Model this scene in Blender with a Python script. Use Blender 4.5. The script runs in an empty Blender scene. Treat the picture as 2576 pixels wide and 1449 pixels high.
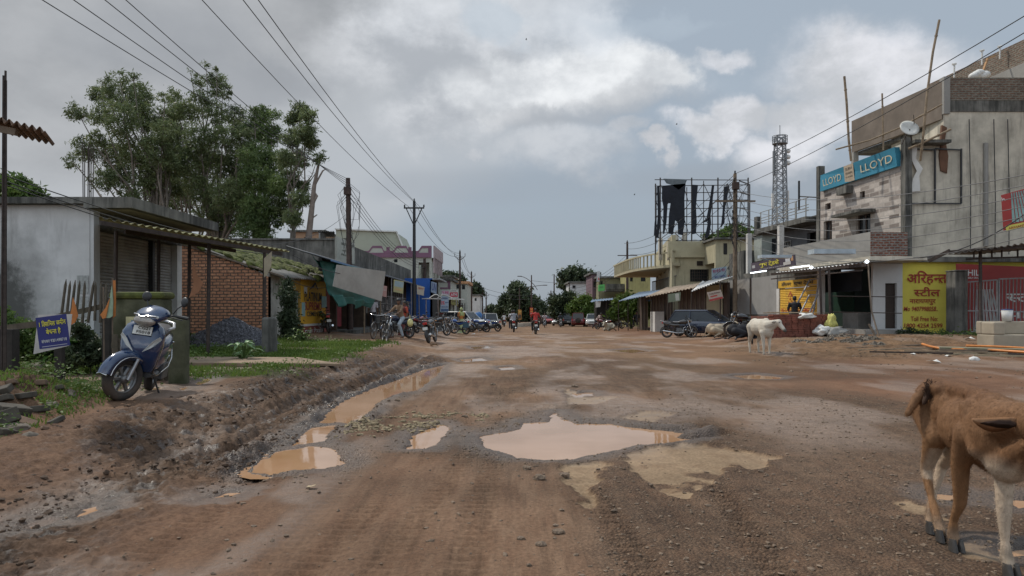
import bpy,bmesh,math,random
import numpy as np
from mathutils import Vector,Matrix,Euler,noise as mnoise
random.seed(7);rng=np.random.default_rng(7)
sc=bpy.context.scene;COL=sc.collection
PI=math.pi
F=1800.;HX=1288.;HY=784.;CH=1.3
# ------------------------------------------------------------------ numpy noise
def _h(ix,iy,seed):
 n=(ix.astype(np.int64)*374761393+iy.astype(np.int64)*668265263+seed*1442695041)&0xffffffff
 n=((n^(n>>13))*1274126177)&0xffffffff
 return ((n^(n>>16))&0xffff)/65535.
def vn(x,y,seed=0):
 ix=np.floor(x);iy=np.floor(y);fx=x-ix;fy=y-iy
 fx=fx*fx*(3-2*fx);fy=fy*fy*(3-2*fy)
 a=_h(ix,iy,seed);b=_h(ix+1,iy,seed);c=_h(ix,iy+1,seed);d=_h(ix+1,iy+1,seed)
 return (a*(1-fx)+b*fx)*(1-fy)+(c*(1-fx)+d*fx)*fy
def fbm(x,y,o=4,seed=0):
 s=0;a=.5;t=0
 for i in range(o):
  s=s+a*vn(x,y,seed+i*17);t+=a;a*=.5;x=x*2.03+5.1;y=y*2.03+1.7
 return s/t
def sst(a,b,x):
 t=np.clip((x-a)/(b-a),0,1);return t*t*(3-2*t)
 # ------------------------------------------------------------------ terrain profile (metres)
def zbase(x,y):
 x=np.asarray(x,float);y=np.asarray(y,float)
 z=-0.01*np.clip(y-28,0,82)
 t=np.clip((y-20)/16,0,1);z=np.where((y>20)&(y<36),-0.01*8*t*t*t,z)
 z=z+.2*sst(2.9,4.3,-x)*sst(2,6,y)*(1-.6*sst(60,90,y))+.18*sst(7,9.5,-x)*sst(20,27,y)+.1*sst(8,13,x)
 z=z+.3*sst(4.6,5.6,-x)*(1-sst(8.1,9.3,y))*sst(3,6,y)
 z=z+(.25*sst(7.6,10,x)+.08*sst(12,15,x))*sst(19.5,25.5,y)*(1-sst(31,36,y))
 return z
def zb(x,y):return float(zbase(x,y))
def G(px,py,dz=0.):
 m=1.5
 while m<500 and CH-(py-HY)/F*m>zb((px-HX)/F*m,m)+dz:m*=1.004
 return Vector(((px-HX)/F*m,m,zb((px-HX)/F*m,m)+dz))
def P(px,py,Y):return Vector(((px-HX)/F*Y,Y,CH-(py-HY)/F*Y))
def XX(px,Y):return (px-HX)/F*Y
def ZZ(py,Y):return CH-(py-HY)/F*Y
def onG(px,Y,dz=0.):
 x=XX(px,Y);return Vector((x,Y,zb(x,Y)+dz))
 # ------------------------------------------------------------------ materials
class NT:
 def __init__(s,m):s.t=m.node_tree;s.n=s.t.nodes;s.l=s.t.links
 def new(s,typ,**k):
  n=s.n.new(typ)
  for a,v in k.items():
   setattr(n,a,v)
  return n
 def put(s,sock,v):
  if v is None:return
  if hasattr(v,'is_output'):s.l.new(v,sock)
  else:
   try:sock.default_value=v
   except Exception:sock.default_value=tuple(v)+(1,)
 def math(s,op,a,b=None,c=None,clamp=False):
  n=s.new('ShaderNodeMath',operation=op,use_clamp=clamp)
  for i,v in enumerate((a,b,c)):
   if v is not None:s.put(n.inputs[i],v)
  return n.outputs[0]
 def mix(s,f,a,b,bt='MIX'):
  n=s.new('ShaderNodeMix',data_type='RGBA',blend_type=bt)
  s.put(n.inputs[0],f);s.put(n.inputs[6],c4(a));s.put(n.inputs[7],c4(b));return n.outputs[2]
 def noise(s,vec,scale,detail=4,rough=.55,dist=0.,dim='3D'):
  n=s.new('ShaderNodeTexNoise',noise_dimensions=dim)
  if vec is not None:s.l.new(vec,n.inputs['Vector'])
  n.inputs['Scale'].default_value=scale;n.inputs['Detail'].default_value=detail
  n.inputs['Roughness'].default_value=rough;n.inputs['Distortion'].default_value=dist
  return n.outputs[0]
 def map(s,vec,sc_=(1,1,1),loc=(0,0,0),rot=(0,0,0)):
  n=s.new('ShaderNodeMapping');s.l.new(vec,n.inputs[0])
  n.inputs['Scale'].default_value=sc_;n.inputs['Location'].default_value=loc;n.inputs['Rotation'].default_value=rot
  return n.outputs[0]
 def ramp(s,f,lo,hi,a=0.,b=1.):
  n=s.new('ShaderNodeMapRange',interpolation_type='SMOOTHSTEP');s.put(n.inputs[0],f)
  n.inputs[1].default_value=lo;n.inputs[2].default_value=hi;n.inputs[3].default_value=a;n.inputs[4].default_value=b
  return n.outputs[0]
 def bump(s,h,strength,dist,nrm=None):
  n=s.new('ShaderNodeBump');s.put(n.inputs['Height'],h);n.inputs['Strength'].default_value=strength
  n.inputs['Distance'].default_value=dist
  if nrm is not None:s.l.new(nrm,n.inputs['Normal'])
  return n.outputs[0]
def c4(c):
 if hasattr(c,'is_output') or isinstance(c,float):return c
 return tuple(c)[:3]+(1,)
def newmat(name):
 m=bpy.data.materials.new(name);m.use_nodes=True;t=NT(m)
 t.p=t.n['Principled BSDF'];t.co=t.new('ShaderNodeTexCoord').outputs['Object']
 return m,t
MC={}
def mat(name,col,rough=.75,var=.25,scale=2.5,bump=.25,bscale=40,metal=0.,dirt=0.,dirtcol=(.06,.05,.04),streak=False,coat=0.,bd=.004,spec=.5,dscale=.9,dlo=.45):
 if name in MC:return MC[name]
 m,t=newmat(name)
 n1=t.noise(t.co,scale,6,.65)
 c=t.mix(t.ramp(n1,.25,.75),[v*(1-var) for v in col],[min(1,v*(1+var)) for v in col])
 if dirt>0:
  v=t.map(t.co,(1,1,.12)) if streak else t.co
  n2=t.noise(v,dscale*(5 if streak else 1),7,.7)
  n3=t.noise(t.co,dscale*.45,4,.6)
  f=t.math('MULTIPLY',t.ramp(t.math('ADD',t.math('MULTIPLY',n2,.55),t.math('MULTIPLY',n3,.45)),dlo,dlo+.2),dirt)
  c=t.mix(f,c,dirtcol)
 t.l.new(c,t.p.inputs['Base Color'])
 t.p.inputs['Roughness'].default_value=rough;t.p.inputs['Metallic'].default_value=metal
 t.p.inputs['Coat Weight'].default_value=coat;t.p.inputs['Coat Roughness'].default_value=.08
 t.p.inputs['Specular IOR Level'].default_value=spec
 if bump>0:
  t.l.new(t.bump(t.noise(t.co,bscale,4,.6),bump,bd),t.p.inputs['Normal'])
 MC[name]=m;return m
def brickmat(name,c1,c2,mortar,bw=.23,bh=.085,gap=.012,ang=0.,plaster=None,pamt=.5,bump=.6,wob_=.06,grime=.55):
 if name in MC:return MC[name]
 m,t=newmat(name)
 s=t.new('ShaderNodeSeparateXYZ');t.l.new(t.co,s.inputs[0])
 cb=t.new('ShaderNodeCombineXYZ');t.put(cb.inputs[0],t.math('ADD',s.outputs[0],s.outputs[1]));t.put(cb.inputs[1],s.outputs[2])
 vec=cb.outputs[0]
 wob=t.noise(t.co,3.5,3);wn=t.new('ShaderNodeVectorMath',operation='ADD')
 sc3=t.new('ShaderNodeCombineXYZ');t.put(sc3.inputs[0],t.math('MULTIPLY',t.math('SUBTRACT',wob,.5),wob_));t.put(sc3.inputs[1],t.math('MULTIPLY',t.math('SUBTRACT',t.noise(t.co,5,2),.5),wob_))
 t.l.new(vec,wn.inputs[0]);t.l.new(sc3.outputs[0],wn.inputs[1]);vec=wn.outputs[0]
 b=t.new('ShaderNodeTexBrick');t.l.new(vec,b.inputs['Vector'])
 b.inputs['Color1'].default_value=c4(c1);b.inputs['Color2'].default_value=c4(c2);b.inputs['Mortar'].default_value=c4(mortar)
 b.inputs['Scale'].default_value=1;b.inputs['Brick Width'].default_value=bw;b.inputs['Row Height'].default_value=bh
 b.inputs['Mortar Size'].default_value=gap;b.inputs['Mortar Smooth'].default_value=.2;b.inputs['Bias'].default_value=-.1
 c=t.mix(grime,b.outputs['Color'],t.mix(t.ramp(t.noise(t.co,9,5),.3,.7),(.25,.25,.25),(1,1,1)),'MULTIPLY')
 c=t.mix(t.ramp(t.noise(t.co,.8,5,.7),.5,.75,0,grime),c,[v*.35 for v in c1])
 hgt=t.math('ADD',t.math('MULTIPLY',b.outputs['Fac'],-1.),t.math('MULTIPLY',t.noise(t.co,60,4),.3))
 if plaster:
  f=t.ramp(t.noise(t.co,.7,7,.65),pamt,pamt+.04)
  c=t.mix(f,c,plaster)
 t.l.new(c,t.p.inputs['Base Color']);t.p.inputs['Roughness'].default_value=.9
 t.l.new(t.bump(hgt,bump,.012),t.p.inputs['Normal'])
 MC[name]=m;return m
def emit(name,col,s):
 if name in MC:return MC[name]
 m,t=newmat(name);t.p.inputs['Base Color'].default_value=c4(col);t.p.inputs['Emission Color'].default_value=c4(col);t.p.inputs['Emission Strength'].default_value=s
 MC[name]=m;return m
def leafmat(name,c1,c2,c3=None,rough=.5,trans=.25):
 if name in MC:return MC[name]
 m,t=newmat(name)
 n=t.noise(t.co,.55,3,.6);n2=t.noise(t.co,6.,2)
 c=t.mix(t.ramp(n,.35,.65),c1,c2)
 if c3:c=t.mix(t.ramp(n2,.55,.75,0,.8),c,c3)
 t.l.new(c,t.p.inputs['Base Color']);t.p.inputs['Roughness'].default_value=rough
 t.p.inputs['Specular IOR Level'].default_value=.25
 tr=t.new('ShaderNodeBsdfTranslucent');t.l.new(c,tr.inputs[0])
 mx=t.new('ShaderNodeMixShader');mx.inputs[0].default_value=trans
 t.l.new(t.p.outputs[0],mx.inputs[1]);t.l.new(tr.outputs[0],mx.inputs[2]);t.l.new(mx.outputs[0],t.n['Material Output'].inputs[0])
 MC[name]=m;return m
 # ------------------------------------------------------------------ objects
LABELS=set()
def tag(o,label=None,cat=None,group=None,kind=None):
 if label:o['label']=label
 if cat:o['category']=cat
 if group:o['group']=group
 if kind:o['kind']=kind
 return o
def T(name,label,cat,loc=(0,0,0),rz=0.,group=None,rot=None):
 o=bpy.data.objects.new(name,None);COL.objects.link(o);o.empty_display_size=.2
 o.location=loc;o.rotation_euler=rot if rot else (0,0,rz)
 return tag(o,label,cat,group)
def link(name,me,material=None,parent=None,loc=None):
 o=bpy.data.objects.new(name,me);COL.objects.link(o)
 if material is not None and not me.materials:me.materials.append(material)
 if parent is not None:o.parent=parent
 if loc is not None:o.location=loc
 return o
def frame(o,right,up):
 r=Vector(right).normalized();u=Vector(up);n=r.cross(u).normalized();u=n.cross(r)
 M=Matrix((r,u,n)).transposed().to_4x4();M.translation=Vector(o);return M
class MB:
 """collects shapes into one mesh"""
 def __init__(s,M=None):s.v=[];s.f=[];s.M=M or Matrix();s.sm=[]
 def add(s,vs,fs,smooth=False):
  b=len(s.v);s.v+=[s.M@Vector(v) for v in vs];s.f+=[tuple(i+b for i in f) for f in fs];s.sm+=[smooth]*len(fs);return s
 def box(s,c,d,R=None):
  x,y,z=d[0]/2,d[1]/2,d[2]/2;c=Vector(c)
  vs=[Vector((sx*x,sy*y,sz*z)) for sx in (-1,1) for sy in (-1,1) for sz in (-1,1)]
  if R is not None:vs=[R@v for v in vs]
  return s.add([v+c for v in vs],[(0,1,3,2),(4,6,7,5),(0,4,5,1),(2,3,7,6),(0,2,6,4),(1,5,7,3)])
 def bx(s,x0,x1,y0,y1,z0,z1):return s.box(((x0+x1)/2,(y0+y1)/2,(z0+z1)/2),(abs(x1-x0),abs(y1-y0),abs(z1-z0)))
 def beam(s,a,b,w,h=None,up=(0,0,1)):
  a=Vector(a);b=Vector(b);d=b-a;L=d.length
  if L<1e-6:return s
  q=d.to_track_quat('X','Z' if abs(d.normalized().z)<.98 else 'Y').to_matrix()
  return s.box((a+b)/2,(L,w,h or w),q)
 def tube(s,pts,r,n=6,cap=True,closed=False):
  pts=[Vector(p) for p in pts];rs=r if isinstance(r,(list,tuple)) else [r]*len(pts)
  vs=[];fs=[];m=len(pts);prev=None
  for i,p in enumerate(pts):
   if closed:d=pts[(i+1)%m]-pts[i-1]
   else:d=pts[min(i+1,m-1)]-pts[max(i-1,0)]
   if d.length<1e-9:d=Vector((0,0,1))
   d.normalize()
   if prev is None:
    u=d.cross(Vector((0,0,1)) if abs(d.z)<.9 else Vector((1,0,0))).normalized()
   else:
    u=(prev-d*prev.dot(d)).normalized()
   prev=u;w=d.cross(u)
   for k in range(n):
    a=2*PI*k/n;vs.append(p+(u*math.cos(a)+w*math.sin(a))*rs[i])
  for i in range(m if closed else m-1):
   for k in range(n):
    j=(i+1)%m
    fs.append((i*n+k,i*n+(k+1)%n,j*n+(k+1)%n,j*n+k))
  s.add(vs,fs,True)
  if cap and not closed:
   s.add(vs[:n],[tuple(range(n))[::-1]]);s.add(vs[-n:],[tuple(range(n))])
  return s
 def lathe(s,prof,n=24,ax='y',c=(0,0,0),R=None):
  """prof: list of (radius, height) revolved round the axis"""
  vs=[];fs=[]
  for (r,h) in prof:
   for k in range(n):
    a=2*PI*k/n;x,y=r*math.cos(a),r*math.sin(a)
    v=Vector((x,h,y)) if ax=='y' else (Vector((x,y,h)) if ax=='z' else Vector((h,x,y)))
    if R is not None:v=R@v
    vs.append(v+Vector(c))
  for i in range(len(prof)-1):
   for k in range(n):fs.append((i*n+k,i*n+(k+1)%n,(i+1)*n+(k+1)%n,(i+1)*n+k))
  return s.add(vs,fs,True)
 def ell(s,c,r,n=12,R=None):
  vs=[];fs=[];m=n//2+1
  for i in range(m+1):
   t=PI*i/m
   for k in range(n):
    a=2*PI*k/n
    v=Vector((r[0]*math.sin(t)*math.cos(a),r[1]*math.sin(t)*math.sin(a),r[2]*math.cos(t)))
    if R is not None:v=R@v
    vs.append(v+Vector(c))
  for i in range(m):
   for k in range(n):fs.append((i*n+k,(i+1)*n+k,(i+1)*n+(k+1)%n,i*n+(k+1)%n))
  return s.add(vs,fs,True)
 def prism(s,poly,t,z=0.):
  """2-D outline in local xy, thickness t along z (front face at z)"""
  n=len(poly);vs=[(p[0],p[1],z) for p in poly]+[(p[0],p[1],z-t) for p in poly]
  fs=[tuple(range(n)),tuple(range(n,2*n))[::-1]]+[(i,i+n,(i+1)%n+n,(i+1)%n) for i in range(n)]
  return s.add(vs,fs)
 def loft(s,rings,smooth=True,cap=True,closed=True):
  n=len(rings[0]);vs=[v for r in rings for v in r];fs=[]
  for i in range(len(rings)-1):
   for k in range(n if closed else n-1):
    fs.append((i*n+k,i*n+(k+1)%n,(i+1)*n+(k+1)%n,(i+1)*n+k))
  s.add(vs,fs,smooth)
  if cap:s.add(rings[0],[tuple(range(n))[::-1]]);s.add(rings[-1],[tuple(range(n))])
  return s
 def wall(s,w,h,holes=(),t=.2,top=None):
  """wall panel in local xy from (0,0) to (w,h), front at z=0, holes (x0,y0,x1,y1) with reveals"""
  xs=sorted({0.,w}|{v for o in holes for v in (o[0],o[2]) if 0<v<w});ys=sorted({0.,h}|{v for o in holes for v in (o[1],o[3]) if 0<v<h})
  for i in range(len(xs)-1):
   for j in range(len(ys)-1):
    cx=(xs[i]+xs[i+1])/2;cy=(ys[j]+ys[j+1])/2
    if any(o[0]<cx<o[2] and o[1]<cy<o[3] for o in holes):continue
    a,b,c,d=xs[i],xs[i+1],ys[j],ys[j+1]
    s.add([(a,c,0),(b,c,0),(b,d,0),(a,d,0)],[(0,1,2,3)]);s.add([(a,c,-t),(b,c,-t),(b,d,-t),(a,d,-t)],[(3,2,1,0)])
  for o in list(holes):
   x0,y0,x1,y1=o;x0=max(0,x0);y0=max(0,y0);x1=min(w,x1);y1=min(h,y1)
   s.add([(x0,y0,0),(x1,y0,0),(x1,y0,-t),(x0,y0,-t),(x0,y1,0),(x1,y1,0),(x1,y1,-t),(x0,y1,-t)],[(0,1,2,3),(4,7,6,5),(0,3,7,4),(1,5,6,2)])
  s.add([(0,0,0),(w,0,0),(w,0,-t),(0,0,-t),(0,h,0),(w,h,0),(w,h,-t),(0,h,-t)],[(0,3,2,1),(4,5,6,7),(0,4,7,3),(1,2,6,5)])
  return s
 def sheet(s,a,b,c,d,n=24,amp=.03,m=1,t=.006,rag=0.,wav=None):
  """corrugated sheet on the corners a,b,c,d (ridges run a->d, waves counted along a->b)"""
  a,b,c,d=map(Vector,(a,b,c,d));nn=(b-a).cross(d-a).normalized();k=6;N=n*k;vs=[];vt=[];fs=[]
  for j in range(m+1):
   for i in range(N+1):
    u=i/N;q=j/m
    if rag and j==m:q+=rag*(mnoise.noise(Vector((u*9,1.3,0))))
    p=(a.lerp(b,u)).lerp(d.lerp(c,u),q)+nn*(amp*math.sin(2*PI*i/k)+(wav(u,q) if wav else 0))
    vs.append(p);vt.append(p-nn*t)
  L=(N+1)*(m+1)
  for j in range(m):
   for i in range(N):
    p=j*(N+1)+i;fs.append((p,p+1,p+N+2,p+N+1));fs.append((p+L,p+L+N+1,p+L+N+2,p+L+1))
  for i in range(N):fs.append((i,i+L,i+1+L,i+1));q=m*(N+1)+i;fs.append((q,q+1,q+1+L,q+L))
  return s.add(vs+vt,fs,True)
 def mesh(s,name='m'):
  me=bpy.data.meshes.new(name);me.from_pydata([tuple(v) for v in s.v],[],s.f)
  me.polygons.foreach_set('use_smooth',s.sm);me.update();return me
 def build(s,name,material,parent=None,loc=None):
  return link(name,s.mesh(name),material,parent,loc)
def rebase(o,p):
 """shift a top-level mesh object's origin to p without moving its shape"""
 p=Vector(p);o.data.transform(Matrix.Translation(-p));o.location=p;return o
def bevel(o,w=.01,seg=2,ang=40):
 m=o.modifiers.new('bevel','BEVEL');m.width=w;m.segments=seg;m.limit_method='ANGLE';m.angle_limit=math.radians(ang);return o
def copytree(root,loc=None,rot=None,scale=None):
 c=root.copy();COL.objects.link(c)
 if loc is not None:c.location=loc
 if rot is not None:c.rotation_euler=rot
 if scale:c.scale=(scale,)*3
 for ch in root.children:
  d=ch.copy();COL.objects.link(d);d.parent=c
  for g in ch.children:
   e=g.copy();COL.objects.link(e);e.parent=d
 return c
def setmat(o,m):
 if not o.material_slots:return
 o.material_slots[0].link='OBJECT';o.material_slots[0].material=m
 # text; '~' after a consonant asks for its half form (the upright bar is cut away)
def _glyph(s,size,bold,shear):
 c=bpy.data.curves.new('t','FONT');c.body=s;c.size=size;c.offset=min(bold,.017)*size;c.shear=shear;c.resolution_u=3
 o=bpy.data.objects.new('t',c);COL.objects.link(o);bpy.context.view_layer.update()
 me=bpy.data.meshes.new_from_object(o.evaluated_get(bpy.context.evaluated_depsgraph_get()))
 bpy.data.objects.remove(o);bpy.data.curves.remove(c);return me
def text(s,M,width=None,height=None,bold=.015,material=None,parent=None,name='lettering',label=None,shear=0.,t=.004,center=True,lift=.004):
 """lettering with its box fitted to width x height, standing on the frame M"""
 bm=bmesh.new();x=0.;segs=[];cur='';isl={}
 for line_i,line in enumerate(s.split('\n')):
  x=0.;cur='';i=0;segs=[]
  while i<len(line):
   if i+1<len(line) and line[i+1]=='~':
    if cur:segs.append((cur,False))
    segs.append((line[i],True));cur='';i+=2
   else:cur+=line[i];i+=1
  if cur:segs.append((cur,False))
  for (g,half) in segs:
   me=_glyph(g,1.,bold,shear)
   if not len(me.vertices):x+=.3;continue
   b2=bmesh.new();b2.from_mesh(me);bpy.data.meshes.remove(me)
   mx=max(v.co.x for v in b2.verts)
   if half:
    cut=mx*.70
    bmesh.ops.bisect_plane(b2,geom=b2.verts[:]+b2.edges[:]+b2.faces[:],plane_co=(cut,0,0),plane_no=(1,0,0),clear_outer=True);mx=cut
   for v in b2.verts:v.co.x+=x;v.co.y-=line_i*1.15
   tm=bpy.data.meshes.new('t');b2.to_mesh(tm);b2.free();bm.from_mesh(tm);bpy.data.meshes.remove(tm)
   x+=mx-(.01 if half else -.0)+(.02 if not half else 0)-(.03 if len(segs)>1 else 0)
 seen=set();k=0
 for v0 in bm.verts:
  if v0 in seen:continue
  st_=[v0];seen.add(v0);k+=1;isl[v0]=k
  while st_:
   q=st_.pop()
   for ed in q.link_edges:
    r=ed.other_vert(q)
    if r not in seen:seen.add(r);isl[r]=k;st_.append(r)
 x0=min(v.co.x for v in bm.verts);x1=max(v.co.x for v in bm.verts);y0=min(v.co.y for v in bm.verts);y1=max(v.co.y for v in bm.verts)
 sx=width/(x1-x0) if width else None;sy=height/(y1-y0) if height else None
 sx=sx or sy;sy=sy or sx
 for v in bm.verts:v.co=Vector(((v.co.x-(x0+x1)/2)*sx,(v.co.y-(y0+y1)/2)*sy,lift+.0008*(isl[v]%9)))
 bm.transform(M);me=bpy.data.meshes.new(name);bm.to_mesh(me);bm.free()
 o=link(name,me,material,parent)
 if label:o['label']=label
 return o
 # organic bodies: blobs and tapered limbs fused by a voxel remesh into one continuous skin
def fuse(shapes,voxel=.02,smooth=6,name='body',M=None):
 mb=MB()
 for s in shapes:
  if s[0]=='e':mb.ell(s[1],s[2],14,s[3] if len(s)>3 else None)
  else:
   a,b,r0,r1=Vector(s[1]),Vector(s[2]),s[3],s[4];n=5
   mb.tube([a.lerp(b,i/n) for i in range(n+1)],[r0+(r1-r0)*i/n for i in range(n+1)],10);mb.ell(a,(r0,)*3,10);mb.ell(b,(r1,)*3,10)
 o=mb.build('tmp',None)
 m=o.modifiers.new('r','REMESH');m.mode='VOXEL';m.voxel_size=voxel;m.use_smooth_shade=True
 m2=o.modifiers.new('s','SMOOTH');m2.iterations=smooth;m2.factor=.5
 bpy.context.view_layer.update()
 me=bpy.data.meshes.new_from_object(o.evaluated_get(bpy.context.evaluated_depsgraph_get()));me.name=name
 old=o.data;bpy.data.objects.remove(o);bpy.data.meshes.remove(old)
 if M is not None:me.transform(M)
 me.materials.clear()
 me.polygons.foreach_set('use_smooth',[True]*len(me.polygons))
 return me
def vcol(me,fn,name='col'):
 a=me.color_attributes.new(name,'FLOAT_COLOR','POINT')
 n=len(me.vertices);co=np.empty(n*3);me.vertices.foreach_get('co',co);co=co.reshape(-1,3)
 c=np.ones((n,4));c[:,:3]=fn(co);a.data.foreach_set('color',c.ravel())
def vcolmat(name,rough=.7,nscale=60,bump=.3,stretch=(1,1,1),var=.25,bd=.004,spec=.3):
 if name in MC:return MC[name]
 m,t=newmat(name);a=t.new('ShaderNodeVertexColor',layer_name='col')
 n=t.noise(t.map(t.co,stretch),nscale,5,.65)
 c=t.mix(1.,a.outputs[0],t.mix(n,[1-var]*3,[1+var]*3),'MULTIPLY')
 t.l.new(c,t.p.inputs['Base Color']);t.p.inputs['Roughness'].default_value=rough;t.p.inputs['Specular IOR Level'].default_value=spec
 t.l.new(t.bump(n,bump,bd),t.p.inputs['Normal']);MC[name]=m;return m
 # ------------------------------------------------------------------ camera, sun, sky
cd=bpy.data.cameras.new('camera');cam=bpy.data.objects.new('camera',cd);COL.objects.link(cam)
cam.location=(0,0,CH);cam.rotation_euler=(PI/2,0,0);cd.sensor_width=36;cd.lens=F/2576*36
cd.shift_y=(HY-724.5)/2576;cd.clip_start=.1;cd.clip_end=5000;sc.camera=cam
SUN_EL,SUN_AZ=math.radians(52),math.radians(-55)
sd=Vector((math.sin(SUN_AZ)*math.cos(SUN_EL),math.cos(SUN_AZ)*math.cos(SUN_EL),math.sin(SUN_EL)))
L=bpy.data.lights.new('sun','SUN');L.energy=2.3;L.angle=math.radians(2.5);L.color=(1,.93,.82)
so=bpy.data.objects.new('sun',L);COL.objects.link(so);so.rotation_euler=sd.to_track_quat('Z','Y').to_euler();so.location=(-20,10,30)
W=bpy.data.worlds.new('World');sc.world=W;W.use_nodes=True
w=NT(W);bg=w.n['Background']
sky=w.new('ShaderNodeTexSky',sky_type='NISHITA',sun_disc=False,sun_elevation=SUN_EL,sun_rotation=SUN_AZ,altitude=500,air_density=1.2,dust_density=3.)
vec=w.new('ShaderNodeTexCoord').outputs['Generated']
nrm=w.new('ShaderNodeVectorMath',operation='NORMALIZE');w.l.new(vec,nrm.inputs[0]);vec=nrm.outputs[0]
sp=w.new('ShaderNodeSeparateXYZ');w.l.new(vec,sp.inputs[0])
yy=w.math('MAXIMUM',w.math('ABSOLUTE',sp.outputs[1]),.12)
U=w.math('DIVIDE',sp.outputs[0],yy);V=w.math('DIVIDE',sp.outputs[2],yy)
big=w.noise(w.map(vec,(1,1,1.4)),4.2,8,.55);fine=w.noise(w.map(vec,(1,1,1.5),(5,2,1)),13.,8,.62);soft=w.noise(w.map(vec,(1,1,2.0),(3,1,2)),2.6,5,.5)
wu=w.noise(w.map(vec,(1,1,1),(9,0,0)),6.,7,.6);wv=w.noise(w.map(vec,(1,1,1),(0,7,4)),6.,7,.6)
def mul(a,b):return w.math('MULTIPLY',a,b)
def add(*a):
 r=a[0]
 for b in a[1:]:r=w.math('ADD',r,b)
 return r
UW=add(U,mul(w.math('SUBTRACT',wu,.5),.22));VW=add(V,mul(w.math('SUBTRACT',wv,.5),.17))
def blob(px,py,rx,ry,soft_=False,rot=0.):
 """elliptical cloud bank centred on a compass bearing and elevation, its edge billowed by noise"""
 u,v=(px-HX)/F,(HY-py)/F
 a=w.math('SUBTRACT',U if soft_ else UW,u);b=w.math('SUBTRACT',V if soft_ else VW,v)
 if rot:
  cr,sr=math.cos(rot),math.sin(rot);a,b=add(mul(a,cr),mul(b,sr)),add(mul(a,-sr),mul(b,cr))
 a=mul(a,F/rx);b=mul(b,F/ry);d=add(mul(a,a),mul(b,b))
 return w.math('DIVIDE',1.,add(1.,mul(d,d)))
def mx(*a):
 r=a[0]
 for b in a[1:]:r=w.math('MAXIMUM',r,b)
 return r
base=w.mix(w.ramp(V,-.01,.40),(.275,.32,.375),(.335,.39,.45))
nish=w.mix(1.,sky.outputs[0],(.1,.1,.1),'MULTIPLY')
c=w.mix(.12,base,nish)
ns=w.math('SUBTRACT',soft,.5);nb=w.math('SUBTRACT',big,.5);nf=w.math('SUBTRACT',fine,.5)
# broad overcast veil on the left and overhead, mottled
c=w.mix(w.ramp(add(blob(100,100,900,620,True),blob(1000,-500,1100,500,True),mul(ns,1.0)),.25,.9),c,w.mix(w.ramp(add(soft,mul(nf,.25)),.34,.66),(.27,.285,.305),(.41,.425,.445)))
c=w.mix(w.ramp(add(blob(1000,330,420,200,True),blob(80,560,300,160,True),blob(820,480,160,120,True),mul(nb,1.4)),.35,1.2,0,.8),c,(.43,.455,.485))
c=w.mix(w.ramp(add(blob(330,90,340,120,True),blob(650,210,170,70),mul(nb,.9)),.4,1.1,0,.6),c,(.28,.30,.33))
# heaped clouds, crisp above and soft below
def heap(c,m,lo,hi,dark,light,s1=.7,s2=.5):
 lit=w.ramp(add(mul(nb,1.1),mul(nf,.9),.5),.30,.70)
 return w.mix(w.ramp(add(m,mul(nf,.22)),lo,hi),c,w.mix(lit,dark,light))
c=heap(c,mx(blob(1130,290,190,95),blob(1060,110,330,130),mul(blob(1430,380,170,70),.8)),.25,1.1,(.38,.405,.44),(.56,.58,.61))
c=heap(c,mx(blob(1500,175,225,105),blob(1330,200,180,90),blob(1210,245,150,85),blob(1640,165,105,70)),.28,.86,(.52,.545,.575),(.76,.78,.80))
c=heap(c,mx(blob(2200,190,270,125),blob(2040,300,190,85),blob(1840,275,95,65),blob(1770,330,110,50),blob(1960,390,170,60),blob(2450,300,200,180),mul(blob(1810,135,75,32),.75)),.28,.98,(.46,.48,.51),(.68,.69,.73))
c=heap(c,mx(blob(1625,384,40,30),mul(blob(1225,395,45,16),.7),mul(blob(960,505,45,22),.6),mul(blob(1560,335,70,30),.8)),.35,1.1,(.40,.42,.45),(.55,.56,.59))
# shaded undersides
c=w.mix(w.ramp(add(mx(blob(1330,300,150,45),blob(1520,265,210,58,rot=.15),mul(blob(1180,190,60,35),.8)),mul(nb,.5)),.3,1.2,0,.7),c,(.37,.39,.42))
c=w.mix(w.ramp(add(mx(blob(1880,460,420,60,True),mul(blob(1250,470,420,60,True),.8)),mul(nb,.8)),.35,1.1,0,.6),c,(.29,.325,.37))
# glow where the sun stands behind the cloud, blue rifts at the top
c=w.mix(w.ramp(add(blob(1180,-30,420,170),mul(blob(1500,60,90,60),.6),mul(nf,.7)),.45,1.3,0,.7),c,(.70,.73,.77))
c=w.mix(w.ramp(add(mx(blob(1235,30,70,75),mul(blob(1620,40,260,40),.7),mul(blob(1830,190,160,40),.6)),mul(nb,.6)),.40,.95,0,.55),c,(.42,.49,.56))
below=w.ramp(sp.outputs[2],-.03,.0)
c=w.mix(below,(.12,.10,.085),c)
# unseen sky overhead and behind the viewer brightened, added fill for the shaded fronts
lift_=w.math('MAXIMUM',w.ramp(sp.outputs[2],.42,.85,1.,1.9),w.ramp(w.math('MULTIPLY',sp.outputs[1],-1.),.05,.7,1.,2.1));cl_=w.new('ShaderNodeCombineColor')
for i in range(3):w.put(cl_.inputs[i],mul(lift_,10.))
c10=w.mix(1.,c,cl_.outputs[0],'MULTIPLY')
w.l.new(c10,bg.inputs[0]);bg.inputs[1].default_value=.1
sc.view_settings.view_transform='Standard';sc.view_settings.look='None';sc.view_settings.exposure=.22;sc.view_settings.gamma=1
sc.cycles.max_bounces=6;sc.cycles.transparent_max_bounces=12
sc.cycles.use_adaptive_sampling=True
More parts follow.
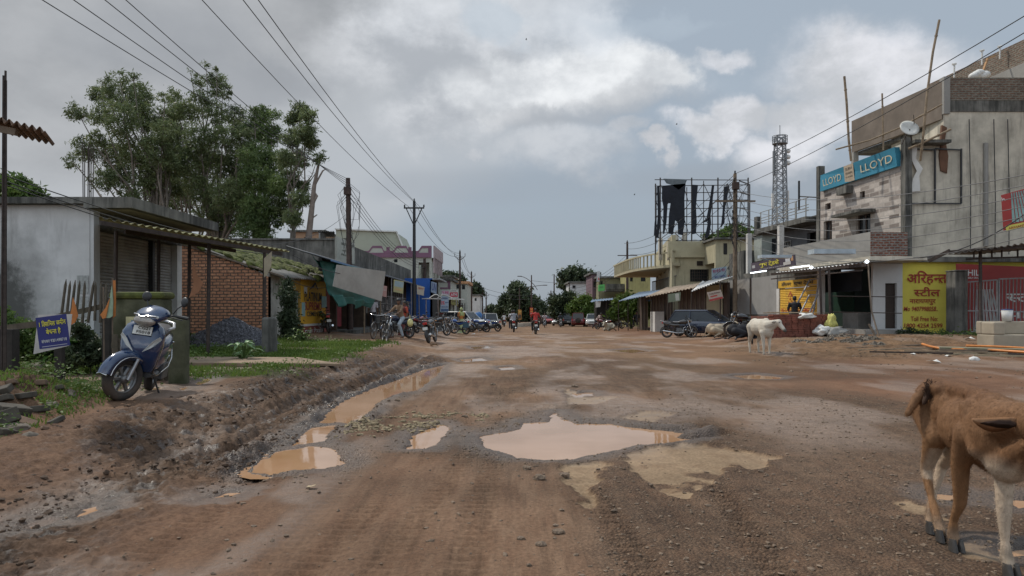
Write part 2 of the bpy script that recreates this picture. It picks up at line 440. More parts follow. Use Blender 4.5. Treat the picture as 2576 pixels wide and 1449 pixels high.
# ------------------------------------------------------------------ ground sheet
def pg(pts,z=0.):
 """survey outline: photograph bearings -> ground metres on level z"""
 return [((px-HX)/F*((CH-z)*F/(py-HY)),(CH-z)*F/(py-HY)) for px,py in pts]
WZ=-.035
PUD=[[(1193,1098),(1200,1120),(1245,1140),(1300,1158),(1370,1163),(1430,1162),(1500,1150),(1560,1138),(1600,1124),(1700,1120),(1765,1103),(1740,1090),(1600,1075),(1540,1065),(1470,1065),(1430,1055),(1400,1036),(1375,1040),(1370,1060),(1310,1063),(1290,1080),(1230,1091)],[(628,1188),(690,1137),(760,1110),(800,1117),(850,1140),(866,1165),(820,1184),(740,1194),(660,1194)],[(795,1066),(860,1012),(925,982),(1000,955),(1060,932),(1120,918),(1100,945),(1050,985),(1000,998),(940,1015),(940,1040),(900,1065),(850,1076)],[(735,1125),(770,1078),(845,1068),(815,1112)],[(1022,1132),(1050,1090),(1110,1068),(1138,1082),(1100,1112),(1078,1130)],[(50,1337),(70,1318),(118,1306),(130,1318),(95,1330)],[(170,1306),(200,1283),(250,1272),(240,1288),(205,1302)],[(515,1262),(560,1246),(610,1240),(590,1252)],[(450,1012),(458,990),(476,992),(470,1020)],[(485,1000),(520,980),(532,988),(500,1003)],[(342,1018),(380,1006),(420,1010),(390,1018)],[(1835,946),(1900,942),(1975,950),(1950,956),(1880,955)],[(1530,882),(1590,878),(1640,884),(1590,889)],[(2335,1240),(2400,1243),(2425,1262),(2350,1258)],[(2520,1260),(2600,1255),(2640,1275),(2560,1282)],[(2500,1375),(2600,1380),(2620,1405),(2530,1400)],[(1150,905),(1210,900),(1230,908),(1170,912)],[(1440,990),(1490,988),(1500,998),(1450,1000)],[(1180,872),(1225,870),(1240,876),(1195,879)],[(1250,925),(1290,922),(1300,930),(1262,933)],]
CON=[[(1574,1150),(1610,1125),(1680,1122),(1720,1115),(1810,1120),(1955,1150),(1915,1182),(1880,1183),(1850,1165),(1800,1195),(1770,1225),(1725,1250),(1690,1250),(1640,1215),(1600,1190)],[(1410,1165),(1500,1158),(1545,1165),(1505,1190),(1512,1212),(1482,1230),(1512,1272),(1490,1278),(1440,1232),(1415,1205)],[(1420,978),(1450,985),(1465,995),(1565,1000),(1500,1016),(1428,1020)],[(1555,1047),(1620,1033),(1705,1040),(1640,1062)],[(2235,1258),(2280,1255),(2360,1285),(2400,1300),(2350,1300),(2290,1285)],[(2380,1350),(2450,1360),(2520,1400),(2470,1410),(2400,1390)],]
def inpoly(x,y,poly,soft=.06):
 """signed soft mask: 1 inside, 0 outside, falling over +-soft metres"""
 inside=np.zeros(x.shape,bool);dm=np.full(x.shape,1e9);n=len(poly)
 for i in range(n):
  x1,y1=poly[i];x2,y2=poly[(i+1)%n]
  if y1!=y2:
   cond=((y1>y)!=(y2>y))&(x<(x2-x1)*(y-y1)/(y2-y1)+x1);inside^=cond
  dx,dy=x2-x1,y2-y1;t=np.clip(((x-x1)*dx+(y-y1)*dy)/(dx*dx+dy*dy+1e-12),0,1)
  dm=np.minimum(dm,(x-x1-t*dx)**2+(y-y1-t*dy)**2)
 d=np.sqrt(dm);d=np.where(inside,d,-d);return d
def polymask(x,y,poly,soft):
 poly=np.array(poly);m=np.full(x.shape,-9.)
 x0,y0=poly.min(0)-1;x1,y1=poly.max(0)+1
 s=(x>x0)&(x<x1)&(y>y0)&(y<y1)
 if s.any():m[s]=inpoly(x[s],y[s],[tuple(p) for p in poly])
 return m
def ground_fields(x,y):
 wx=(fbm(x*1.7,y*1.7,3,91)-.5)*.22;wy=(fbm(x*1.7,y*1.7,3,92)-.5)*.22
 jx=(fbm(x*9,y*9,3,93)-.5)*.12;jy=(fbm(x*9,y*9,3,94)-.5)*.12
 X_,Y_=x+wx*.35+jx,y+wy*.35+jy
 z=zbase(x,y)
 near=1-sst(14,26,y)
 # gentle unevenness everywhere, ruts along the carriageway
 z=z+(fbm(x*.45,y*.25,3,3)-.5)*.05*sst(3,5,np.abs(y))+(fbm(x*2.2,y*1.6,4,5)-.5)*.022
 z=z+(fbm(x*14,y*14,3,7)-.5)*.009*near
 # churned mud band left of the carriageway
 mud=sst(1.55,2.1,-x+(fbm(x*.9,y*.6,3,11)-.5)*.9)*(1-sst(3.6,4.7,-x+(fbm(x,y*.5,3,12)-.5)*1.3))*sst(2.5,3.6,y)*(1-sst(19,24,y))
 mud*=.35+.65*sst(5.2,6.6,y+(fbm(x*.8,y*.8,2,13)-.5)*1.5)
 band2=np.exp(-((x+2.75+.25*(fbm(y*.5,x*0+2,2,15)-.5))/.35)**2)*(1-sst(5.5,6.5,y))*sst(2.5,3.2,y)
 mud=np.clip(mud+band2*.8,0,1)
 r1=1-np.abs(2*fbm(x*3.4+wx*5,y*2.0,4,21)-1);r2=1-np.abs(2*fbm(x*9,y*6,3,22)-1)
 clod=(np.clip(r1-.62,0,1)*.09+np.clip(r2-.6,0,1)*.12+(fbm(x*22,y*22,3,23)-.5)*.05)
 z=z+mud*(clod-.025)
 # tyre ruts in the mud: grooves with squeezed-up banks and tread lugs
 for (xc,wd,dp,bk,y0,y1,sd_) in ((-2.05,.20,.085,.03,4.8,17,31),(-2.52,.13,.06,.045,5.6,24,32),(-2.95,.16,.05,.04,7,21,33),(-3.45,.15,.035,.05,8.5,18,34)):
  cx=xc+(fbm(y*.25,y*0+sd_,3,sd_)-.5)*.5+(.1*(y-12)/12 if xc<-2.3 else 0)
  d=(x-cx)/wd;e=sst(y0,y0+1.2,y)*(1-sst(y1-4,y1,y))
  lug=np.where(np.abs(d)<1.1,np.sin((y+np.abs(d)*.12)*2*PI/.13),0)*.012
  z=z+e*(-dp*np.exp(-d**4)+lug*np.exp(-d**2)+bk*np.exp(-((np.abs(d)-1.75)/.6)**2)*(.3+1.3*fbm(x*5,y*3.5,3,35)))
  # faint tread marks sweeping across the smooth dirt
 for (xc,sl,sd_) in ((-.9,.10,41),(-.55,.09,42),(-1.9,.05,43),(.6,-.05,44),(-.2,.02,45),(1.5,.12,46),(-1.3,-.04,47)):
  d=(x-xc-sl*(y-5))/.11
  z=z-.012*np.exp(-d**4)*(1+np.sin((y)*2*PI/.11))*(1-sst(11,15,y))*sst(.25,.5,fbm(x*.6,y*.5,2,sd_))
 gravel=np.zeros_like(x)
 # potholes
 wet=np.zeros_like(x);wl=np.zeros_like(x);pool=np.zeros_like(x)
 for i,q in enumerate(PUD):
  pol=pg(q,WZ);d=polymask(X_,Y_,pol,.1)
  big=i in (0,1,2)
  dd=d+(0 if i else 0)
  dep=(.16 if i==0 else .10) if big else .07
  inside=sst(-.06,.10,dd) if big else sst(-.22,.10,dd)
  lev=-.035
  tgt=lev+.02-dep*(sst(-.02,.35,dd) if i==0 else sst(-.05,.10,dd))
  f=sst(-.10,.0,dd) if big else sst(-.45,.0,dd)
  zz_=np.where(dd>-.5,tgt,z);rimn=(fbm(x*12,y*12,3,51)-.5)*.02
  sidez=zbase(x,y)-0.
  z=z*(1-f)+(tgt+sidez+rimn*(1-inside))*f
  wet=np.maximum(wet,sst(-.35,-.02,dd));pool=np.maximum(pool,sst(-.02,.05,dd))
  if big or i in (2,4):gravel=np.maximum(gravel,np.exp(-((dd+.18)/(.28))**2))
 con=np.zeros_like(x)
 for i,q in enumerate(CON):
  d=polymask(X_+jx*.5,Y_+jy*.5,pg(q),.1)
  hole=sst(.60,.66,fbm(x*3,y*3,4,61))*(i!=0)*.9+sst(.66,.70,fbm(x*3,y*3,4,62))*(i==0)
  m_=sst(-.012,.012,d)*(1-np.clip(hole,0,1)*(1-sst(.1,.3,d)))
  con=np.maximum(con,m_)
  if i<4:z=z-.018*sst(-.02,.02,d)+.012*np.exp(-((d+.05)/.04)**2)
 z=np.where(con>.5,z-(fbm(x*14,y*14,3,7)-.5)*.006*near,z)
 # broken edge above the big pothole and the cracked slabs
 for (cx,cy,ln,am) in ((1.70,7.70,.62,.085),(1.9,8.2,.5,.03),(.55,9.95,.5,.035)):
  d=y-cy-.12*np.sin(x*5+cx)-.25*(x-cx)*-.3;e=np.exp(-((x-cx)/ln)**4)
  z=z+am*e*np.exp(-((d)/.12)**2)*(.5+fbm(x*6,y*6,3,71))-am*.8*e*np.exp(-((d+.13)/.05)**2)
  # zones of colour: 0 asphalt chippings, red earth, mud, wet ground with a painted pale sheen
 asph=sst(.36,.6,fbm(x*.55+3,y*.32,4,81)+.20*sst(-.2,1.2,x)*(1-sst(5.5,9,y))+.04)*sst(-.9,.2,x+(fbm(x,y,3,82)-.5)*1.6)*(1-sst(16,26,y))*(1-.8*sst(5,8,x-.25*(y-8)))
 asph=np.clip(asph+gravel*.9,0,1)*(1-con)
 red=np.clip(.7*sst(-.6,1.9,-x-.4+(fbm(x*.7,y*.7,3,83)-.5)*1.6)*(1-sst(6.5,10,y))+sst(3.2,6.,x-.05*y+(fbm(x*.4,y*.5,3,84)-.5)*3)*sst(9,12,y)*(1-sst(60,90,y)),0,1)
 film=sst(.44,.74,fbm(x*.9,y*.42,5,85)+.14*np.exp(-((x+.2)/2.6)**2)*sst(8,12,y)*(1-sst(22,30,y)))*sst(5,9,y)*(1-sst(40,60,y))*(1-mud*.55)
 film=np.maximum(film*(1-wet),wet*.25)
 film=np.maximum(film,.8*sst(.48,.7,fbm(x*1.6,y*.7,4,86))*sst(1.0,1.6,-x)*(1-sst(2.8,3.6,-x))*(1-sst(9,13,y)))
 sand=np.clip(sst(.45,.62,fbm(x*.5+7,y*.16,4,87)+.1*sst(0,2,x))*sst(13,20,y)*(1-sst(80,120,y))*.45+.55*sst(6.5,8.5,x)*sst(18.5,20.5,y)*(1-sst(27,29,y))+con,0,1)
 grass=sst(3.4,4.3,-x-.035*(y-9)+(fbm(x*.8,y*.8,3,88)-.5)*.9)*sst(11.4,12.2,y+(x+5)*.2+(fbm(x*1.2,y*1.2,2,89)-.5)*1.2)*(1-sst(25,28,y))
 straw=sst(6.5,8,x)*sst(17.5,20,y)*(1-sst(26,28,y))
 z=z+straw*(np.clip(1-np.abs(2*fbm(x*2.5,y*2.5,4,24)-1)-.5,0,1)*.14)
 bank=sst(4.6,5.6,-x)*(1-sst(8.3,9.5,y));z=z+bank*(np.clip(1-np.abs(2*fbm(x*3.4,y*3.4,4,25)-1)-.5,0,1)*.22)
 return z,dict(mud=mud*(1-pool),asph=asph,red=red,film=film,con=con,sand=sand,grass=grass,bank=np.maximum(bank,straw*.5),wet=wet)
def make_ground():
 a=np.concatenate([np.arange(math.log(.6),math.log(24),.0032),np.arange(math.log(24),math.log(60),.006),np.arange(math.log(60),math.log(2600),.03)])
 Yp=np.exp(a);Ys=Yp-1
 u=np.concatenate([-np.geomspace(8,.78,18)[:-1],np.arange(-.78,.78,.0030),np.geomspace(.78,8,18)])
 u=np.sort(np.unique(np.round(u,5)))
 UU,YY=np.meshgrid(u,Ys);XXa=UU*(YY+1)
 z,f=ground_fields(XXa,YY)
 farz=sst(150,400,YY);z=z*(1-farz)+(-.8)*farz
 n,m=XXa.shape
 co=np.stack([XXa,YY,z],-1).reshape(-1,3)
 idx=np.arange(n*m).reshape(n,m);q=np.stack([idx[:-1,:-1],idx[:-1,1:],idx[1:,1:],idx[1:,:-1]],-1).reshape(-1,4)
 me=bpy.data.meshes.new('ground');me.vertices.add(n*m);me.vertices.foreach_set('co',co.ravel())
 me.loops.add(q.size);me.loops.foreach_set('vertex_index',q.ravel().astype(np.int32))
 me.polygons.add(len(q));me.polygons.foreach_set('loop_start',np.arange(0,q.size,4,dtype=np.int32));me.polygons.foreach_set('use_smooth',np.ones(len(q),bool))
 me.update(calc_edges=True)
 A=me.color_attributes.new('za','FLOAT_COLOR','POINT');A.data.foreach_set('color',np.stack([f['mud'],f['asph'],f['red'],f['film']],-1).astype(np.float32).ravel())
 B=me.color_attributes.new('zb','FLOAT_COLOR','POINT');B.data.foreach_set('color',np.stack([f['con'],f['sand'],f['grass'],f['bank']],-1).astype(np.float32).ravel())
 Cw=me.color_attributes.new('zc','FLOAT_COLOR','POINT');Cw.data.foreach_set('color',np.stack([f['wet']]*4,-1).astype(np.float32).ravel())
 mt,t=newmat('earth')
 def chan(nm):
  vn_=t.new('ShaderNodeVertexColor',layer_name=nm);s_=t.new('ShaderNodeSeparateColor');t.l.new(vn_.outputs[0],s_.inputs[0]);return s_.outputs[0],s_.outputs[1],s_.outputs[2],vn_.outputs[1]
 mud,asph,red,film=chan('za');con,sand,grass,bank=chan('zb');wet=chan('zc')[0]
 n_b=t.noise(t.co,.8,6,.6);n_m=t.noise(t.co,5,6,.65);n_f=t.noise(t.co,38,5,.7);n_s=t.noise(t.map(t.co,(3.2,.5,1)),2.2,5,.65)
 vor=t.new('ShaderNodeTexVoronoi');t.l.new(t.co,vor.inputs[0]);vor.inputs['Scale'].default_value=58;vd,vcx=vor.outputs['Distance'],vor.outputs['Color']
 vor2=t.new('ShaderNodeTexVoronoi');t.l.new(t.co,vor2.inputs[0]);vor2.inputs['Scale'].default_value=17
 c=t.mix(t.ramp(n_b,.3,.7),(.150,.094,.062),(.225,.148,.102))
 c=t.mix(t.ramp(n_s,.35,.68,0,.75),c,(.265,.190,.135))
 c=t.mix(t.ramp(t.noise(t.map(t.co,(7.,.45,1),(3,0,0)),2.0,6,.7),.48,.66,0,.5),c,(.095,.064,.044))
 c=t.mix(red,c,t.mix(t.ramp(n_m,.3,.7),(.170,.096,.062),(.225,.136,.090)))
 # chippings: each stone its own tone over dark tar
 sv=t.new('ShaderNodeSeparateColor');t.l.new(vcx,sv.inputs[0])
 chip=t.mix(t.ramp(sv.outputs[0],.1,.95),(.055,.044,.036),(.22,.165,.12))
 chip=t.mix(t.ramp(vd,.35,.7),chip,(.06,.046,.036))
 af=t.math('MULTIPLY',asph,t.ramp(t.math('ADD',t.math('MULTIPLY',n_m,.6),t.math('MULTIPLY',n_f,.4)),.38,.58,.25,1.))
 c=t.mix(t.math('MULTIPLY',af,.68),c,chip)
 c=t.mix(mud,c,t.mix(t.ramp(n_m,.35,.65),(.045,.028,.018),(.130,.084,.054)))
 c=t.mix(t.math('MULTIPLY',sand,.8),c,t.mix(t.ramp(n_m,.3,.7),(.25,.17,.10),(.33,.235,.15)))
 c=t.mix(t.math('MULTIPLY',con,t.ramp(n_m,.28,.42,.5,1.)),c,t.mix(t.ramp(n_m,.3,.75),(.27,.205,.14),(.37,.295,.205)))
 c=t.mix(bank,c,t.mix(t.ramp(n_m,.35,.65),(.075,.052,.034),(.19,.13,.085)))
 c=t.mix(t.math('MULTIPLY',grass,t.ramp(n_m,.35,.6,.5,1)),c,(.045,.060,.018))
 grit=t.ramp(n_f,.28,.72,.72,1.25);gc=t.new('ShaderNodeCombineColor')
 for i in range(3):t.put(gc.inputs[i],grit)
 c=t.mix(1.,c,gc.outputs[0],'MULTIPLY')
 c=t.mix(t.math('MULTIPLY',film,.45),c,(.34,.27,.22))  # pale sheen of the wet ground painted into its colour
 c=t.mix(1.,c,(.78,.69,.61),'MULTIPLY')
 c=t.mix(t.math('MULTIPLY',wet,t.math('SUBTRACT',.75,t.math('MULTIPLY',con,.5))),c,t.mix(1.,c,(.42,.40,.38),'MULTIPLY'))
 dk=t.ramp(t.noise(t.co,.42,5,.65),.34,.62,.78,1.12);dc=t.new('ShaderNodeCombineColor')
 for i in range(3):t.put(dc.inputs[i],dk)
 c=t.mix(1.,c,dc.outputs[0],'MULTIPLY')
 t.l.new(c,t.p.inputs['Base Color'])
 rr=t.math('SUBTRACT',.92,t.math('MULTIPLY',mud,t.ramp(n_f,.4,.6,.06,.24)))
 fl=t.math('MULTIPLY',film,t.ramp(t.math('ADD',t.math('MULTIPLY',n_m,.5),t.math('MULTIPLY',n_f,.5)),.56,.42,.15,1.))
 rr=t.math('SUBTRACT',rr,t.math('MULTIPLY',fl,.52),clamp=True)
 rr=t.math('SUBTRACT',rr,t.math('MULTIPLY',wet,.35));rr=t.math('SUBTRACT',rr,t.math('MULTIPLY',mud,t.ramp(n_m,.48,.38,0.,.32)))
 rr=t.math('MAXIMUM',rr,.20)
 t.l.new(rr,t.p.inputs['Roughness']);t.l.new(t.ramp(t.math('ADD',film,t.math('ADD',wet,t.math('MULTIPLY',mud,t.ramp(n_m,.48,.38,0.,.45)))),.1,.7,.22,.6),t.p.inputs['Specular IOR Level'])
 h=t.math('ADD',t.math('MULTIPLY',n_f,.9),t.math('MULTIPLY',t.noise(t.co,130,3,.7),.35))
 h=t.math('ADD',h,t.math('MULTIPLY',t.math('MULTIPLY',t.math('SUBTRACT',.6,vd),asph),1.3))
 h=t.math('ADD',h,t.math('MULTIPLY',t.math('SUBTRACT',.5,vor2.outputs['Distance']),t.math('MULTIPLY',t.math('ADD',mud,bank),.9)))
 h=t.math('MULTIPLY',h,t.math('SUBTRACT',1.,t.math('MULTIPLY',fl,.6)))
 h=t.math('MULTIPLY',h,t.math('SUBTRACT',1.,t.math('MULTIPLY',con,.6)))
 t.l.new(t.bump(h,.8,.016),t.p.inputs['Normal'])
 o=link('ground',me,mt);tag(o,kind='structure');return o
ground=make_ground()
# muddy water standing in the holes
wm,t=newmat('muddy_water')
t.p.inputs['Base Color'].default_value=(.30,.165,.085,1);t.p.inputs['Roughness'].default_value=.035;t.p.inputs['IOR'].default_value=1.45;t.p.inputs['Specular IOR Level'].default_value=.75
t.l.new(t.mix(t.ramp(t.noise(t.co,1.1,3),.3,.7),(.36,.20,.10),(.44,.26,.15)),t.p.inputs['Base Color'])
t.l.new(t.bump(t.noise(t.co,6,2),.04,.01),t.p.inputs['Normal'])
for i,q in enumerate(PUD):
 pol=pg(q,WZ);cx=sum(p[0] for p in pol)/len(pol);cy=sum(p[1] for p in pol)/len(pol)
 mb=MB();gr=.2 if i==0 else .16
 pts=[];n_=len(pol);sg=1 if sum(pol[k][0]*pol[(k+1)%n_][1]-pol[(k+1)%n_][0]*pol[k][1] for k in range(n_))>0 else -1
 for k in range(n_):
  a,b,c=Vector(pol[k-1]),Vector(pol[k]),Vector(pol[(k+1)%n_]);d=((b-a).normalized()+(c-b).normalized()).normalized();pts.append((b.x+d.y*gr*sg,b.y-d.x*gr*sg))
 zz_=-.035+float(np.mean([zb(*p) for p in pol]))-.0012*(i%4)
 mb.add([(x,y,zz_) for x,y in pts],[tuple(range(n_))[::sg]])
 tag(mb.build('puddle_water',wm),kind='structure')
 # ------------------------------------------------------------------ shared pieces for buildings and signs
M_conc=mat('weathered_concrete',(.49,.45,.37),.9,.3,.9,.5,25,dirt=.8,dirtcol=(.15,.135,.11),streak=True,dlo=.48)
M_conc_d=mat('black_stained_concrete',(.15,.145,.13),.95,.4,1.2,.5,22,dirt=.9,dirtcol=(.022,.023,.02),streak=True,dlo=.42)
M_conc_b=mat('dark_brown_render',(.155,.125,.10),.9,.22,1.0,.35,25,dirt=.55,dirtcol=(.28,.245,.205),dlo=.52)  # dark brown render mottled with paler patches
M_conc_g=mat('fresh_grey_render',(.27,.26,.24),.9,.14,.8,.25,30,dirt=.4,dirtcol=(.17,.16,.145))
M_white=mat('whitewash',(.52,.53,.53),.85,.12,.7,.25,25,dirt=.6,dirtcol=(.24,.235,.22),streak=True,dlo=.5)
M_cream=mat('cream_wall',(.40,.36,.24),.9,.15,.8,.3,25,dirt=.7,dirtcol=(.13,.12,.085),streak=True,dlo=.52)
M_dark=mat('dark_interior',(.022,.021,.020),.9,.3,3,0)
M_brown=mat('brown_partition',(.085,.060,.048),.8,.3,2,.2,30)
M_steel=mat('rusty_dark_steel',(.050,.036,.030),.7,.4,8,.3,60,metal=.3)
M_black=mat('black_paint',(.016,.016,.017),.5,.3,8,.1)
M_zinc=mat('galvanised_sheet',(.34,.35,.36),.5,.2,2,.2,30,metal=.45,dirt=.7,dirtcol=(.11,.08,.06))
M_asb=mat('weathered_asbestos',(.20,.185,.165),.9,.3,1.5,.5,30,dirt=.8,dirtcol=(.06,.055,.045))
M_bam=mat('bamboo',(.23,.17,.11),.75,.35,6,.3,50)
M_wood=mat('grey_wood',(.14,.105,.075),.85,.35,4,.6,40)
M_bbrick=brickmat('bare_brick',(.26,.105,.060),(.19,.075,.045),(.22,.20,.175),.25,.10,.022)
M_glass=mat('dark_glass',(.02,.024,.028),.12,.2,3,0)
M_bone=mat('white_paint',(.62,.61,.58),.6,.1,2,.1,dirt=.35,dirtcol=(.25,.22,.18))
M_wire=mat('cable_black',(.03,.03,.032),.6,.2,5,0)
M_wire_g=mat('aluminium_wire',(.17,.17,.17),.5,.2,5,0,metal=.4)
def slab(pts,t=.03,mb=None):
 """flat board on four corner points (top-left, top-right, bottom-right, bottom-left), thickness t"""
 a,b,c,d=[Vector(p) for p in pts];n=(b-a).cross(d-a).normalized()*-1
 if n.y>0:n=-n
 mb=mb or MB();vs=[a,b,c,d]+[p-n*t for p in (a,b,c,d)]
 mb.add(vs,[(0,1,2,3),(7,6,5,4),(0,4,5,1),(1,5,6,2),(2,6,7,3),(3,7,4,0)]);return mb
def qframe(pts,lift=.004):
 a,b,c,d=[Vector(p) for p in pts];ctr=(a+b+c+d)/4;r=((b-a)+(c-d)).normalized();u=((a-d)+(b-c)).normalized()
 M=frame(ctr,r,u)
 return M,((b-a).length+(c-d).length)/2,((a-d).length+(b-c).length)/2
def sign(name,label,cat,pts,col,lines=(),t=.04,group=None,border=None,rough=.55,frame_m=None,bands=(),parent=None,bold=.02):
 """board with lettering; lines = (text, colour, cx, cy, w, h) as fractions of the board"""
 M,w_,h_=qframe(pts);m=mat('sign_%.2f_%.2f_%.2f'%tuple(col),col,rough,.1,2.5,.1,20,dirt=.35,dirtcol=tuple(v*.5 for v in col))
 ctr=M.translation.copy();e=T(name,label,cat,(ctr.x,ctr.y,ctr.z),group=group)
 L2=Matrix.Translation(-ctr);pl=[Vector(p)-ctr for p in pts];M2=L2@M
 slab(pl,t).build('board',m,e)
 if frame_m:
  mb=MB()
  for i in range(4):mb.beam(pl[i],pl[(i+1)%4],t*.9,t*1.6)
  mb.build('frame',frame_m,e)
 k=0
 for (cx,cy,bw,bh,bc) in bands:
  mb=MB(M2);k+=1;mb.bx((cx-bw/2)*w_,(cx+bw/2)*w_,(cy-bh/2)*h_,(cy+bh/2)*h_,0,.003+.001*k)
  mb.build('colour_panel',mat('band_%.2f_%.2f_%.2f'%tuple(bc),bc,.6,.12,4,0),e)
 for (s,lc,cx,cy,lw,lh) in lines:
  text(s,M2@Matrix.Translation((cx*w_,cy*h_,0)),lw*w_,lh*h_,bold,mat('ink_%.2f_%.2f_%.2f'%tuple(lc),lc,.6,.1,5,0),e,lift=.008+.002*k)
 return e
def shutter(mb,w,h,pitch=.085,d=.018):
 """ribbed roller shutter in local xy"""
 n=int(h/pitch);vs=[];fs=[]
 prof=[]
 for i in range(n):
  for k in range(4):prof.append((h*(i+k/4)/n,d*math.sin(PI*k/4)**.7 if k else 0))
 prof.append((h,0));m=len(prof)
 vs=[(0,a,b) for a,b in prof]+[(w,a,b) for a,b in prof]
 fs=[(i,i+m,i+1+m,i+1) for i in range(m-1)]
 return mb.add(vs,fs)
 # ------------------------------------------------------------------ right side
D=Vector((-.093,1,0)).normalized();RT=-D;UPV=Vector((0,0,1))
def Yf(px):return 18.5/((px-HX)/F+.093)
def fx(Y,off=0.):return 15.8-.093*(Y-29)-off
def fac(pxl,z,off=0.):
 Y=Yf(pxl);return frame((fx(Y,off),Y,z),RT,UPV)
def ulen(pa,pb):return (Yf(pa)-Yf(pb))*(1+.093**2)**.5
# --- tall unfinished concrete block at the right edge
e=T('concrete_building','tall unfinished bare concrete block with brick parapets at the right edge','building',(17.5,29,0))
def at(mb):T2=Matrix.Translation((-17.5,-29,0));mb.v=[T2@v for v in mb.v];return mb
mb=MB(frame((15.8,29,3.45),(1,0,0),UPV));mb.wall(12,4.65,(),6.0);at(mb).build('wall',M_conc,e)
mb=MB(frame((17.5,29.003,8.1),(1,0,0),UPV));mb.wall(10.3,1.5,(),4.0);at(mb).build('wall',M_conc,e)
mb=MB(frame((17.5,28.96,9.4),(1,0,0),UPV));mb.wall(10.3,.45,(),.2);at(mb).build('damp_render_band',M_conc_d,e)
mb=MB(frame((17.7,28.95,9.85),(1,0,0),UPV));mb.wall(10.1,.92,(),.23);at(mb).build('brick_parapet',brickmat('parapet_brick',(.20,.105,.07),(.15,.085,.06),(.22,.20,.16),.27,.095,.03),e)
mb=MB();mb.bx(17.45,17.7,28.9,29.2,9.3,10.80);at(mb).build('corner_post',M_conc_g,e)
dd=Vector((-.12,1,0)).normalized()
Yfar=35.2;xf=17.45-.12*(Yfar-29)
mb=MB(frame((xf,Yfar,9.12),-dd,UPV));mb.wall(6.2,1.55,(),.18);at(mb).build('balcony_parapet',M_conc_b,e)
mb=MB(frame((xf+.01,Yfar,8.98),-dd,UPV));mb.M=mb.M;mb.bx(.05,6.1,0,.14,-2.4,-.19);at(mb).build('balcony_slab',M_conc_d,e)
mb=MB();mb.bx(xf,xf+.25,Yfar-.2,Yfar+.05,7.2,9.12);at(mb).build('column',M_conc_g,e)
mb=MB(frame((18.9,Yfar,6.6),-dd,UPV));mb.wall(6.2,2.6,((4.6,.9,5.5,1.9),),.2);at(mb).build('recessed_wall',M_conc,e)
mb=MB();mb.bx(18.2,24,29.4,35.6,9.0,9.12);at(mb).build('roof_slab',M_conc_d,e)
mb=MB(frame((16.9,28.99,9.3),(1,0,0),UPV));mb.prism([(.45,-2.3),(.7,-2.4),(.75,-1.7),(.62,-1.0),(.7,-.55),(.5,-.45),(.45,-1.2),(.38,-1.7)],.12,.05);at(mb).build('broken_plaster_pipe',mat('rust_brown',(.12,.06,.035),.9),e)
mb=MB();mb.bx(16.0,17.45,28.4,29.1,8.02,8.14);mb.bx(15.78,16.05,28.7,29.05,3.5,8.3);at(mb).build('cracked_ledge',M_conc_d,e)
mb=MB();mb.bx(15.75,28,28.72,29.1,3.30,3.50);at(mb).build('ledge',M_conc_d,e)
mb=MB()
for (a,b) in ((2287,2352),(2352,2418)):
 x0,x1=XX(a,28.9),XX(b,28.9);z0,z1=ZZ(512,28.9),ZZ(374,28.9)
 mb.beam((x0,28.9,z1),(x1,28.9,z1-.05),.05);mb.beam((x0,28.9,z0),(x1,28.9,z0),.05);mb.beam((x1,28.9,z0),(x1,28.9,z1),.06)
at(mb).build('steel_sign_frame',M_black,e)
mb=MB(frame((XX(2289,28.87),28.87,ZZ(505,28.87)),(1,0,0),UPV));mb.prism([(.05,2.2),(.3,2.15),(.25,1.7),(.52,1.3),(.38,1.0),(.42,.4),(.05,.35),(.12,.9),(.28,1.2),(.1,1.6)],.02,0);at(mb).build('torn_banner',M_bone,e)
mb=MB()
for px in (2438,2500,2535):mb.tube([P(px,300,28.9),P(px+4,500,28.88),P(px+3,640,28.9)],.018,5)
at(mb).build('hanging_cable',M_wire,e)
mb=MB();mb.tube([P(2480,360,28.95),P(2480,620,28.95)],.09,8);at(mb).build('rain_pipe',M_conc_g,e)
# hole marks and roof parapet beyond
e2=T('upper_brick_building','brick and concrete upper storey rising behind the tall concrete block','building',(22,33,0))
mb=MB(frame((21.25,36.5,11.9),Vector((.093,-1,0)),UPV));mb.wall(14,1.0,(),.25);mb.v=[v-Vector((22,33,0)) for v in mb.v];mb.build('brick_parapet',MC['parapet_brick'],e2)
mb=MB(frame((21.22,36.5,11.0),Vector((.093,-1,0)),UPV));mb.wall(14,.9,(),.3);mb.v=[v-Vector((22,33,0)) for v in mb.v];mb.build('concrete_band',M_conc_g,e2)
mb=MB();mb.bx(21.9,30,22,36.8,10.9,11.0);mb.bx(23.2,23.5,29,36.8,8.9,10.9);mb.v=[v-Vector((22,33,0)) for v in mb.v];mb.build('recessed_wall',M_conc,e2)
mb=MB();a=P(2484,148,31.5);b=P(2466,198,31);mb.beam(a,b,.07);mb.beam(P(2484,148,31.5),P(2504,140,31.5),.06)
tag(mb.build('wooden_hoist',mat('orange_timber',(.36,.20,.09),.8)),'tan timber hoist beam leaning on the top brick parapet','hoist')
mb=MB();r_=random.Random(3)
for i in range(5):mb.ell(P(2450+i*7,192-(i%3)*4,30.2),(.22,.2,.16),10)
tag(mb.build('white_sack',M_bone),'white plastic sack heaped on the brick parapet','sack')
for (px,y0,y1,k) in ((2400,195,162,0),(2470,155,128,1),(2515,140,118,2)):
 mb=MB();mb.tube([P(px,y0+8,31.5),P(px+1,y1,31.5)],.035,6);mb.tube([P(px-4,y1,31.5),P(px+5,y1-2,31.5)],.05,6)
 tag(mb.build('roof_pipe',M_bone),['short white pipe on parapet corner, leftmost of three','white capped pipe standing above the roof parapet, middle of three','white capped pipe on the highest parapet, rightmost of three'][k],'pipe','capped pipes on the roof')
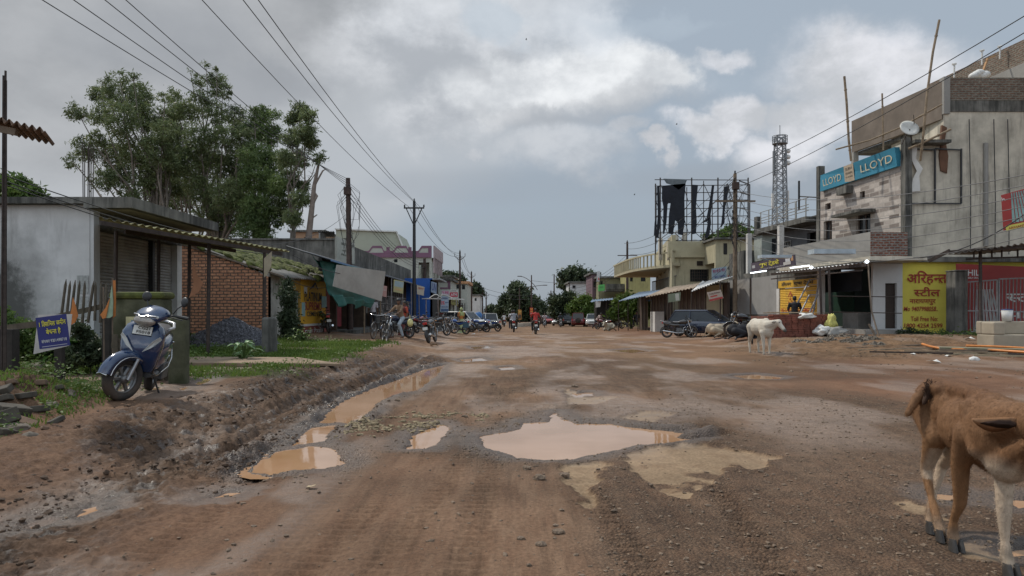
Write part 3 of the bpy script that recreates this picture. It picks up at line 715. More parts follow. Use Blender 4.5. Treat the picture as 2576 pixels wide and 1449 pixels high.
 # bamboo poles
for i,(pts,r,lb) in enumerate((([P(2363,50,27.8),P(2347,130,27.8),P(2333,230,27.8),P(2322,345,27.8),P(2315,405,28.2)],.045,'tallest bent bamboo pole rising past the concrete roof corner'),([P(2124,192,31),P(2130,260,31),P(2135,350,31),P(2141,405,31)],.05,'long bamboo pole standing left of the rooftop'),([P(2219,235,30),P(2221,300,30),P(2222,378,30)],.035,'shorter bamboo pole between two taller poles'),([P(2102,376,30.8),P(2190,352,30.3),P(2262,322,29.5),P(2370,262,28.6)],.035,'sloping bamboo pole tied across the upright poles'),([P(2286,374,28.5),P(2330,355,28.4),P(2392,325,28.2)],.045,'thick short bamboo propped beside the dish'))):
 mb=MB();mb.tube(pts,r,7)
 for a,b in zip(pts[:-1],pts[1:]):mb.tube([a.lerp(b,.48),a.lerp(b,.52)],r*1.3,7)
 tag(mb.build('bamboo_pole',M_bam),lb,'bamboo pole','bamboo poles lashed to the building')
 # satellite dish
c=P(2288,322,28.0);e=T('satellite_dish','white satellite dish on the rooftop of the concrete block','satellite dish',c)
R=Euler((math.radians(55),math.radians(-35),math.radians(20))).to_matrix()
mb=MB();mb.lathe([(0,-.07),(.12,-.062),(.25,-.035),(.36,.0),(.37,.012),(.25,-.02),(0,-.05)],24,'z',R=R);mb.build('dish',mat('dish_cream',(.50,.49,.45),.5),e)
mb=MB();mb.tube([R@Vector((.3,0,-.0)),Vector((.1,-.1,.35))+R@Vector((-.3,0,.4))],.012);mb.tube([(0,0,-.05),(.15,.1,-.5)],.025);mb.tube([(0,.1,-.1),(-.2,.2,-.6)],.02);mb.build('arm',M_steel,e)
# --- tiled shop house
e=T('tiled_building','two storey shop house faced with brown and cream tiles beside the concrete block','building',(15.8,31,0))
def at2(mb):T2=Matrix.Translation((-15.8,-31,0));mb.v=[T2@v for v in mb.v];return mb
M_tile=brickmat('patterned_tile',(.56,.50,.45),(.095,.070,.060),(.42,.38,.34),.62,.19,.022,bump=.1,wob_=0.,grime=.22)
Wt=ulen(2063,2268);z0t,z1t=3.5,7.3
def uo(px):return ulen(2063,px)
def zf(py,px):return ZZ(py,Yf(px))
holes=((uo(2072),4.3-z0t,uo(2093),zf(556,2080)-z0t),(uo(2076),zf(528,2080)-z0t,uo(2090),zf(512,2080)-z0t),(uo(2153),4.4-z0t,uo(2190),zf(537,2170)-z0t),(uo(2163),zf(500,2170)-z0t,uo(2176),zf(481,2170)-z0t))
mb=MB(fac(2063,z0t));mb.wall(Wt,4.0,holes,.22);at2(mb).build('tiled_wall',M_tile,e)
for h in holes:
 mb=MB(fac(2063,z0t));mb.bx(h[0],h[2],h[1],h[3],-.21,-.17);f=at2(mb).build('window',M_glass,e)
 mb=MB(fac(2063,z0t));mb.bx(h[0],h[0]+.05,h[1],h[3],-.165,-.12);mb.bx(h[2]-.05,h[2],h[1],h[3],-.165,-.12);mb.bx(h[0]+.05,h[2]-.05,h[3]-.05,h[3],-.165,-.12);mb.bx((h[0]+h[2])/2-.02,(h[0]+h[2])/2+.02,h[1],h[3]-.05,-.165,-.12);at2(mb).build('frame',M_brown,f)
mb=MB(fac(2063,z0t));mb.bx(uo(2130),uo(2203),zf(540,2170)-z0t+.0,zf(534,2170)-z0t+.02,.003,.75);at2(mb).build('window_shade',M_conc_d,e)
mb=MB(fac(2063,z0t));mb.bx(uo(2122),uo(2146),zf(489,2134)-z0t,zf(470,2134)-z0t,.003,.35);at2(mb).build('broken_ledge',M_conc_d,e)
mb=MB(fac(2063,z0t));mb.bx(-.25,-.003,0,5.0,-.25,.06);at2(mb).build('corner_post',M_conc_d,e)
# inside mass
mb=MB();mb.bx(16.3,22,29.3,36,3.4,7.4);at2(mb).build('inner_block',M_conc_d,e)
# balcony with fresh render and bare brick end
Yb0,Yb1=34.6,27.5
def bx_(Y,off=0):return 13.77-.093*(Y-27.5)-off
mb=MB(frame((bx_(Yb0),Yb0,3.42),RT,UPV));mb.wall((Yb0-Yb1)*1.0043,.95,(),.12);at2(mb).build('balcony_wall',M_conc_g,e)
mb=MB(frame((13.77,27.48,3.45),(1,0,0),UPV));mb.wall(1.42,.90,(),.115);at2(mb).build('brick_balcony_end',brickmat('red_brick_end',(.22,.075,.045),(.17,.06,.04),(.24,.22,.19),.21,.10,.024),e)
mb=MB();mb.add([(13.70,27.4,3.27),(15.9,27.4,3.27),(15.9,29,3.27),(15.3,34.8,3.27),(13.0,34.8,3.27),(13.70,27.4,3.42),(15.9,27.4,3.42),(15.9,29,3.42),(15.3,34.8,3.42),(13.0,34.8,3.42)],[(0,4,3,2,1),(5,6,7,8,9),(0,1,6,5),(4,0,5,9),(1,2,7,6),(2,3,8,7),(3,4,9,8)]);at2(mb).build('balcony_slab',M_conc,e)
mb=MB();mb.add([P(2188,642,28.3),P(2272,642,28.3),P(2268,655,28.6),P(2200,650,28.5)],[(0,1,2,3)])
mb=MB(frame((XX(2196,28.95),28.95,.25),(1,0,0),UPV));mb.wall(15.8-XX(2196,28.95),3.0,((XX(2227,28.95)-XX(2196,28.95),.36,XX(2256,28.95)-XX(2196,28.95),2.2),),.15);at2(mb).build('white_end_wall',M_white,e)
mb=MB();mb.bx(XX(2226,29),XX(2257,29),29.12,29.16,.6,2.47);d_=at2(mb).build('door',mat('dark_brown_door',(.035,.022,.016),.6),e)
mb=MB();mb.bx(15.35,15.8,28.85,29.0,.0,3.3)
# shop interior (dark, green wall, grey counter)
mb=MB();mb.add([(14.0,28.3,.0),(15.78,28.3,.0),(16.2,35,.0),(13.4,35,.0),(14.0,28.3,.58),(15.78,28.3,.58),(16.2,35,.58),(13.4,35,.58)],[(4,5,6,7),(0,1,5,4),(3,0,4,7),(1,2,6,5)]);at2(mb).build('shop_floor',M_conc_g,e)
mb=MB();mb.bx(16.2,16.3,29.1,39,.3,3.27);at2(mb).build('back_wall',mat('dark_green_wall',(.012,.035,.025),.7),e)
mb=MB(fac(2063,.34));
for (a,b,c,d) in ((2085,2135,.9,2.0),):mb.bx(uo(a),uo(b),c,d,-.28,-.24)
at2(mb).build('green_board',mat('green_board',(.012,.05,.03),.6),e)
mb=MB();mb.bx(14.6,15.3,30.2,31.6,.34,1.25);at2(mb).build('counter',mat('grey_counter',(.20,.19,.175),.6),e)
mb=MB()
for k in range(5):mb.bx(15.6,16.1,29.2,30.8,.7+k*.42,.73+k*.42)
for k in range(26):mb.box((15.75,29.3+random.random()*1.4,.8+.42*random.randrange(5)),(.2,.15,.2))
at2(mb).build('shelf',mat('shelf_goods',(.12,.12,.13),.7,.6,14),e)
mb=MB(fac(2063,0));mb.bx(uo(2088),uo(2200),2.2,3.1,.55,.58);at2(mb).build('hanging_dark_cloth',mat('dark_blue_cloth',(.022,.028,.038),.9,.2,2,.4,4),e)
# shade sheets over the shops, with posts
e=T('shop_awning','ragged corrugated awning with steel posts over the tiled shop front','awning',(13.2,31,0))
def at3(mb):T2=Matrix.Translation((-13.2,-31,0));mb.v=[T2@v for v in mb.v];return mb
a=P(1935,700,33.5);b=P(2200,640,26.6);
mb=MB();mb.sheet(P(1950,686,33.2),P(2178,660,27.0),Vector((15.2,28.4,3.32)),Vector((14.6,34.9,3.30)),26,.022,2);at3(mb).build('sheet',M_zinc,e)
mb=MB();mb.beam(P(1940,690,33.0),P(2178,667,26.9),.06,.10);mb.beam(P(1940,702,33.0),P(2170,680,27.0),.04,.05)
at3(mb).build('edge_beam',M_steel,e)
for px,yb in ((2085,866),(2062,850)):
 mb=MB();mb.tube([P(px,675,27.5),onG(px+6,27.5)],.045,6);at3(mb).build('post',M_steel,e)
mb=MB();mb.tube([P(2184,665,26.9),P(2192,780,26.5),P(2215,862,25.6)],.03,6);mb.beam(P(2186,815,25.8),P(2214,868,25.5),.10,.05);at3(mb).build('leaning_stick',M_wood,e)
mb=MB();mb.tube([P(2095,745,27),P(2270,747,27)],.02,6);mb.tube([P(2095,785,27),P(2268,788,27)],.02,6);at3(mb).build('rope_rail',M_steel,e)
mb=MB();p=P(2150,636,27.5);mb.box(p+Vector((-.8,.2,.05)),(1.6,.6,.18));mb.box(p+Vector((-2.6,1.3,-.05)),(1.2,.5,.12));o=mb.build('roof_box',mat('pale_blue_sheet',(.36,.42,.46),.5));tag(o,'pale blue metal sheet box lying on the shop awning','metal sheet')
# lit tube lamps and bulbs
for i,(pa,pb,Y,lb) in enumerate((((1892,750.5),(1922,744.5),30.5,'lit white tube lamp under the purple shop board'),((2002,733),(2036,725.5),29.5,'lit white tube lamp right of the purple shop board'))):
 mb=MB();mb.tube([P(*pa,Y),P(*pb,Y)],.018,6)
 A_=P((1892,1988)[i],(685,656)[i],Y);B_=P((1922,2038)[i],(678,644)[i],Y);mb=MB();mb.tube([P(1888+i*100,687-i*13,Y),P(1928+i*108,681-i*13,Y)],.022,6)
 tag(mb.build('tube_lamp',emit('lamp_glow',(.85,.93,1),5)),lb,'lamp','lit lamps under the shop awnings')
for i,(px,py,Y,lb) in enumerate(((2181,658,26.8,'lit square bulb hanging at the right end of the shop awning'),(2041,673,29.5,'small lit bulb beneath the awning by the yellow shutter'))):
 mb=MB();mb.ell(P(px,py,Y),(.07,.07,.06),10);tag(mb.build('bulb',emit('lamp_glow',(.85,.93,1),5)),lb,'lamp','lit lamps under the shop awnings')
 # LLOYD board along the parapet
Yl,Yr=Yf(2064),Yf(2254)
pts=[P(2064,441,Yl-.35),P(2250,370,Yr-.35),P(2257,418,Yr-.3),P(2063,482,Yl-.3)]
blue=(.035,.22,.33)
sign('shop_board','long blue LLOYD signboard along the top of the tiled building','signboard',pts,blue,[('LLOYD',(.55,.50,.36),-.32,-.04,.27,.42),('SUBH',(.03,.03,.03),-.075,.27,.085,.15),('TRADERS',(.03,.03,.03),-.075,.02,.095,.12),('MO. 9407998058',(.03,.03,.03),-.075,-.2,.09,.09),('LLOYD',(.55,.50,.36),.27,.0,.38,.42)],t=.22,bands=[(-.075,0,.13,.98,(.42,.34,.25))],bold=0.)
mb=MB()
for (pa,pb,Y) in (((2090,483),(2160,462),30),((2180,415),(2290,395),29),((1998,590),(2160,565),31)):pass
# --- yellow painted steel shop wall facing the camera
e=T('yellow_shop_wall','bright yellow wall painted with red steel shop lettering','wall',(15.8,28.98,0))
Yw=28.95
M_yel=mat('yellow_paint',(.68,.60,.10),.85,.10,.8,.2,25,dirt=.45,dirtcol=(.25,.22,.08),streak=True,dlo=.56)
mb=MB(frame((0,0,-.1),(1,0,0),UPV));mb.wall(14,3.4,(),.2);mb.build('wall',M_yel,e)
M_red=mat('red_ink',(.32,.035,.025),.7,.15,6,0)
def wt(s,px,py,w_,h_,**k):
 return text(s,frame((XX(px,Yw)-15.8,Yw-28.98,ZZ(py,Yw)),(1,0,0),UPV),w_/F*Yw,h_/F*Yw,k.get('bold',.03),k.get('m',M_red),e,label=k.get('label'),shear=k.get('shear',0))
wt('अिरहन~त',2332,699,101,36,bold=.035);wt('स~टील',2332,734,66,24,bold=.03);wt('नारायणपुर',2321,760,66,15,bold=.03)
wt('Mo 9407998058..',2316,777,86,12,shear=.2,bold=.02);wt('Toll Free No:',2325,802,68,12,bold=.02);wt('1800 4254 2599',2323,819,96,11,bold=.03)
# concrete gate pillar
p=onG(2407,27.2);mb=MB();mb.bx(-.24,.24,-.3,.3,-.1,ZZ(684,27.2)-p.z);mb.bx(-.26,.26,-.32,.32,ZZ(684,27.2)-p.z+.002,ZZ(680,27.2)-p.z)
o=mb.build('gate_pillar',M_conc_d,loc=p);bevel(o,.03);tag(o,'black stained concrete gate pillar beside the yellow wall','pillar')
# red poster wall
e=T('red_banner','wide red HIL banner hung behind the grey bar gates','banner',(19.5,28.6,1.8))
pts=[P(2405,663,28.4),P(2700,676,28.4),P(2700,860,28.4),P(2412,840,28.4)]
slab([Vector(q)-Vector((19.5,28.6,1.8)) for q in pts],.02).build('sheet',mat('banner_red',(.28,.03,.025),.6,.12,1,.15,4),e)
for (s,px,py,w_,h_) in (('HIL',2449,686,29,15),('CK BIRLA GROUP',2446,699,38,5),('स~टील',2590,745,120,30),('पाईप',2590,790,110,28)):
 text(s,frame((XX(px,28.4)-19.5,-.205,ZZ(py,28.4)-1.8),(1,0,0),UPV),w_/F*28.4,h_/F*28.4,.03,M_bone,e)
mb=MB(frame((XX(2478,28.38)-19.5,-.215,ZZ(790,28.38)-1.8),(1,0,0),UPV))
for k in range(7):mb.prism([(-.35+k*.1,.98),(-.28+k*.1,.98),(-.3+k*.17,-.8+.0*k),(-.42+k*.17,-.8)],.004,.0)
mb.build('printed_sheets',mat('print_grey',(.38,.38,.38),.6),e)
# bar gates
M_gate=mat('silver_gate_paint',(.25,.245,.25),.55,.25,4,.2,40,dirt=.6,dirtcol=(.16,.08,.045))
for gi,(pa,pb,yt0,yt1,yb) in enumerate(((2416,2508,711,704,862),(2513,2640,702,697,862))):
 Y=27.0;x0,x1=XX(pa,Y),XX(pb,Y);o=Vector((x0,Y,zb(x0,Y)))
 e=T('bar_gate',['left leaf of the silver grey bar gate next to the pillar','right leaf of the silver grey bar gate at the photo edge'][gi],'gate',o,group='bar gate leaves')
 zt0,zt1,zm,zbm=ZZ(yt0,Y)-o.z,ZZ(yt1,Y)-o.z,ZZ(782+2*gi,Y)-o.z,.12
 mb=MB();w_=x1-x0;mb.beam((0,0,zt0),(w_,0,zt1),.05);mb.beam((0,0,zm),(w_,0,zm),.045);mb.beam((0,0,zbm),(w_,0,zbm),.045);mb.beam((0,0,0),(0,0,zt0),.05);mb.beam((w_,0,0),(w_,0,zt1),.05);mb.build('gate_frame',M_gate,e)
 n_=11 if gi==0 else 14
 for k in range(1,n_):
  mb=MB();x=w_*k/n_;mb.tube([(x,0,zbm),(x+.02*random.uniform(-1,1),.02,(zbm+zt0)/2),(x,0,zt0+(zt1-zt0)*k/n_)],.018,6);mb.build('bar',M_gate,e)
  # corrugated porch roof at the right edge
e=T('porch_roof','rusty corrugated porch roof on a dark post in front of the red banner','porch roof',(18,25,0))
mb=MB(Matrix.Translation((-18,-25,0)));a0=P(2338,652,25.6);mb.sheet(P(2385,640,24.4),P(2760,585,22.5),P(2900,600,27.5),P(2440,640,27.5),22,.03,1);mb.M=Matrix();mb.build('corrugated_sheet',M_asb,e)
mb=MB(Matrix.Translation((-18,-25,0)));mb.beam(P(2336,657,25.6),P(2390,630,25),.05,.12);mb.beam(P(2385,634,24.5),P(2700,612,23),.08,.10);mb.beam(P(2430,652,25),P(2600,645,24),.05);
for px in (2450,2495,2520,2560):mb.beam(P(px,628,24.3),P(px,650,24.3),.04)
mb.build('truss',M_steel,e)
mb=MB(Matrix.Translation((-18,-25,0)));mb.tube([P(2466,628,24.6),P(2467,780,24.4),onG(2472,24.2)],.055,8);mb.build('post',M_steel,e)
# HIL board upper right
pts=[P(2518,491,26),P(2640,458,25.2),P(2640,562,25.2),P(2524,580,26)]
e=sign('steel_board','red and yellow corrugated sheet advertisement board high at the right edge','signboard',pts,(.36,.035,.03),[('HIL',(.7,.68,.65),-.38,.35,.13,.10),('ARIHANT STEEL',(.3,.03,.02),-.14,-.44,.6,.06)],t=.05,bands=[(0,-.43,.985,.14,(.55,.48,.09))])
M_,w_,h_=qframe(pts);c_=M_.translation.copy();mb=MB(Matrix.Translation(-c_)@M_)
for k in range(9):mb.prism([(-.32+k*.07,.62),(-.28+k*.07,.64),(-.38+k*.115,-.45),(-.47+k*.115,-.43)],.012,.02)
mb.build('printed_roof_sheets',mat('print_teal',(.20,.32,.30),.5),e)
# --- shops left of the awning: yellow shutter shop
e=T('yellow_shutter_shop','shop with yellow painted roller shutter advertising cement','shop',(14.8,38,0))
def at4(mb,c=(-14.8,-38,0)):T2=Matrix.Translation(c);mb.v=[T2@v for v in mb.v];return mb
of=.55
def facO(px,z,Yo):
 return frame((XX(px,Yo),Yo,z),RT,UPV)
Ys0=36.0;x0=XX(1963,Ys0)
def offx(Y):return x0-.093*(Y-Ys0)
def Yo(px):return (x0+.093*Ys0)/((px-HX)/F+.093)
M_yel2=mat('shutter_yellow',(.62,.36,.03),.6,.12,1.5,.15,25,dirt=.4,dirtcol=(.25,.15,.04),streak=True)
ya,yb_=Yo(1963),Yo(2058);wS=(ya-yb_)*1.0043
mb=MB(frame((offx(ya),ya,.3),RT,UPV));shutter(mb,wS,2.15);at4(mb).build('roller_shutter',M_yel2,e)
mb=MB(frame((offx(ya)-.06,ya,2.47),RT,UPV));mb.bx(-.1,wS,0,.36,-.1,.0);at4(mb).build('shutter_box',M_yel2,e)
mb=MB(frame((offx(ya)-.06,ya,.3),RT,UPV));mb.bx(-.3,-.02,-.05,2.16,-.2,0);at4(mb).build('door_jamb',M_bone,e)
mb=MB(frame((offx(ya)-.06,ya,.3),RT,UPV));mb.bx(wS+.02,wS+.35,-.05,2.9,-.2,0);at4(mb).build('door_jamb',M_bone,e)
mb=MB(frame((offx(ya)-.0,ya,2.84),RT,UPV));mb.bx(-4.6,wS,0,.6,-.3,-.05);at4(mb).build('lintel',M_conc_d,e)
def st(s,fr,z,w_,h_,m,bold=.03):text(s,Matrix.Translation((-14.8,-38,0))@frame((offx(ya-wS*fr)-.03,ya-wS*fr,z),RT,UPV),w_,h_,bold,m,e,lift=.03)
M_ink=mat('black_ink',(.03,.025,.02),.7,.1,5,0)
st('JK LAKSHMI CEMENT',.5,1.35,2.9*wS/3.2,.24,M_red,.04);st('CEMENT',.52,1.07,1.0,.13,M_ink);st('हेड आिफस',.3,.75,.8,.17,M_ink);st('नारायणपुर',.85,.75,.8,.17,M_ink)
M_lx=frame((offx(ya-wS*.32)-.05,ya-wS*.32,1.9),RT,UPV);mb=MB(Matrix.Translation((-14.8,-38,0))@M_lx)
for s_ in (1,-1):mb.prism([(-.2,.06*s_),(0,.3*s_),(.2,.06*s_),(.2,.16*s_),(0,.4*s_),(-.2,.16*s_)][::s_],.004,.02)
mb.ell((0,0,.02),(.07,.07,.01),10);mb.build('emblem',M_red,e)
text('डीलर  प्भा टे्डसे',Matrix.Translation((-14.8,-38,0))@frame((offx(ya-wS*.5)-.07,ya-wS*.5,2.65),RT,UPV),wS*.86,.24,.03,M_ink,e,lift=.01)
# white and black low wall with cement lettering
e=T('low_shop_wall','pale shop wall with a black base and faded yellow cement lettering','wall',(14,42,0))
yc,yd=Yo(1800),Yo(1955);wP=(yc-yd)
def at5(mb):return at4(mb,(-14,-42,0))
mb=MB(frame((offx(yc),yc,1.15),RT,UPV));mb.wall(wP,2.0,(),.2);at5(mb).build('wall',mat('pale_grey_plaster',(.27,.26,.245),.9,.15,.8,.25,25,dirt=.5,dirtcol=(.12,.12,.11)),e)
mb=MB(frame((offx(yc)-.01,yc,.0),RT,UPV));mb.wall(wP,1.15,(),.2);at5(mb).build('black_base',mat('black_base',(.03,.03,.025),.8,.3,1.2,.2,dirt=.8,dirtcol=(.22,.17,.03),dscale=.5,dlo=.5),e)
text('PLATINUM',Matrix.Translation((-14,-42,0))@frame((offx(Yo(1890))-.02,Yo(1890),.92),RT,UPV),3.6,.34,.04,mat('dull_yellow_ink',(.16,.125,.03),.8,.2,5,0),e,lift=.01)
text('SUPREMO',Matrix.Translation((-14,-42,0))@frame((offx(Yo(1860))-.02,Yo(1860),.5),RT,UPV),3.0,.3,.04,mat('dull_orange_ink',(.20,.10,.02),.8,.2,5,0),e,lift=.01)
mb=MB(frame((offx(yc)-.12,yc,0),RT,UPV));mb.bx(0,.45,0,3.15,-.1,.1);mb.bx(.9,2.6,1.2,3.1,.125,.16);at5(mb).build('shutter_box',M_conc_d,e)
# purple board
pts=[P(1890,662,33.0),P(1997,641,30.4),P(1999,667,30.4),P(1890,685,33.0)]
sign('shop_board','grey purple Hindi signboard with yellow letters above the shop awning','signboard',pts,(.085,.065,.085),[('शुभ टे्डसे',(.62,.55,.06),-.06,.08,.46,.62),('हमारे यहां सभी पकार का सामान मिलता है',(.5,.5,.5),0,-.36,.6,.10)],t=.08,bands=[(.36,.15,.10,.5,(.55,.55,.55)),(.34,-.2,.16,.3,(.5,.48,.45)),(.455,.2,.05,.45,(.45,.25,.12)),(-.44,.05,.07,.3,(.45,.45,.45))])
# leaning steel gate and ladder in front of the yellow shutter
e=T('steel_grille','silver steel stair grille leaning on the yellow shutter','grille',onG(2020,31))
o_=onG(2020,31);mb=MB(Matrix.Translation(-o_));a,b,c,d=P(1992,790,31),P(2037,704,31.5),P(2062,700,31.4),P(2045,790,31)
for (p,q) in ((a,b),(b,c),(c,d)):mb.beam(p,q,.05)
for k in range(1,6):mb.beam(a.lerp(b,k/6),d.lerp(c,k/6),.02)
a,b,c,d=P(2010,796,30.5),P(2036,742,30.8),P(2058,741,30.8),P(2030,800,30.6)
for (p,q) in ((a,b),(b,c),(c,d)):mb.beam(p,q,.05)
mb.build('bar_frame',M_gate,e)
# roofed terrace house behind the yellow shutter shop
e=T('terrace_house','flat roofed house with steel terrace railing left of the tiled building','building',(15.5,40,0))
def at6(mb):return at4(mb,(-15.5,-40,0))
y6a,y6b=42.0,36.3
def xx6(Y):return 15.15-.093*(Y-36)
mb=MB(frame((xx6(y6a)+.9,y6a,3.0),RT,UPV));mb.wall(5.9,3.0,((.6,1.3,1.9,2.3),(3.6,.3,5.6,2.5)),.2);at6(mb).build('wall',mat('blue_grey_wall',(.17,.175,.185),.9,.15),e)
mb=MB(frame((xx6(y6a)+1.2,y6a,3.0),RT,UPV));mb.bx(0,5.9,0,3,-.3,-.1);at6(mb).build('dark_rooms',M_dark,e)
mb=MB(frame((xx6(y6a)+.88,y6a,3.0),RT,UPV))
for k in range(7):mb.bx(.6+k*.21,.62+k*.21,1.3,2.3,0,.02)
for k in range(5):mb.bx(.6,1.9,1.3+k*.24,1.32+k*.24,.021,.04)
at6(mb).build('window_grille',M_bone,e)
mb=MB(frame((xx6(y6a)-.3,y6a+.3,5.85),RT,UPV));mb.bx(0,6.1,0,.28,-2,0);at6(mb).build('roof_slab',M_conc_d,e)
mb=MB(frame((xx6(y6a)-.3,y6a+.3,6.13),RT,UPV));mb.bx(0,.35,0,.75,-.3,-.02);mb.bx(.4,6.1,0,.42,-2.0,-1.9);at6(mb).build('parapet',M_conc_d,e)
mb=MB();mb.bx(14.05,14.3,37.6,37.9,3,5.85);at6(mb).build('column',M_bone,e)
mb=MB();mb.bx(13.7,13.95,41.6,41.9,3,5.85);at6(mb).build('column',M_bone,e)
M_ss=mat('stainless',(.42,.40,.36),.35,.1,3,0,metal=.8);mb=MB(frame((xx6(y6a)-.25,y6a+.3,6.13),RT,UPV))
for k in range(6):mb.tube([(.6+k*1.05,0,-.1),(.6+k*1.05,.95,-.1)],.03+.02*(k==4),6)
for z in (.3,.45,.6,.95):mb.tube([(.5,z,-.1),(6.1,z,-.1)],.02,6)
at6(mb).build('railing',M_ss,e)
mb=MB();a=P(2010,455,35.5);b=P(2010,528,35.5);mb.tube([a,b],.05,6);mb.tube([P(2010,494,35.5),P(2062,497,34.5)],.03,5);tag(mb.build('service_mast',M_black),'black service mast with insulators on the terrace','mast')
# --- cream house with balcony, further down
e=T('cream_house','weathered cream two storey house with rounded roof balcony','building',(13,58,0))
def at7(mb):return at4(mb,(-13,-58,0))
Yc=55.
mb=MB(frame((XX(1690,Yc),Yc,0),(1,0,0),UPV));w1=XX(1850,Yc)-XX(1690,Yc)
h1=((XX(1736,Yc)-XX(1690,Yc),ZZ(708,Yc),XX(1782,Yc)-XX(1690,Yc),ZZ(678,Yc)),(XX(1753,Yc)-XX(1690,Yc),ZZ(668,Yc),XX(1768,Yc)-XX(1690,Yc),ZZ(657,Yc)))
mb.wall(w1,ZZ(648,Yc),h1,.25);at7(mb).build('wall',M_cream,e)
for h in h1:
 mb=MB(frame((XX(1690,Yc),Yc+.2,0),(1,0,0),UPV));mb.bx(h[0],h[2],h[1],h[3],0,.03);f=at7(mb).build('window',M_glass,e)
 mb=MB(frame((XX(1690,Yc),Yc-.03,0),(1,0,0),UPV))
 for k in range(9):x=h[0]+(h[2]-h[0])*k/8;mb.bx(x-.012,x+.012,h[1],h[3],0,.02)
 for k in range(5):z=h[1]+(h[3]-h[1])*k/4;mb.bx(h[0],h[2],z-.012,z+.012,.021,.035)
 at7(mb).build('grille',M_steel,f)
mb=MB(frame((XX(1680,Yc),Yc-.25,ZZ(648,Yc)),(1,0,0),UPV));mb.bx(0,w1+.4,0,.18,-.5,0);mb.bx(0,w1+.4,.18,1.25,-.3,-.1);at7(mb).build('parapet',M_cream,e)
Yh=52.;mb=MB(frame((XX(1800,Yh),Yh,ZZ(660,Yh)),(1,0,0),UPV));mb.wall(XX(1918,Yh)-XX(1800,Yh),ZZ(603,Yh)-ZZ(660,Yh),(),5.);at7(mb).build('upper_room',M_cream,e)
mb=MB(frame((XX(1800,Yh),Yh-.2,0),(1,0,0),UPV));mb.bx(0,XX(1850,Yh)-XX(1800,Yh),2.5,ZZ(660,Yh),-.3,0)
mb=MB();mb.bx(XX(1793,Yh),XX(1930,Yh),Yh-.35,Yh+5.2,ZZ(603,Yh),ZZ(598,Yh));at7(mb).build('roof_slab',M_conc_d,e)
mb=MB(frame((XX(1800,Yh),Yh,1.5),(1,0,0),UPV));mb.wall(XX(1918,Yh)-XX(1800,Yh),ZZ(660,Yh)-1.5,(),.3);at7(mb).build('side_wall',M_cream,e)
mb=MB();mb.bx(XX(1820,Yh),XX(1829,Yh),Yh-.03,Yh+.1,ZZ(640,Yh),ZZ(612,Yh));at7(mb).build('door',M_dark,e)
# road-facing front with two balconies and rounded end
Yfa=72.;xfa=XX(1645,Yfa)
mb=MB(frame((XX(1650,Yfa),Yfa,0),Vector((XX(1690,Yc)-XX(1650,Yfa),Yc-Yfa,0)).normalized(),UPV));wf=Vector((XX(1690,Yc)-XX(1650,Yfa),Yc-Yfa)).length
hf=((wf*.30,4.6,wf*.42,6.3),(wf*.55,4.6,wf*.66,6.6),(wf*.05,4.5,wf*.15,5.6));mb.wall(wf,7.2,hf,.3);at7(mb).build('front_wall',M_cream,e)
for h in hf:
 mb=MB(frame((XX(1650,Yfa)+.3,Yfa,0),Vector((XX(1690,Yc)-XX(1650,Yfa),Yc-Yfa,0)).normalized(),UPV));mb.bx(h[0],h[2],h[1],h[3],-.0,.03);at7(mb).build('window',mat('blue_shutter',(.12,.16,.22),.6),e)
def arc_slab(z0,z1,rr,name,m,t=None):
 cx,cy=XX(1672,60),60.;out=[]
 pts=[(XX(1712,Yc-.3),Yc-.3),(XX(1690,Yc-1.2),Yc-1.2)]+[(cx-rr*math.sin(a)+.2,cy+6-11*math.cos(a)*.9) for a in [i*PI/2/8 for i in range(9)]]+[(cx-rr+.2,73),(cx+2,73)]
 mb=MB(frame((0,0,z1),(1,0,0),(0,1,0)));mb.prism([(p[0],p[1]) for p in pts],z1-z0,0)
 at7(mb).build(name,m,e);return pts
pts=arc_slab(ZZ(672,56),ZZ(665,56),2.6,'balcony_slab',M_cream)
mb=MB()
for a,b in zip(pts[1:-2],pts[2:-1]):
 a,b=Vector(a),Vector(b);n=max(1,int((b-a).length/.55))
 for k in range(n):
  q=a.lerp(b,k/n);mb.tube([(q.x,q.y,ZZ(665,56)),(q.x,q.y,ZZ(665,56)+.9)],.07,6)
 mb.beam((a.x,a.y,ZZ(665,56)+.95),(b.x,b.y,ZZ(665,56)+.95),.16,.12)
at7(mb).build('balustrade',M_cream,e)
mb=MB(frame((XX(1640,66),66,2.9),Vector((XX(1700,54.5)-XX(1640,66),54.5-66,0)).normalized(),UPV));ww=Vector((XX(1700,54.5)-XX(1640,66),54.5-66)).length
mb.bx(0,ww,0,.2,-1.2,0)
for k in range(24):mb.bx(ww*k/24,ww*k/24+.04,.2,1.1,-.05,-.01)
mb.bx(0,ww,1.1,1.18,-.07,0);at7(mb).build('balcony',M_conc_d,e)
for k,(px,y0,y1) in enumerate(((1658,645,600),(1679,640,610),(1698,655,592),(1718,660,585),(1745,650,615),(1767,650,605))):
 mb=MB();Y=57;mb.bx(XX(px,Y),XX(px+9,Y),Y,Y+.3,ZZ(648,Y)-.2,ZZ(y1,Y));
 for q in range(4):mb.tube([(XX(px,Y)+.06+.06*q,Y+.15,ZZ(y1,Y)),(XX(px,Y)+.05+.07*q,Y+.15,ZZ(y1-14,Y))],.012,4)
 at7(mb).build('roof_column',M_conc,e)
sign('board','small blue square board on the cream house balcony','signboard',[P(1626,737,60),P(1648,734,58),P(1648,757,58),P(1626,758,60)],(.05,.16,.36),[('JSW',(.6,.6,.6),-.1,.15,.4,.3)],t=.05)
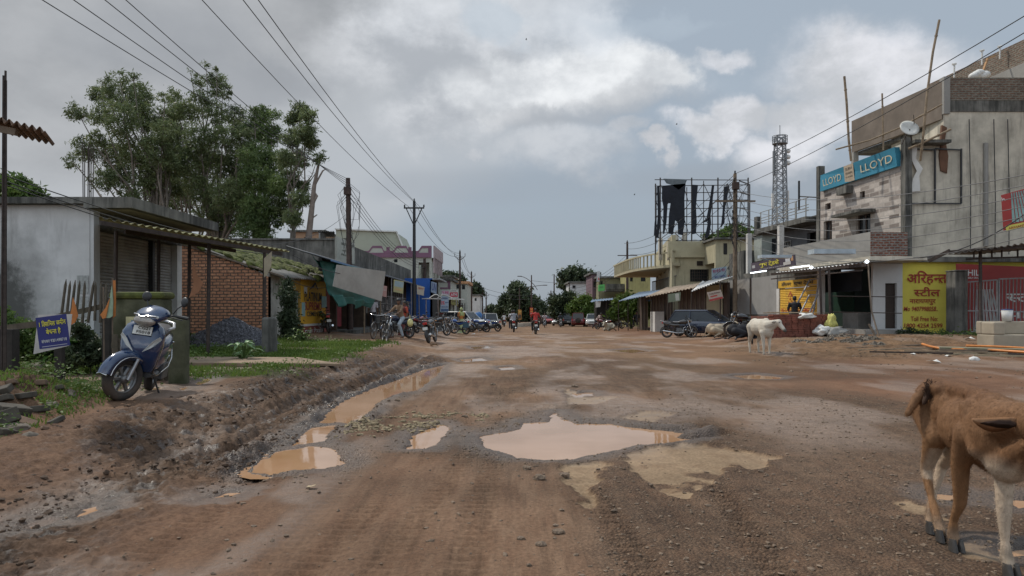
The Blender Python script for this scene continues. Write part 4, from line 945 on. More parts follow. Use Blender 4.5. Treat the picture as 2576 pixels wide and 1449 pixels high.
sign('shop_board','pale blue shop board left of the pink lettered one on the cream house','signboard',[P(1791,676,50),P(1828,670,50),P(1828,698,50),P(1791,704,50)],(.32,.42,.50),[('सेवा सी.पी. मोटर',(.35,.05,.12),0,.25,.85,.35),('MO. 94244',(.1,.1,.3),0,-.3,.7,.18)],t=.05)
sign('shop_board','white and pink Hindi shop board beside the wooden pole','signboard',[P(1829,670,49),P(1870,661,49),P(1870,694,49),P(1829,701,49)],(.48,.47,.40),[('शी साहू भोजनालय',(.08,.08,.08),-.02,.25,.86,.34)],t=.05,bands=[(0,-.36,.98,.25,(.5,.12,.10))])
pts=[P(1778,736,38),P(1813,729,37.6),P(1820,750,37.6),P(1786,759,38)]
sign('hotel_board','tilted white Hindi board with red stripe hanging at a shop corner','signboard',pts,(.46,.41,.36),[('शी साहू भोजनालय',(.12,.03,.03),0,.25,.8,.22)],t=.03,bands=[(-.1,-.02,.5,.16,(.40,.08,.07)),(0,-.38,.98,.22,(.38,.06,.06))])
sign('old_board','small faded green board hung on the brown shop front','signboard',[P(1681,740,43),P(1712,735,42.5),P(1711,757,42.5),P(1681,761,43)],(.16,.19,.13),[],t=.03,bands=[(.25,0,.3,.8,(.4,.4,.35))])
# row of brown shacks with tin awnings
e=T('shack_row','row of brown tin fronted shops with sloping sheet awnings','shop',(12.5,48,0))
def at8(mb):return at4(mb,(-12.5,-48,0))
ye,yg=62.,41.5;xs=lambda Y:XX(1830,41.5)-.093*(Y-41.5)*.75
mb=MB(frame((xs(ye),ye,-.3),Vector((xs(yg)-xs(ye),yg-ye,0)).normalized(),UPV));ws=Vector((xs(yg)-xs(ye),yg-ye)).length;mb.wall(ws,3.3,((ws*.10,.3,ws*.2,2.6),(ws*.45,.3,ws*.55,2.8)),.15);at8(mb).build('front_wall',M_brown,e)
Fs=frame((xs(ye)-.02,ye,-.3),Vector((xs(yg)-xs(ye),yg-ye,0)).normalized(),UPV)
mb=MB(Fs)
for k in range(22):mb.bx(ws*k/22,ws*k/22+.06,0,3.3,.0,.05)
at8(mb).build('front_post',mat('tan_post',(.19,.155,.115),.8),e)
mb=MB(Fs);mb.bx(ws*.84,ws*.97,0,3.2,.02,.08);at8(mb).build('cream_door',M_cream,e)
mb=MB(Fs);mb.bx(ws*.36,ws*.42,0,1.6,.3,1.0);at8(mb).build('counter',M_bone,e)
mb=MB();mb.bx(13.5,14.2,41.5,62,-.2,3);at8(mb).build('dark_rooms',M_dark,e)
mb=MB();mb.sheet(P(1555,758,62),P(1640,741,53),Vector((xs(50),52,3.0)),Vector((xs(62),62,3.0)),14,.03,1);at8(mb).build('blue_awning',mat('blue_tin',(.14,.20,.28),.5,.2),e)
mb=MB();mb.sheet(P(1622,748,53),P(1745,724,44),Vector((xs(46),46,3.15)),Vector((xs(54),54,3.1)),16,.035,1,rag=.1);at8(mb).build('brown_awning',mat('tan_tin',(.26,.20,.145),.8,.3,1.5,.4),e)
mb=MB();mb.sheet(P(1738,734,43.5),P(1812,706,38),Vector((xs(40),40.5,3.3)),Vector((xs(46),46,3.2)),12,.035,1,rag=.15);at8(mb).build('grey_awning',M_zinc,e)
for (px,Y,yt) in ((1556,60,757),(1580,60,755),(1605,57,750),(1640,53,745),(1680,47,740),(1740,43,735),(1812,38,708),(1888,36,700)):
 mb=MB();mb.tube([P(px,yt,Y),onG(px,Y)],.04,6);at8(mb).build('post',M_steel,e)
 # dark gap building between cream house and terrace house
e=T('dark_stained_building','black stained brick building between the cream house and the terrace house','building',(17,46,0))
mb=MB(frame((XX(1870,46),46,0),(1,0,0),UPV));mb.wall(XX(1975,46)-XX(1870,46),ZZ(630,46),(),3);at4(mb,(-17,-46,0)).build('wall',M_conc_d,e)
mb=MB();mb.bx(XX(1916,44.5),XX(1962,44.5),44.5,45.9,ZZ(655,44.5),ZZ(590,44.5));at4(mb,(-17,-46,0)).build('stair_room',mat('pale_green_wall',(.30,.33,.30),.8,.15,1,.2,dirt=.5),e)
mb=MB();mb.bx(XX(1943,44.4),XX(1960,44.4),44.42,44.48,ZZ(655,44.4),ZZ(600,44.4));at4(mb,(-17,-46,0)).build('door',M_glass,e)
mb=MB();mb.bx(XX(1910,44.5),XX(1966,44.5),44.2,46.2,ZZ(590,44.5)+.002,ZZ(583,44.5));at4(mb,(-17,-46,0)).build('roof_slab',M_conc_d,e)
# --- torn hoarding on its steel lattice
Yb=57.;e=T('billboard_frame','huge steel lattice hoarding with torn black cloth strips above the cream house','billboard',(XX(1780,Yb),Yb,ZZ(640,Yb)))
o_=e.location.copy()
def bp(px,py,dy=0.):return P(px,py,Yb)+Vector((0,dy,0))-o_
M_lat=mat('lattice_steel',(.045,.038,.036),.7,.3,4,0)
cols=[1649,1661,1690,1718,1744,1770,1806,1830,1860,1882,1909]
mb=MB()
for px in (1649,1661,1740,1806,1882):mb.beam(bp(px,447 if px>1650 else 462),bp(px,640),.09)
mb.build('upright',M_lat,e)
mb=MB();mb.beam(bp(1909,452,2.2),bp(1909,590,2.2),.08)
for px in (1690,1718,1770,1845):mb.beam(bp(px,455),bp(px,605),.055)
for px in (1661,1740,1806,1870):mb.beam(bp(px,462,1.6),bp(px,610,1.6),.06)
mb.build('rear_post',M_lat,e)
mb=MB()
for k,py in enumerate((452,462,480,500,520,540,560,580,600)):
 mb.beam(bp(1647,py+6 if k else py),bp(1880,py+(1 if k==0 else 3)),.055)
 if k%2==0:mb.beam(bp(1860,py+3),bp(1909,py,2.2),.07)
mb.build('rail',M_lat,e)
mb=MB()
for i in range(len(cols)-2):
 for j,(ya_,yb2) in enumerate(((462,500),(500,540),(540,580),(580,604))):
  a,b=(cols[i],cols[i+1]) if (i+j)%2 else (cols[i+1],cols[i]);mb.beam(bp(a,ya_),bp(b,yb2,1.6 if i%2 else 0),.04)
mb.build('brace',M_lat,e)
M_cloth=mat('black_cloth',(.012,.014,.02),.9,.3,1.5,.5,3,bd=.05)
def strip(pts,name='torn_cloth',m=M_cloth):
 mb=MB(frame(bp(1780,640,-.12),(1,0,0),UPV));n=len(pts)
 mb.prism([((px-1780)/F*Yb,(640-py)/F*Yb) for px,py in pts][::-1],.03,0);return mb.build(name,m,e)
strip([(1665,468),(1724,462),(1721,500),(1722,560),(1716,592),(1705,590),(1704,560),(1698,555),(1692,590),(1680,588),(1682,540),(1686,512),(1679,512),(1676,560),(1670,590),(1667,588),(1668,520),(1664,500)])
strip([(1740,465),(1755,466),(1750,520),(1752,560),(1750,588),(1740,590),(1741,520)])
strip([(1790,466),(1796,466),(1790,520),(1786,545),(1778,558),(1762,562),(1776,550),(1782,520)])
strip([(1820,470),(1834,468),(1828,500),(1822,530),(1822,560),(1812,575),(1816,540),(1818,510)])
strip([(1780,552),(1786,540),(1788,560),(1784,590),(1778,600),(1772,598),(1778,570)])
strip([(1652,470),(1658,468),(1660,560),(1656,600),(1650,598),(1654,540)])
strip([(1646,560),(1650,540),(1650,590),(1644,595)])
strip([(1668,450),(1728,452),(1722,466),(1706,478),(1690,466),(1676,462)],'grey_flap',mat('grey_cloth',(.12,.14,.15),.8,.3,2))
# --- telecom tower
Yt=75.;e=T('telecom_tower','slim steel lattice telecom tower with round platform and antennas','tower',(XX(1962,Yt),Yt,ZZ(640,Yt)));o_=e.location.copy();M_tw=mat('tower_steel',(.20,.21,.22),.6,.2,3,0,metal=.3)
H=ZZ(343,Yt)-o_.z;hw=.95;
mb=MB()
def tw(i,z):a=PI/4+i*PI/2;w_=hw*(1-.38*z/H);return Vector((w_*math.cos(a),w_*math.sin(a),z))
for i in range(4):mb.beam(tw(i,0),tw(i,H),.1)
N_=16
for k in range(N_):
 z0,z1=H*k/N_,H*(k+1)/N_
 for i in range(4):
  j=(i+1)%4;mb.beam(tw(i,z1),tw(j,z1),.06);mb.beam(tw(i,z0),tw(j,z1),.05);mb.beam(tw(j,z0),tw(i,z1),.05)
mb.build('lattice_mast',M_tw,e)
mb=MB();zp=ZZ(362,Yt)-o_.z;rr=.75
for z in (zp,zp+.45,zp+.8):
 mb.tube([(rr*math.cos(a),rr*math.sin(a),z) for a in [i*PI/8 for i in range(16)]],.035,5,closed=True)
for i in range(16):a=i*PI/8;mb.beam((rr*math.cos(a),rr*math.sin(a),zp),(rr*math.cos(a),rr*math.sin(a),zp+.8),.03)
mb.lathe([(0,zp-.03),(rr,zp-.03),(rr,zp+.03),(0,zp+.03)],16,'z');mb.build('platform',M_tw,e)
mb=MB();mb.tube([(0,0,H),(0,0,ZZ(315,Yt)-o_.z)],.04,5);mb.build('lightning_rod',M_tw,e)
for (dx,y0,y1) in ((-18,487,523),(19,480,520),(-15,380,440),(14,385,420)):
 mb=MB();x=dx/F*Yt;mb.bx(x-.12,x+.12,-.15,.1,ZZ(y1,Yt)-o_.z,ZZ(y0,Yt)-o_.z);mb.beam((x,0,(ZZ(y0,Yt)+ZZ(y1,Yt))/2-o_.z),(0,0,(ZZ(y0,Yt)+ZZ(y1,Yt))/2-o_.z),.05);mb.build('antenna',M_bone if abs(dx)>16 else M_tw,e)
for z in (ZZ(380,Yt),ZZ(395,Yt),ZZ(410,Yt)):
 mb=MB();mb.lathe([(0,0),(.22,.05),(.26,.16)],12,'y',(.85,-.2,z-o_.z));mb.build('dish',M_bone,e)
 # --- farther houses on the right
def house(name,label,px0,px1,ytop,Y,m,depth=8,ybase=800,win=(),roofm=None,slabh=.25,rails=False,side=None):
 x0,x1=XX(px0,Y),XX(px1,Y);z0=zb((x0+x1)/2,Y)-.1;e=T(name,label,'building',((x0+x1)/2,Y,z0));o=e.location.copy()
 hs=[(XX(a,Y)-x0,ZZ(d,Y)-z0,XX(b,Y)-x0,ZZ(c,Y)-z0) for a,b,c,d in win]
 mb=MB(frame((x0-o.x,0,0),(1,0,0),UPV));mb.wall(x1-x0,ZZ(ytop,Y)-z0,hs,.25)
 h=ZZ(ytop,Y)-z0
 mb.M=Matrix();mb.bx(x0-o.x,x0-o.x+.2,.255,depth,0,h);mb.bx(x1-o.x-.2,x1-o.x,.255,depth,0,h);mb.bx(x0-o.x+.2,x1-o.x-.2,depth-.2,depth,0,h);mb.build('wall',m,e)
 mb=MB();mb.bx(x0-o.x-.3,x1-o.x+.3,-.35,depth+.2,h+.003,h+slabh);mb.build('roof',roofm or M_conc_d,e)
 for hh in hs:
  mb=MB(frame((x0-o.x,.2,0),(1,0,0),UPV));mb.bx(hh[0],hh[2],hh[1],hh[3],-.03,0);f=mb.build('window',M_glass,e)
  if hh[2]-hh[0]>.7:
   mb=MB(frame((x0-o.x,.12,0),(1,0,0),UPV));c_=(hh[0]+hh[2])/2;mb.bx(c_-.03,c_+.03,hh[1],hh[3],0,.04);mb.bx(hh[0],hh[2],hh[1],hh[1]+.06,.041,.09);mb.build('frame',M_brown,f)
 return e
house('yellow_house','small yellow green house with an outside stair, left of the cream house',1578,1636,683,86,mat('lime_wall',(.36,.33,.14),.9,.15,.5,.2,dirt=.6,dirtcol=(.12,.11,.06),streak=True),win=((1585,1592,698,708),(1612,1624,695,708)))
e=house('balcony_house','greenish plaster house with deep mouldy balcony and green board',1506,1570,700,92,mat('olive_wall',(.27,.25,.15),.9,.15,.5,.2,dirt=.6,dirtcol=(.09,.085,.05),streak=True),win=((1510,1516,706,730),))
mb=MB();mb.bx(XX(1525,88)-e.location.x,XX(1572,88)-e.location.x,-4,-.36,ZZ(733,88)-e.location.z,ZZ(728,88)-e.location.z);mb.bx(XX(1525,88)-e.location.x,XX(1572,88)-e.location.x,-4.1,-3.9,ZZ(728,88)-e.location.z,ZZ(714,88)-e.location.z);mb.build('balcony',M_conc_d,e)
sign('board','bright green board on the balcony corner of the mouldy house','signboard',[P(1506,717,87),P(1521,715,87),P(1521,731,87),P(1505,733,87)],(.10,.42,.10),[('BANK',(.05,.15,.05),0,.1,.6,.3)],t=.3)
sign('tower_board','tall narrow white board with a red emblem above the balcony house','signboard',[P(1502,683,90),P(1510,681,90),P(1508,708,90),P(1501,708,90)],(.5,.5,.5),[('A',(.5,.03,.03),0,-.25,.7,.3)],t=.1)
house('mauve_shop','narrow mauve shopfront with white ledges beside the balcony house',1490,1506,690,95,mat('mauve_wall',(.17,.105,.12),.8,.15),win=((1493,1501,708,722),))
house('white_house','low white house carrying a white water tank',1434,1490,712,110,M_white,win=((1440,1448,718,726),))
# water tank
Y=108;c=P(1484,708,Y);e=T('water_tank','white ribbed plastic water tank on the low white house','water tank',(c.x,c.y,ZZ(711,Y)))
mb=MB();r=.55;hh=ZZ(691,Y)-ZZ(711,Y);prof=[(0,0),(r,0)]
for k in range(6):prof+=[(r,hh*.85*(k+.2)/6),(r*.94,hh*.85*(k+.5)/6),(r,hh*.85*(k+.8)/6)]
prof+=[(r,hh*.86),(r*.7,hh*.95),(r*.35,hh)];mb.lathe(prof,20,'z');mb.build('tank',M_bone,e);mb=MB();mb.lathe([(0,hh+.04),(r*.36,hh+.03),(r*.36,hh-.02)],16,'z');mb.build('lid',M_bone,e)
# low roofs and shacks at the roadside
e=T('tarp_stall','dark roadside stall under a sloping blue tin sheet and torn white cloth','stall',onG(1520,80))
o_=e.location.copy();mb=MB(Matrix.Translation(-o_));mb.sheet(P(1484,760,78),P(1555,752,76),P(1560,748,82),P(1490,754,84),10,.04,1);mb.build('tin_roof',mat('blue_tin',(.14,.20,.28),.5),e)
mb=MB(Matrix.Translation(-o_));mb.bx(XX(1500,82),XX(1548,82),82,84,o_.z,ZZ(755,82));mb.build('dark_room',M_dark,e)
mb=MB(Matrix.Translation(-o_));slab([P(1497,758,77.5),P(1512,757,77.5),P(1510,772,77.5),P(1496,774,77.5)],.03,mb);mb.build('torn_cloth',M_bone,e)
for px in (1497,1525,1550):mb=MB(Matrix.Translation(-o_));mb.tube([P(px,757,77.5),onG(px,77.5)],.05,5);mb.build('post',M_steel,e)
# ------------------------------------------------------------------ left side
LR=Vector((0,1,0))
def shift(mb,c):c=Vector(c);mb.v=[v-c for v in mb.v];return mb
M_moss=mat('moss',(.075,.085,.018),.95,.5,5,.8,45,dirt=.6,dirtcol=(.045,.035,.02),dscale=2)
M_mossy=mat('mossy_block',(.055,.06,.02),.95,.5,4,.8,30,dirt=.8,dirtcol=(.03,.027,.022),dscale=1.5)
M_wallw=mat('mouldy_whitewash',(.54,.54,.535),.85,.14,.8,.4,25,dirt=.9,dirtcol=(.20,.195,.185),streak=True,dlo=.50,dscale=.5)
c0=(-11,19,0);e=T('shutter_shop','low concrete shop with whitewashed end wall and grey roller shutters','shop',c0)
mb=MB(frame((-24,18.8,0),(1,0,0),UPV));mb.wall(12.9,4.1,(),.25);shift(mb,c0).build('end_wall',M_wallw,e)
# rising damp and soot: a large dark stain low on the end wall
nt=M_wallw.node_tree;t=NT(M_wallw);pr_=nt.nodes['Principled BSDF'];co_=next(n for n in nt.nodes if n.type=='TEX_COORD').outputs['Object'];src=pr_.inputs['Base Color'].links[0].from_socket
s_=t.new('ShaderNodeSeparateXYZ');t.l.new(co_,s_.inputs[0]);dx_=t.math('MULTIPLY',t.math('ADD',s_.outputs[0],2.45),.95);dz_=t.math('MULTIPLY',t.math('SUBTRACT',s_.outputs[2],1.15),.62)
dd_=t.math('ADD',t.math('SQRT',t.math('ADD',t.math('MULTIPLY',dx_,dx_),t.math('MULTIPLY',dz_,dz_))),t.math('MULTIPLY',t.math('SUBTRACT',t.noise(co_,1.6,7,.7),.5),1.3))
c_=t.mix(t.ramp(dd_,.62,1.0,.97,0.),src,(.016,.017,.017));c_=t.mix(t.ramp(dd_,.8,2.0,.55,0.),c_,(.12,.12,.11));nt.links.new(c_,pr_.inputs['Base Color'])
mb=MB();mb.bx(-11.12,-11.0,18.82,19.1,0,4.1);shift(mb,c0).build('corner_pilaster',M_white,e)
mb=MB(frame((-11.05,18.95,3.50),LR,UPV));mb.wall(5.0,.62,(),.3);shift(mb,c0).build('lintel_wall',M_conc_d,e)
for k,(y0,y1) in enumerate(((19.1,22.1),(22.25,23.6))):
 mb=MB(frame((-11.25,y0,.25),LR,UPV));shutter(mb,y1-y0,3.24,.092,.022);shift(mb,c0).build('roller_shutter',mat('shutter_grey',(.36,.345,.32),.55,.2,1,.15,25,metal=.25,dirt=.6,dirtcol=(.06,.05,.04)),e)
mb=MB();mb.bx(-11.3,-11.1,22.11,22.24,0,3.49);shift(mb,c0).build('door_post',M_black,e)
mb=MB();mb.bx(-11.3,-11.05,23.62,23.95,.3,3.49);shift(mb,c0).build('white_pilaster',M_bone,e)
mb=MB();mb.bx(-11.05,-9.8,18.45,23.9,3.98,4.26);mb.bx(-24,-11.06,18.5,23.9,4.105,4.27);shift(mb,c0).build('roof_slab',M_conc_d,e)
mb=MB();mb.add([(-11.04,18.6,3.96),(-9.95,18.6,3.96),(-9.95,23.8,3.96),(-11.04,23.8,3.96)],[(0,1,2,3)]);shift(mb,c0).build('soffit',mat('cream_soffit',(.30,.265,.20),.9),e)
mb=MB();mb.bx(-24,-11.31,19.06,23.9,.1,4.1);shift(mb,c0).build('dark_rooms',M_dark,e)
mb=MB(frame((-11.09,18.788,1.25),(1,0,0),UPV));mb.bx(-.33,-.02,-.1,.45,0,.01);mb.bx(-.33,-.03,.52,1.0,0,.01)
shift(mb,c0).build('pasted_notice',mat('grey_paper',(.33,.34,.33),.8,.3,18,0),e)
for k,px in enumerate((209,213,221,225,229,234)):
 mb=MB();mb.tube([P(px,508,19.6+.25*(k%2)),P(px-1+(k%3),358+6*(k%3),19.6+.25*(k%2))],.013,5)
 tag(mb.build('rebar',M_steel),'thin rusty rebar rod sprouting from the roof of the shutter shop','rebar','rebar rods on the shutter shop roof')
 # porch sheet with its posts
c0=(-8.5,18,0);e=T('porch_awning','low yellow edged corrugated porch sheet on thin rusty posts','awning',c0)
mb=MB();mb.sheet((-8.2,14.2,3.17),(-6.25,20.1,3.0),(-10.9,24.0,3.55),(-10.9,18.95,3.62),30,.028,1);shift(mb,c0).build('corrugated_sheet',mat('yellowed_sheet',(.36,.32,.16),.85,.35,2,.4,30,dirt=.6,dirtcol=(.12,.10,.06)),e)
mb=MB();mb.beam((-8.2,14.25,3.07),(-6.4,19.9,2.90),.05,.09);mb.beam((-9.2,17,3.2),(-8.2,21.2,3.1),.06,.1);shift(mb,c0).build('edge_beam',M_steel,e)
for (px,yt,Y) in ((523,603,17.8),(663,632,19.2),(474,606,20.5),(289,585,17.6),(397,600,20.6)):
 mb=MB();mb.tube([P(px+3,yt-4,Y),onG(px,Y,-.1)],.045,6);shift(mb,c0).build('post',M_steel,e)
 # brick shed with mossy roof
c0=(-10,28,0);e=T('brick_shed','bare brick shed with a mossy sloping roof and yellow painted shopfront','shed',c0)
M_bw=brickmat('rough_red_brick',(.62,.30,.165),(.47,.215,.12),(.13,.09,.065),.27,.115,.020,bump=1.0)
mb=MB(frame((-13.5,27,.0),(1,0,0),UPV));mb.prism([(0,0),(4.3,0),(4.3,2.62),(1.1,4.0),(0,4.0)],.3,0);shift(mb,c0).build('brick_wall',M_bw,e)
M_pl=mat('patchy_plaster',(.36,.35,.31),.9,.2,1.2,.4,20,dirt=.95,dirtcol=(.035,.04,.02),dscale=1.1,dlo=.46)
mb=MB(frame((-9.2,27.003,.0),LR,UPV));mb.wall(9.0,2.75,((2.9,.3,3.75,2.2),),.3);shift(mb,c0).build('plaster_wall',M_pl,e)
mb=MB(frame((-9.19,29.8,.0),LR,UPV));mb.bx(.15,.95,.35,2.2,-.25,-.2);shift(mb,c0).build('door',mat('olive_door',(.08,.062,.02),.7),e)
mb=MB(frame((-9.195,29.8,.0),LR,UPV));mb.bx(.0,.1,.3,2.6,0,.05);mb.bx(.1,1.2,2.2,2.62,0,.04);mb.bx(.96,1.08,.3,2.2,0,.05);shift(mb,c0).build('door_frame',mat('mustard_paint',(.33,.19,.03),.8),e)
mb=MB(frame((-9.195,31.1,.0),LR,UPV));mb.bx(0,4.1,.75,2.75,0,.03);shift(mb,c0).build('yellow_panel',mat('advert_yellow',(.66,.36,.02),.75,.08,1,.1,dirt=.2,dirtcol=(.3,.18,.05)),e)
mb=MB(frame((-9.195,31.1,.0),LR,UPV));mb.bx(0,4.1,.65,.748,0,.03);mb.v[:];shift(mb,c0).build('white_stripe',M_bone,e)
mb=MB(frame((-9.195,31.1,.0),LR,UPV));mb.bx(0,4.1,.1,.648,0,.032);mb.bx(4.1,4.9,.1,2.75,0,.034);shift(mb,c0).build('maroon_panel',mat('maroon_paint',(.21,.05,.035),.8,.2,2,.1),e)
def lt(s,y,z,w_,h_,m,bold=.03):text(s,Matrix.Translation((10,-28,0))@frame((-9.155,y,z),LR,UPV),w_,h_,bold,m,e)
lt('PLATINUM',33.0,1.98,2.9,.42,M_ink,.02);lt('SUPREMO',33.0,1.55,2.9,.38,M_red,.03);lt('CEMENT',33.0,1.20,2.2,.22,M_ink,.03);lt('पभा टे्डसे',33,.38,2.8,.36,M_bone,.02)
mb=MB(Matrix.Translation((10,-28,0))@frame((-9.155,33.0,2.25),LR,UPV));mb.prism([(-.8,0),(.3,.42),(.75,.12),(.68,.08),(.3,.33),(.1,.2)],.004,.006);mb.build('roof_emblem',M_ink,e)
mb=MB(frame((-9.155,0,0),LR,UPV));mb.bx(31.15,31.65,1.1,1.7,0,.01);mb.bx(34.4,35.3,1.5,2.05,0,.01);shift(mb,c0).build('blue_notice',mat('pale_blue_paper',(.28,.45,.46),.8),e)
mb=MB(frame((-9.155,0,0),LR,UPV));mb.bx(31.5,31.95,2.1,2.4,0,.01);shift(mb,c0).build('white_notice',M_bone,e)
def rz_(u,v):return .05*mnoise.noise(Vector((u*6,v*6,2)))*2
mb=MB();mb.sheet((-8.75,27.2,2.62),(-8.5,39,2.95),(-12.2,39,4.0),(-12.8,26.7,4.12),48,.035,6,.02,wav=rz_);shift(mb,c0).build('sheet_roof',M_asb,e)
# moss lying on the roof as a thick clumpy layer
mb=MB();r_=random.Random(11)
for k in range(1500):
 u,v=r_.random(),r_.random()**.8
 if mnoise.noise(Vector((u*5,v*4,.7)))+.9*(v-.28)<0.0:continue
 a=Vector((-8.75,27.2,2.62)).lerp(Vector((-8.5,39,2.95)),u);b=Vector((-12.8,26.7,4.12)).lerp(Vector((-12.2,39,4.0)),u);p=a.lerp(b,v)
 s_=r_.uniform(.06,.2);mb.ell(p+Vector((0,0,.03)),(s_*1.2,s_*1.2,s_*.45),6,Euler((r_.random(),r_.random(),r_.random())).to_matrix())
tag(shift(mb,c0).build('moss',M_moss,e),kind='stuff')
mb=MB();mb.beam((-13.3,26.95,4.12),(-8.6,26.95,2.62),.12,.06);shift(mb,c0).build('verge_board',M_wood,e)
# black-stained flat building behind
c0=(-12,44,0);e=T('stained_parapet_building','flat roofed building with a long black stained parapet behind the tarpaulin shops','building',c0)
mb=MB(frame((-17,42,0),(1,0,0),UPV));mb.wall(7.4,5.5,(),.3);shift(mb,c0).build('end_wall',M_conc_d,e)
mb=MB(frame((-9.6,42.003,0),LR,UPV));mb.wall(26,5.25,(),.3);shift(mb,c0).build('road_wall',mat('streaky_black_render',(.17,.165,.15),.95,.4,1.5,.4,20,dirt=.9,dirtcol=(.035,.035,.03),streak=True,dlo=.40),e)
mb=MB();mb.bx(-17,-9.9,42.3,68,4.7,4.8);shift(mb,c0).build('roof',M_conc_d,e)
mb=MB();mb.bx(-17,-9.5,41.9,42.31,5.503,5.6);shift(mb,c0).build('coping',M_conc_d,e)
mb=MB();mb.sheet(P(800,582,46),P(842,582,45),P(842,596,47.5),P(806,596,49),8,.04,1);mb.beam(P(813,585,46),P(813,606,46),.28);shift(mb,c0).build('stair_shelter',M_conc_d,e)
mb=MB();mb.bx(XX(804,46.2),XX(813,46.2),46,46.4,5.4,ZZ(586,46));shift(mb,c0).build('white_post',M_bone,e)
sign('shop_board','tall off white signboard with faded lettering behind the leaning pole','signboard',[P(847,594,41),P(892,612,41.6),P(892,664,41.6),P(847,660,41)],(.34,.35,.31),[('जनक ज्पता',(.10,.11,.09),.05,.26,.75,.15),('भारत गैस',(.10,.11,.09),.05,.02,.5,.1),('िवतरक',(.10,.11,.09),.05,-.16,.55,.1)],t=.3)
# row of dark shops under one long awning
c0=(-8,45,0);e=T('tin_shop_row','row of dark open shops under one long black tin awning','shop',c0)
mb=MB();mb.sheet((-7.7,30.4,3.50),(-7.7,64,3.45),(-9.6,64,4.1),(-9.6,30.4,4.1),90,.025,1,.015);shift(mb,c0).build('tin_awning',mat('dark_tin',(.05,.055,.065),.6,.3,2,.2,20),e)
mb=MB();mb.beam((-7.68,30.4,3.48),(-7.68,40,3.46),.05,.07);shift(mb,c0).build('blue_trim',mat('blue_trim',(.08,.16,.30),.5),e)
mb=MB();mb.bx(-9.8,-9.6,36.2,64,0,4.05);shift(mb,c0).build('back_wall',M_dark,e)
mb=MB();mb.bx(-9.6,-7.9,36.2,64,-.2,.35);shift(mb,c0).build('shop_floor',M_conc_d,e)
for k,(y,w_) in enumerate(((36.2,.25),(39.6,.2),(43.4,.2),(47.5,.2),(51.5,.25),(56,.2),(60,.2),(64,.2))):
 mb=MB();mb.bx(-9.6,-8.9,y,y+w_,.35,3.8);shift(mb,c0).build('partition',mat('brown_cloth_wall',(.07,.045,.03),.9,.3),e)
for k,(y0,y1,z0,z1,m_) in enumerate(((36.6,37.3,.4,2.4,mat('dull_blue_door',(.05,.08,.13),.6)),(38.2,39.2,.5,2.2,mat('red_poster',(.25,.03,.04),.7)),(44,47,1.2,2.4,mat('pale_goods',(.20,.20,.18),.7,.7,9)),(48,51,.5,2.1,mat('rail_goods',(.11,.115,.125),.6,.8,16)),(52,55.5,.4,2.2,mat('mixed_goods',(.12,.10,.07),.7,.9,11)),(57,60,.5,2.4,M_brown))):
 mb=MB();mb.bx(-9.4,-9.35,y0,y1,z0,z1);shift(mb,c0).build('display_panel',m_,e)
mb=MB()
for k in range(44):y=43.6+k*.28;mb.bx(-8.35,-8.32,y,y+.035,.4,2.1+.3*(k%3))
for z in (.6,1.2,1.8,2.3):mb.bx(-8.31,-8.28,43.5,56,z,z+.035)
shift(mb,c0).build('goods_rack',mat('rack_grey',(.15,.145,.14),.5,.4,9,0),e)
r_=random.Random(8);mb=MB()
for k in range(90):
 p=Vector((-8.5+.3*r_.random(),44+14*r_.random(),.5+1.7*r_.random()));mb.box(p,(.12,r_.uniform(.1,.35),r_.uniform(.1,.4)),Euler((r_.random()*.3,0,0)).to_matrix())
tag(shift(mb,c0).build('hanging_goods',mat('hanging_goods',(.17,.15,.14),.7,1.,6),e),kind='stuff')
for k,y in enumerate((37.5,42,46,50.5,55,59.5,63.5)):
 mb=MB();mb.tube([(-7.75,y,3.45),(-7.75+.05*(k%2),y,zb(-7.75,y)-.1)],.04,6);shift(mb,c0).build('post',M_bam if k<2 else M_gate,e)
for k in range(4):
 mb=MB();mb.tube([(-7.8,39+.2*k,3.2),(-7.6-.1*k,38.7+.25*k,1.5),(-7.7+.05*k,38.8+.3*k,.3)],.025,5);shift(mb,c0).build('stick',M_wood,e)
 # teal tarpaulin, sagging folds
def cloth(name,label,cat,corners,nx,ny,m,fn,parent=None,thick=.01):
 a,b,c,d=[Vector(p) for p in corners];n=(b-a).cross(d-a).normalized();ctr=(a+b+c+d)/4;vs=[];fs=[]
 for j in range(ny+1):
  for i in range(nx+1):
   u,v=i/nx,j/ny;vs.append(a.lerp(b,u).lerp(d.lerp(c,u),v)+n*fn(u,v)[0]+Vector((0,0,fn(u,v)[1]))-(ctr if parent is None else Vector((0,0,0))))
 for j in range(ny):
  for i in range(nx):q=j*(nx+1)+i;fs.append((q,q+1,q+nx+2,q+nx+1))
 mb=MB();mb.add(vs,fs,True);o=mb.build(name,m,parent,ctr if parent is None else None)
 so_=o.modifiers.new('s','SOLIDIFY');so_.thickness=thick
 if label:tag(o,label,cat)
 return o
M_teal=mat('teal_tarp',(.030,.135,.115),.6,.25,1.2,.3,6,dirt=.4,dirtcol=(.03,.06,.05),bd=.02)
def fold(u,v):return (.10*math.sin(u*9+v*3)*v+.07*mnoise.noise(Vector((u*5,v*5,3))),-.18*math.sin(PI*u)*v)
cloth('tarpaulin','large teal tarpaulin sagging under the awning corner','tarpaulin',[P(806,655,31),P(948,681,36.5),P(937,764,36.5),P(828,742,31.5)],30,20,M_teal,fold)
cloth('tarpaulin','loose teal cloth flap slung up from the awning to a rope','tarpaulin',[P(785,642,31.5),P(850,658,32.5),P(850,672,32.2),P(800,662,31.5)],14,8,M_teal,lambda u,v:(.08*math.sin(u*12),-.25*math.sin(PI*u)))
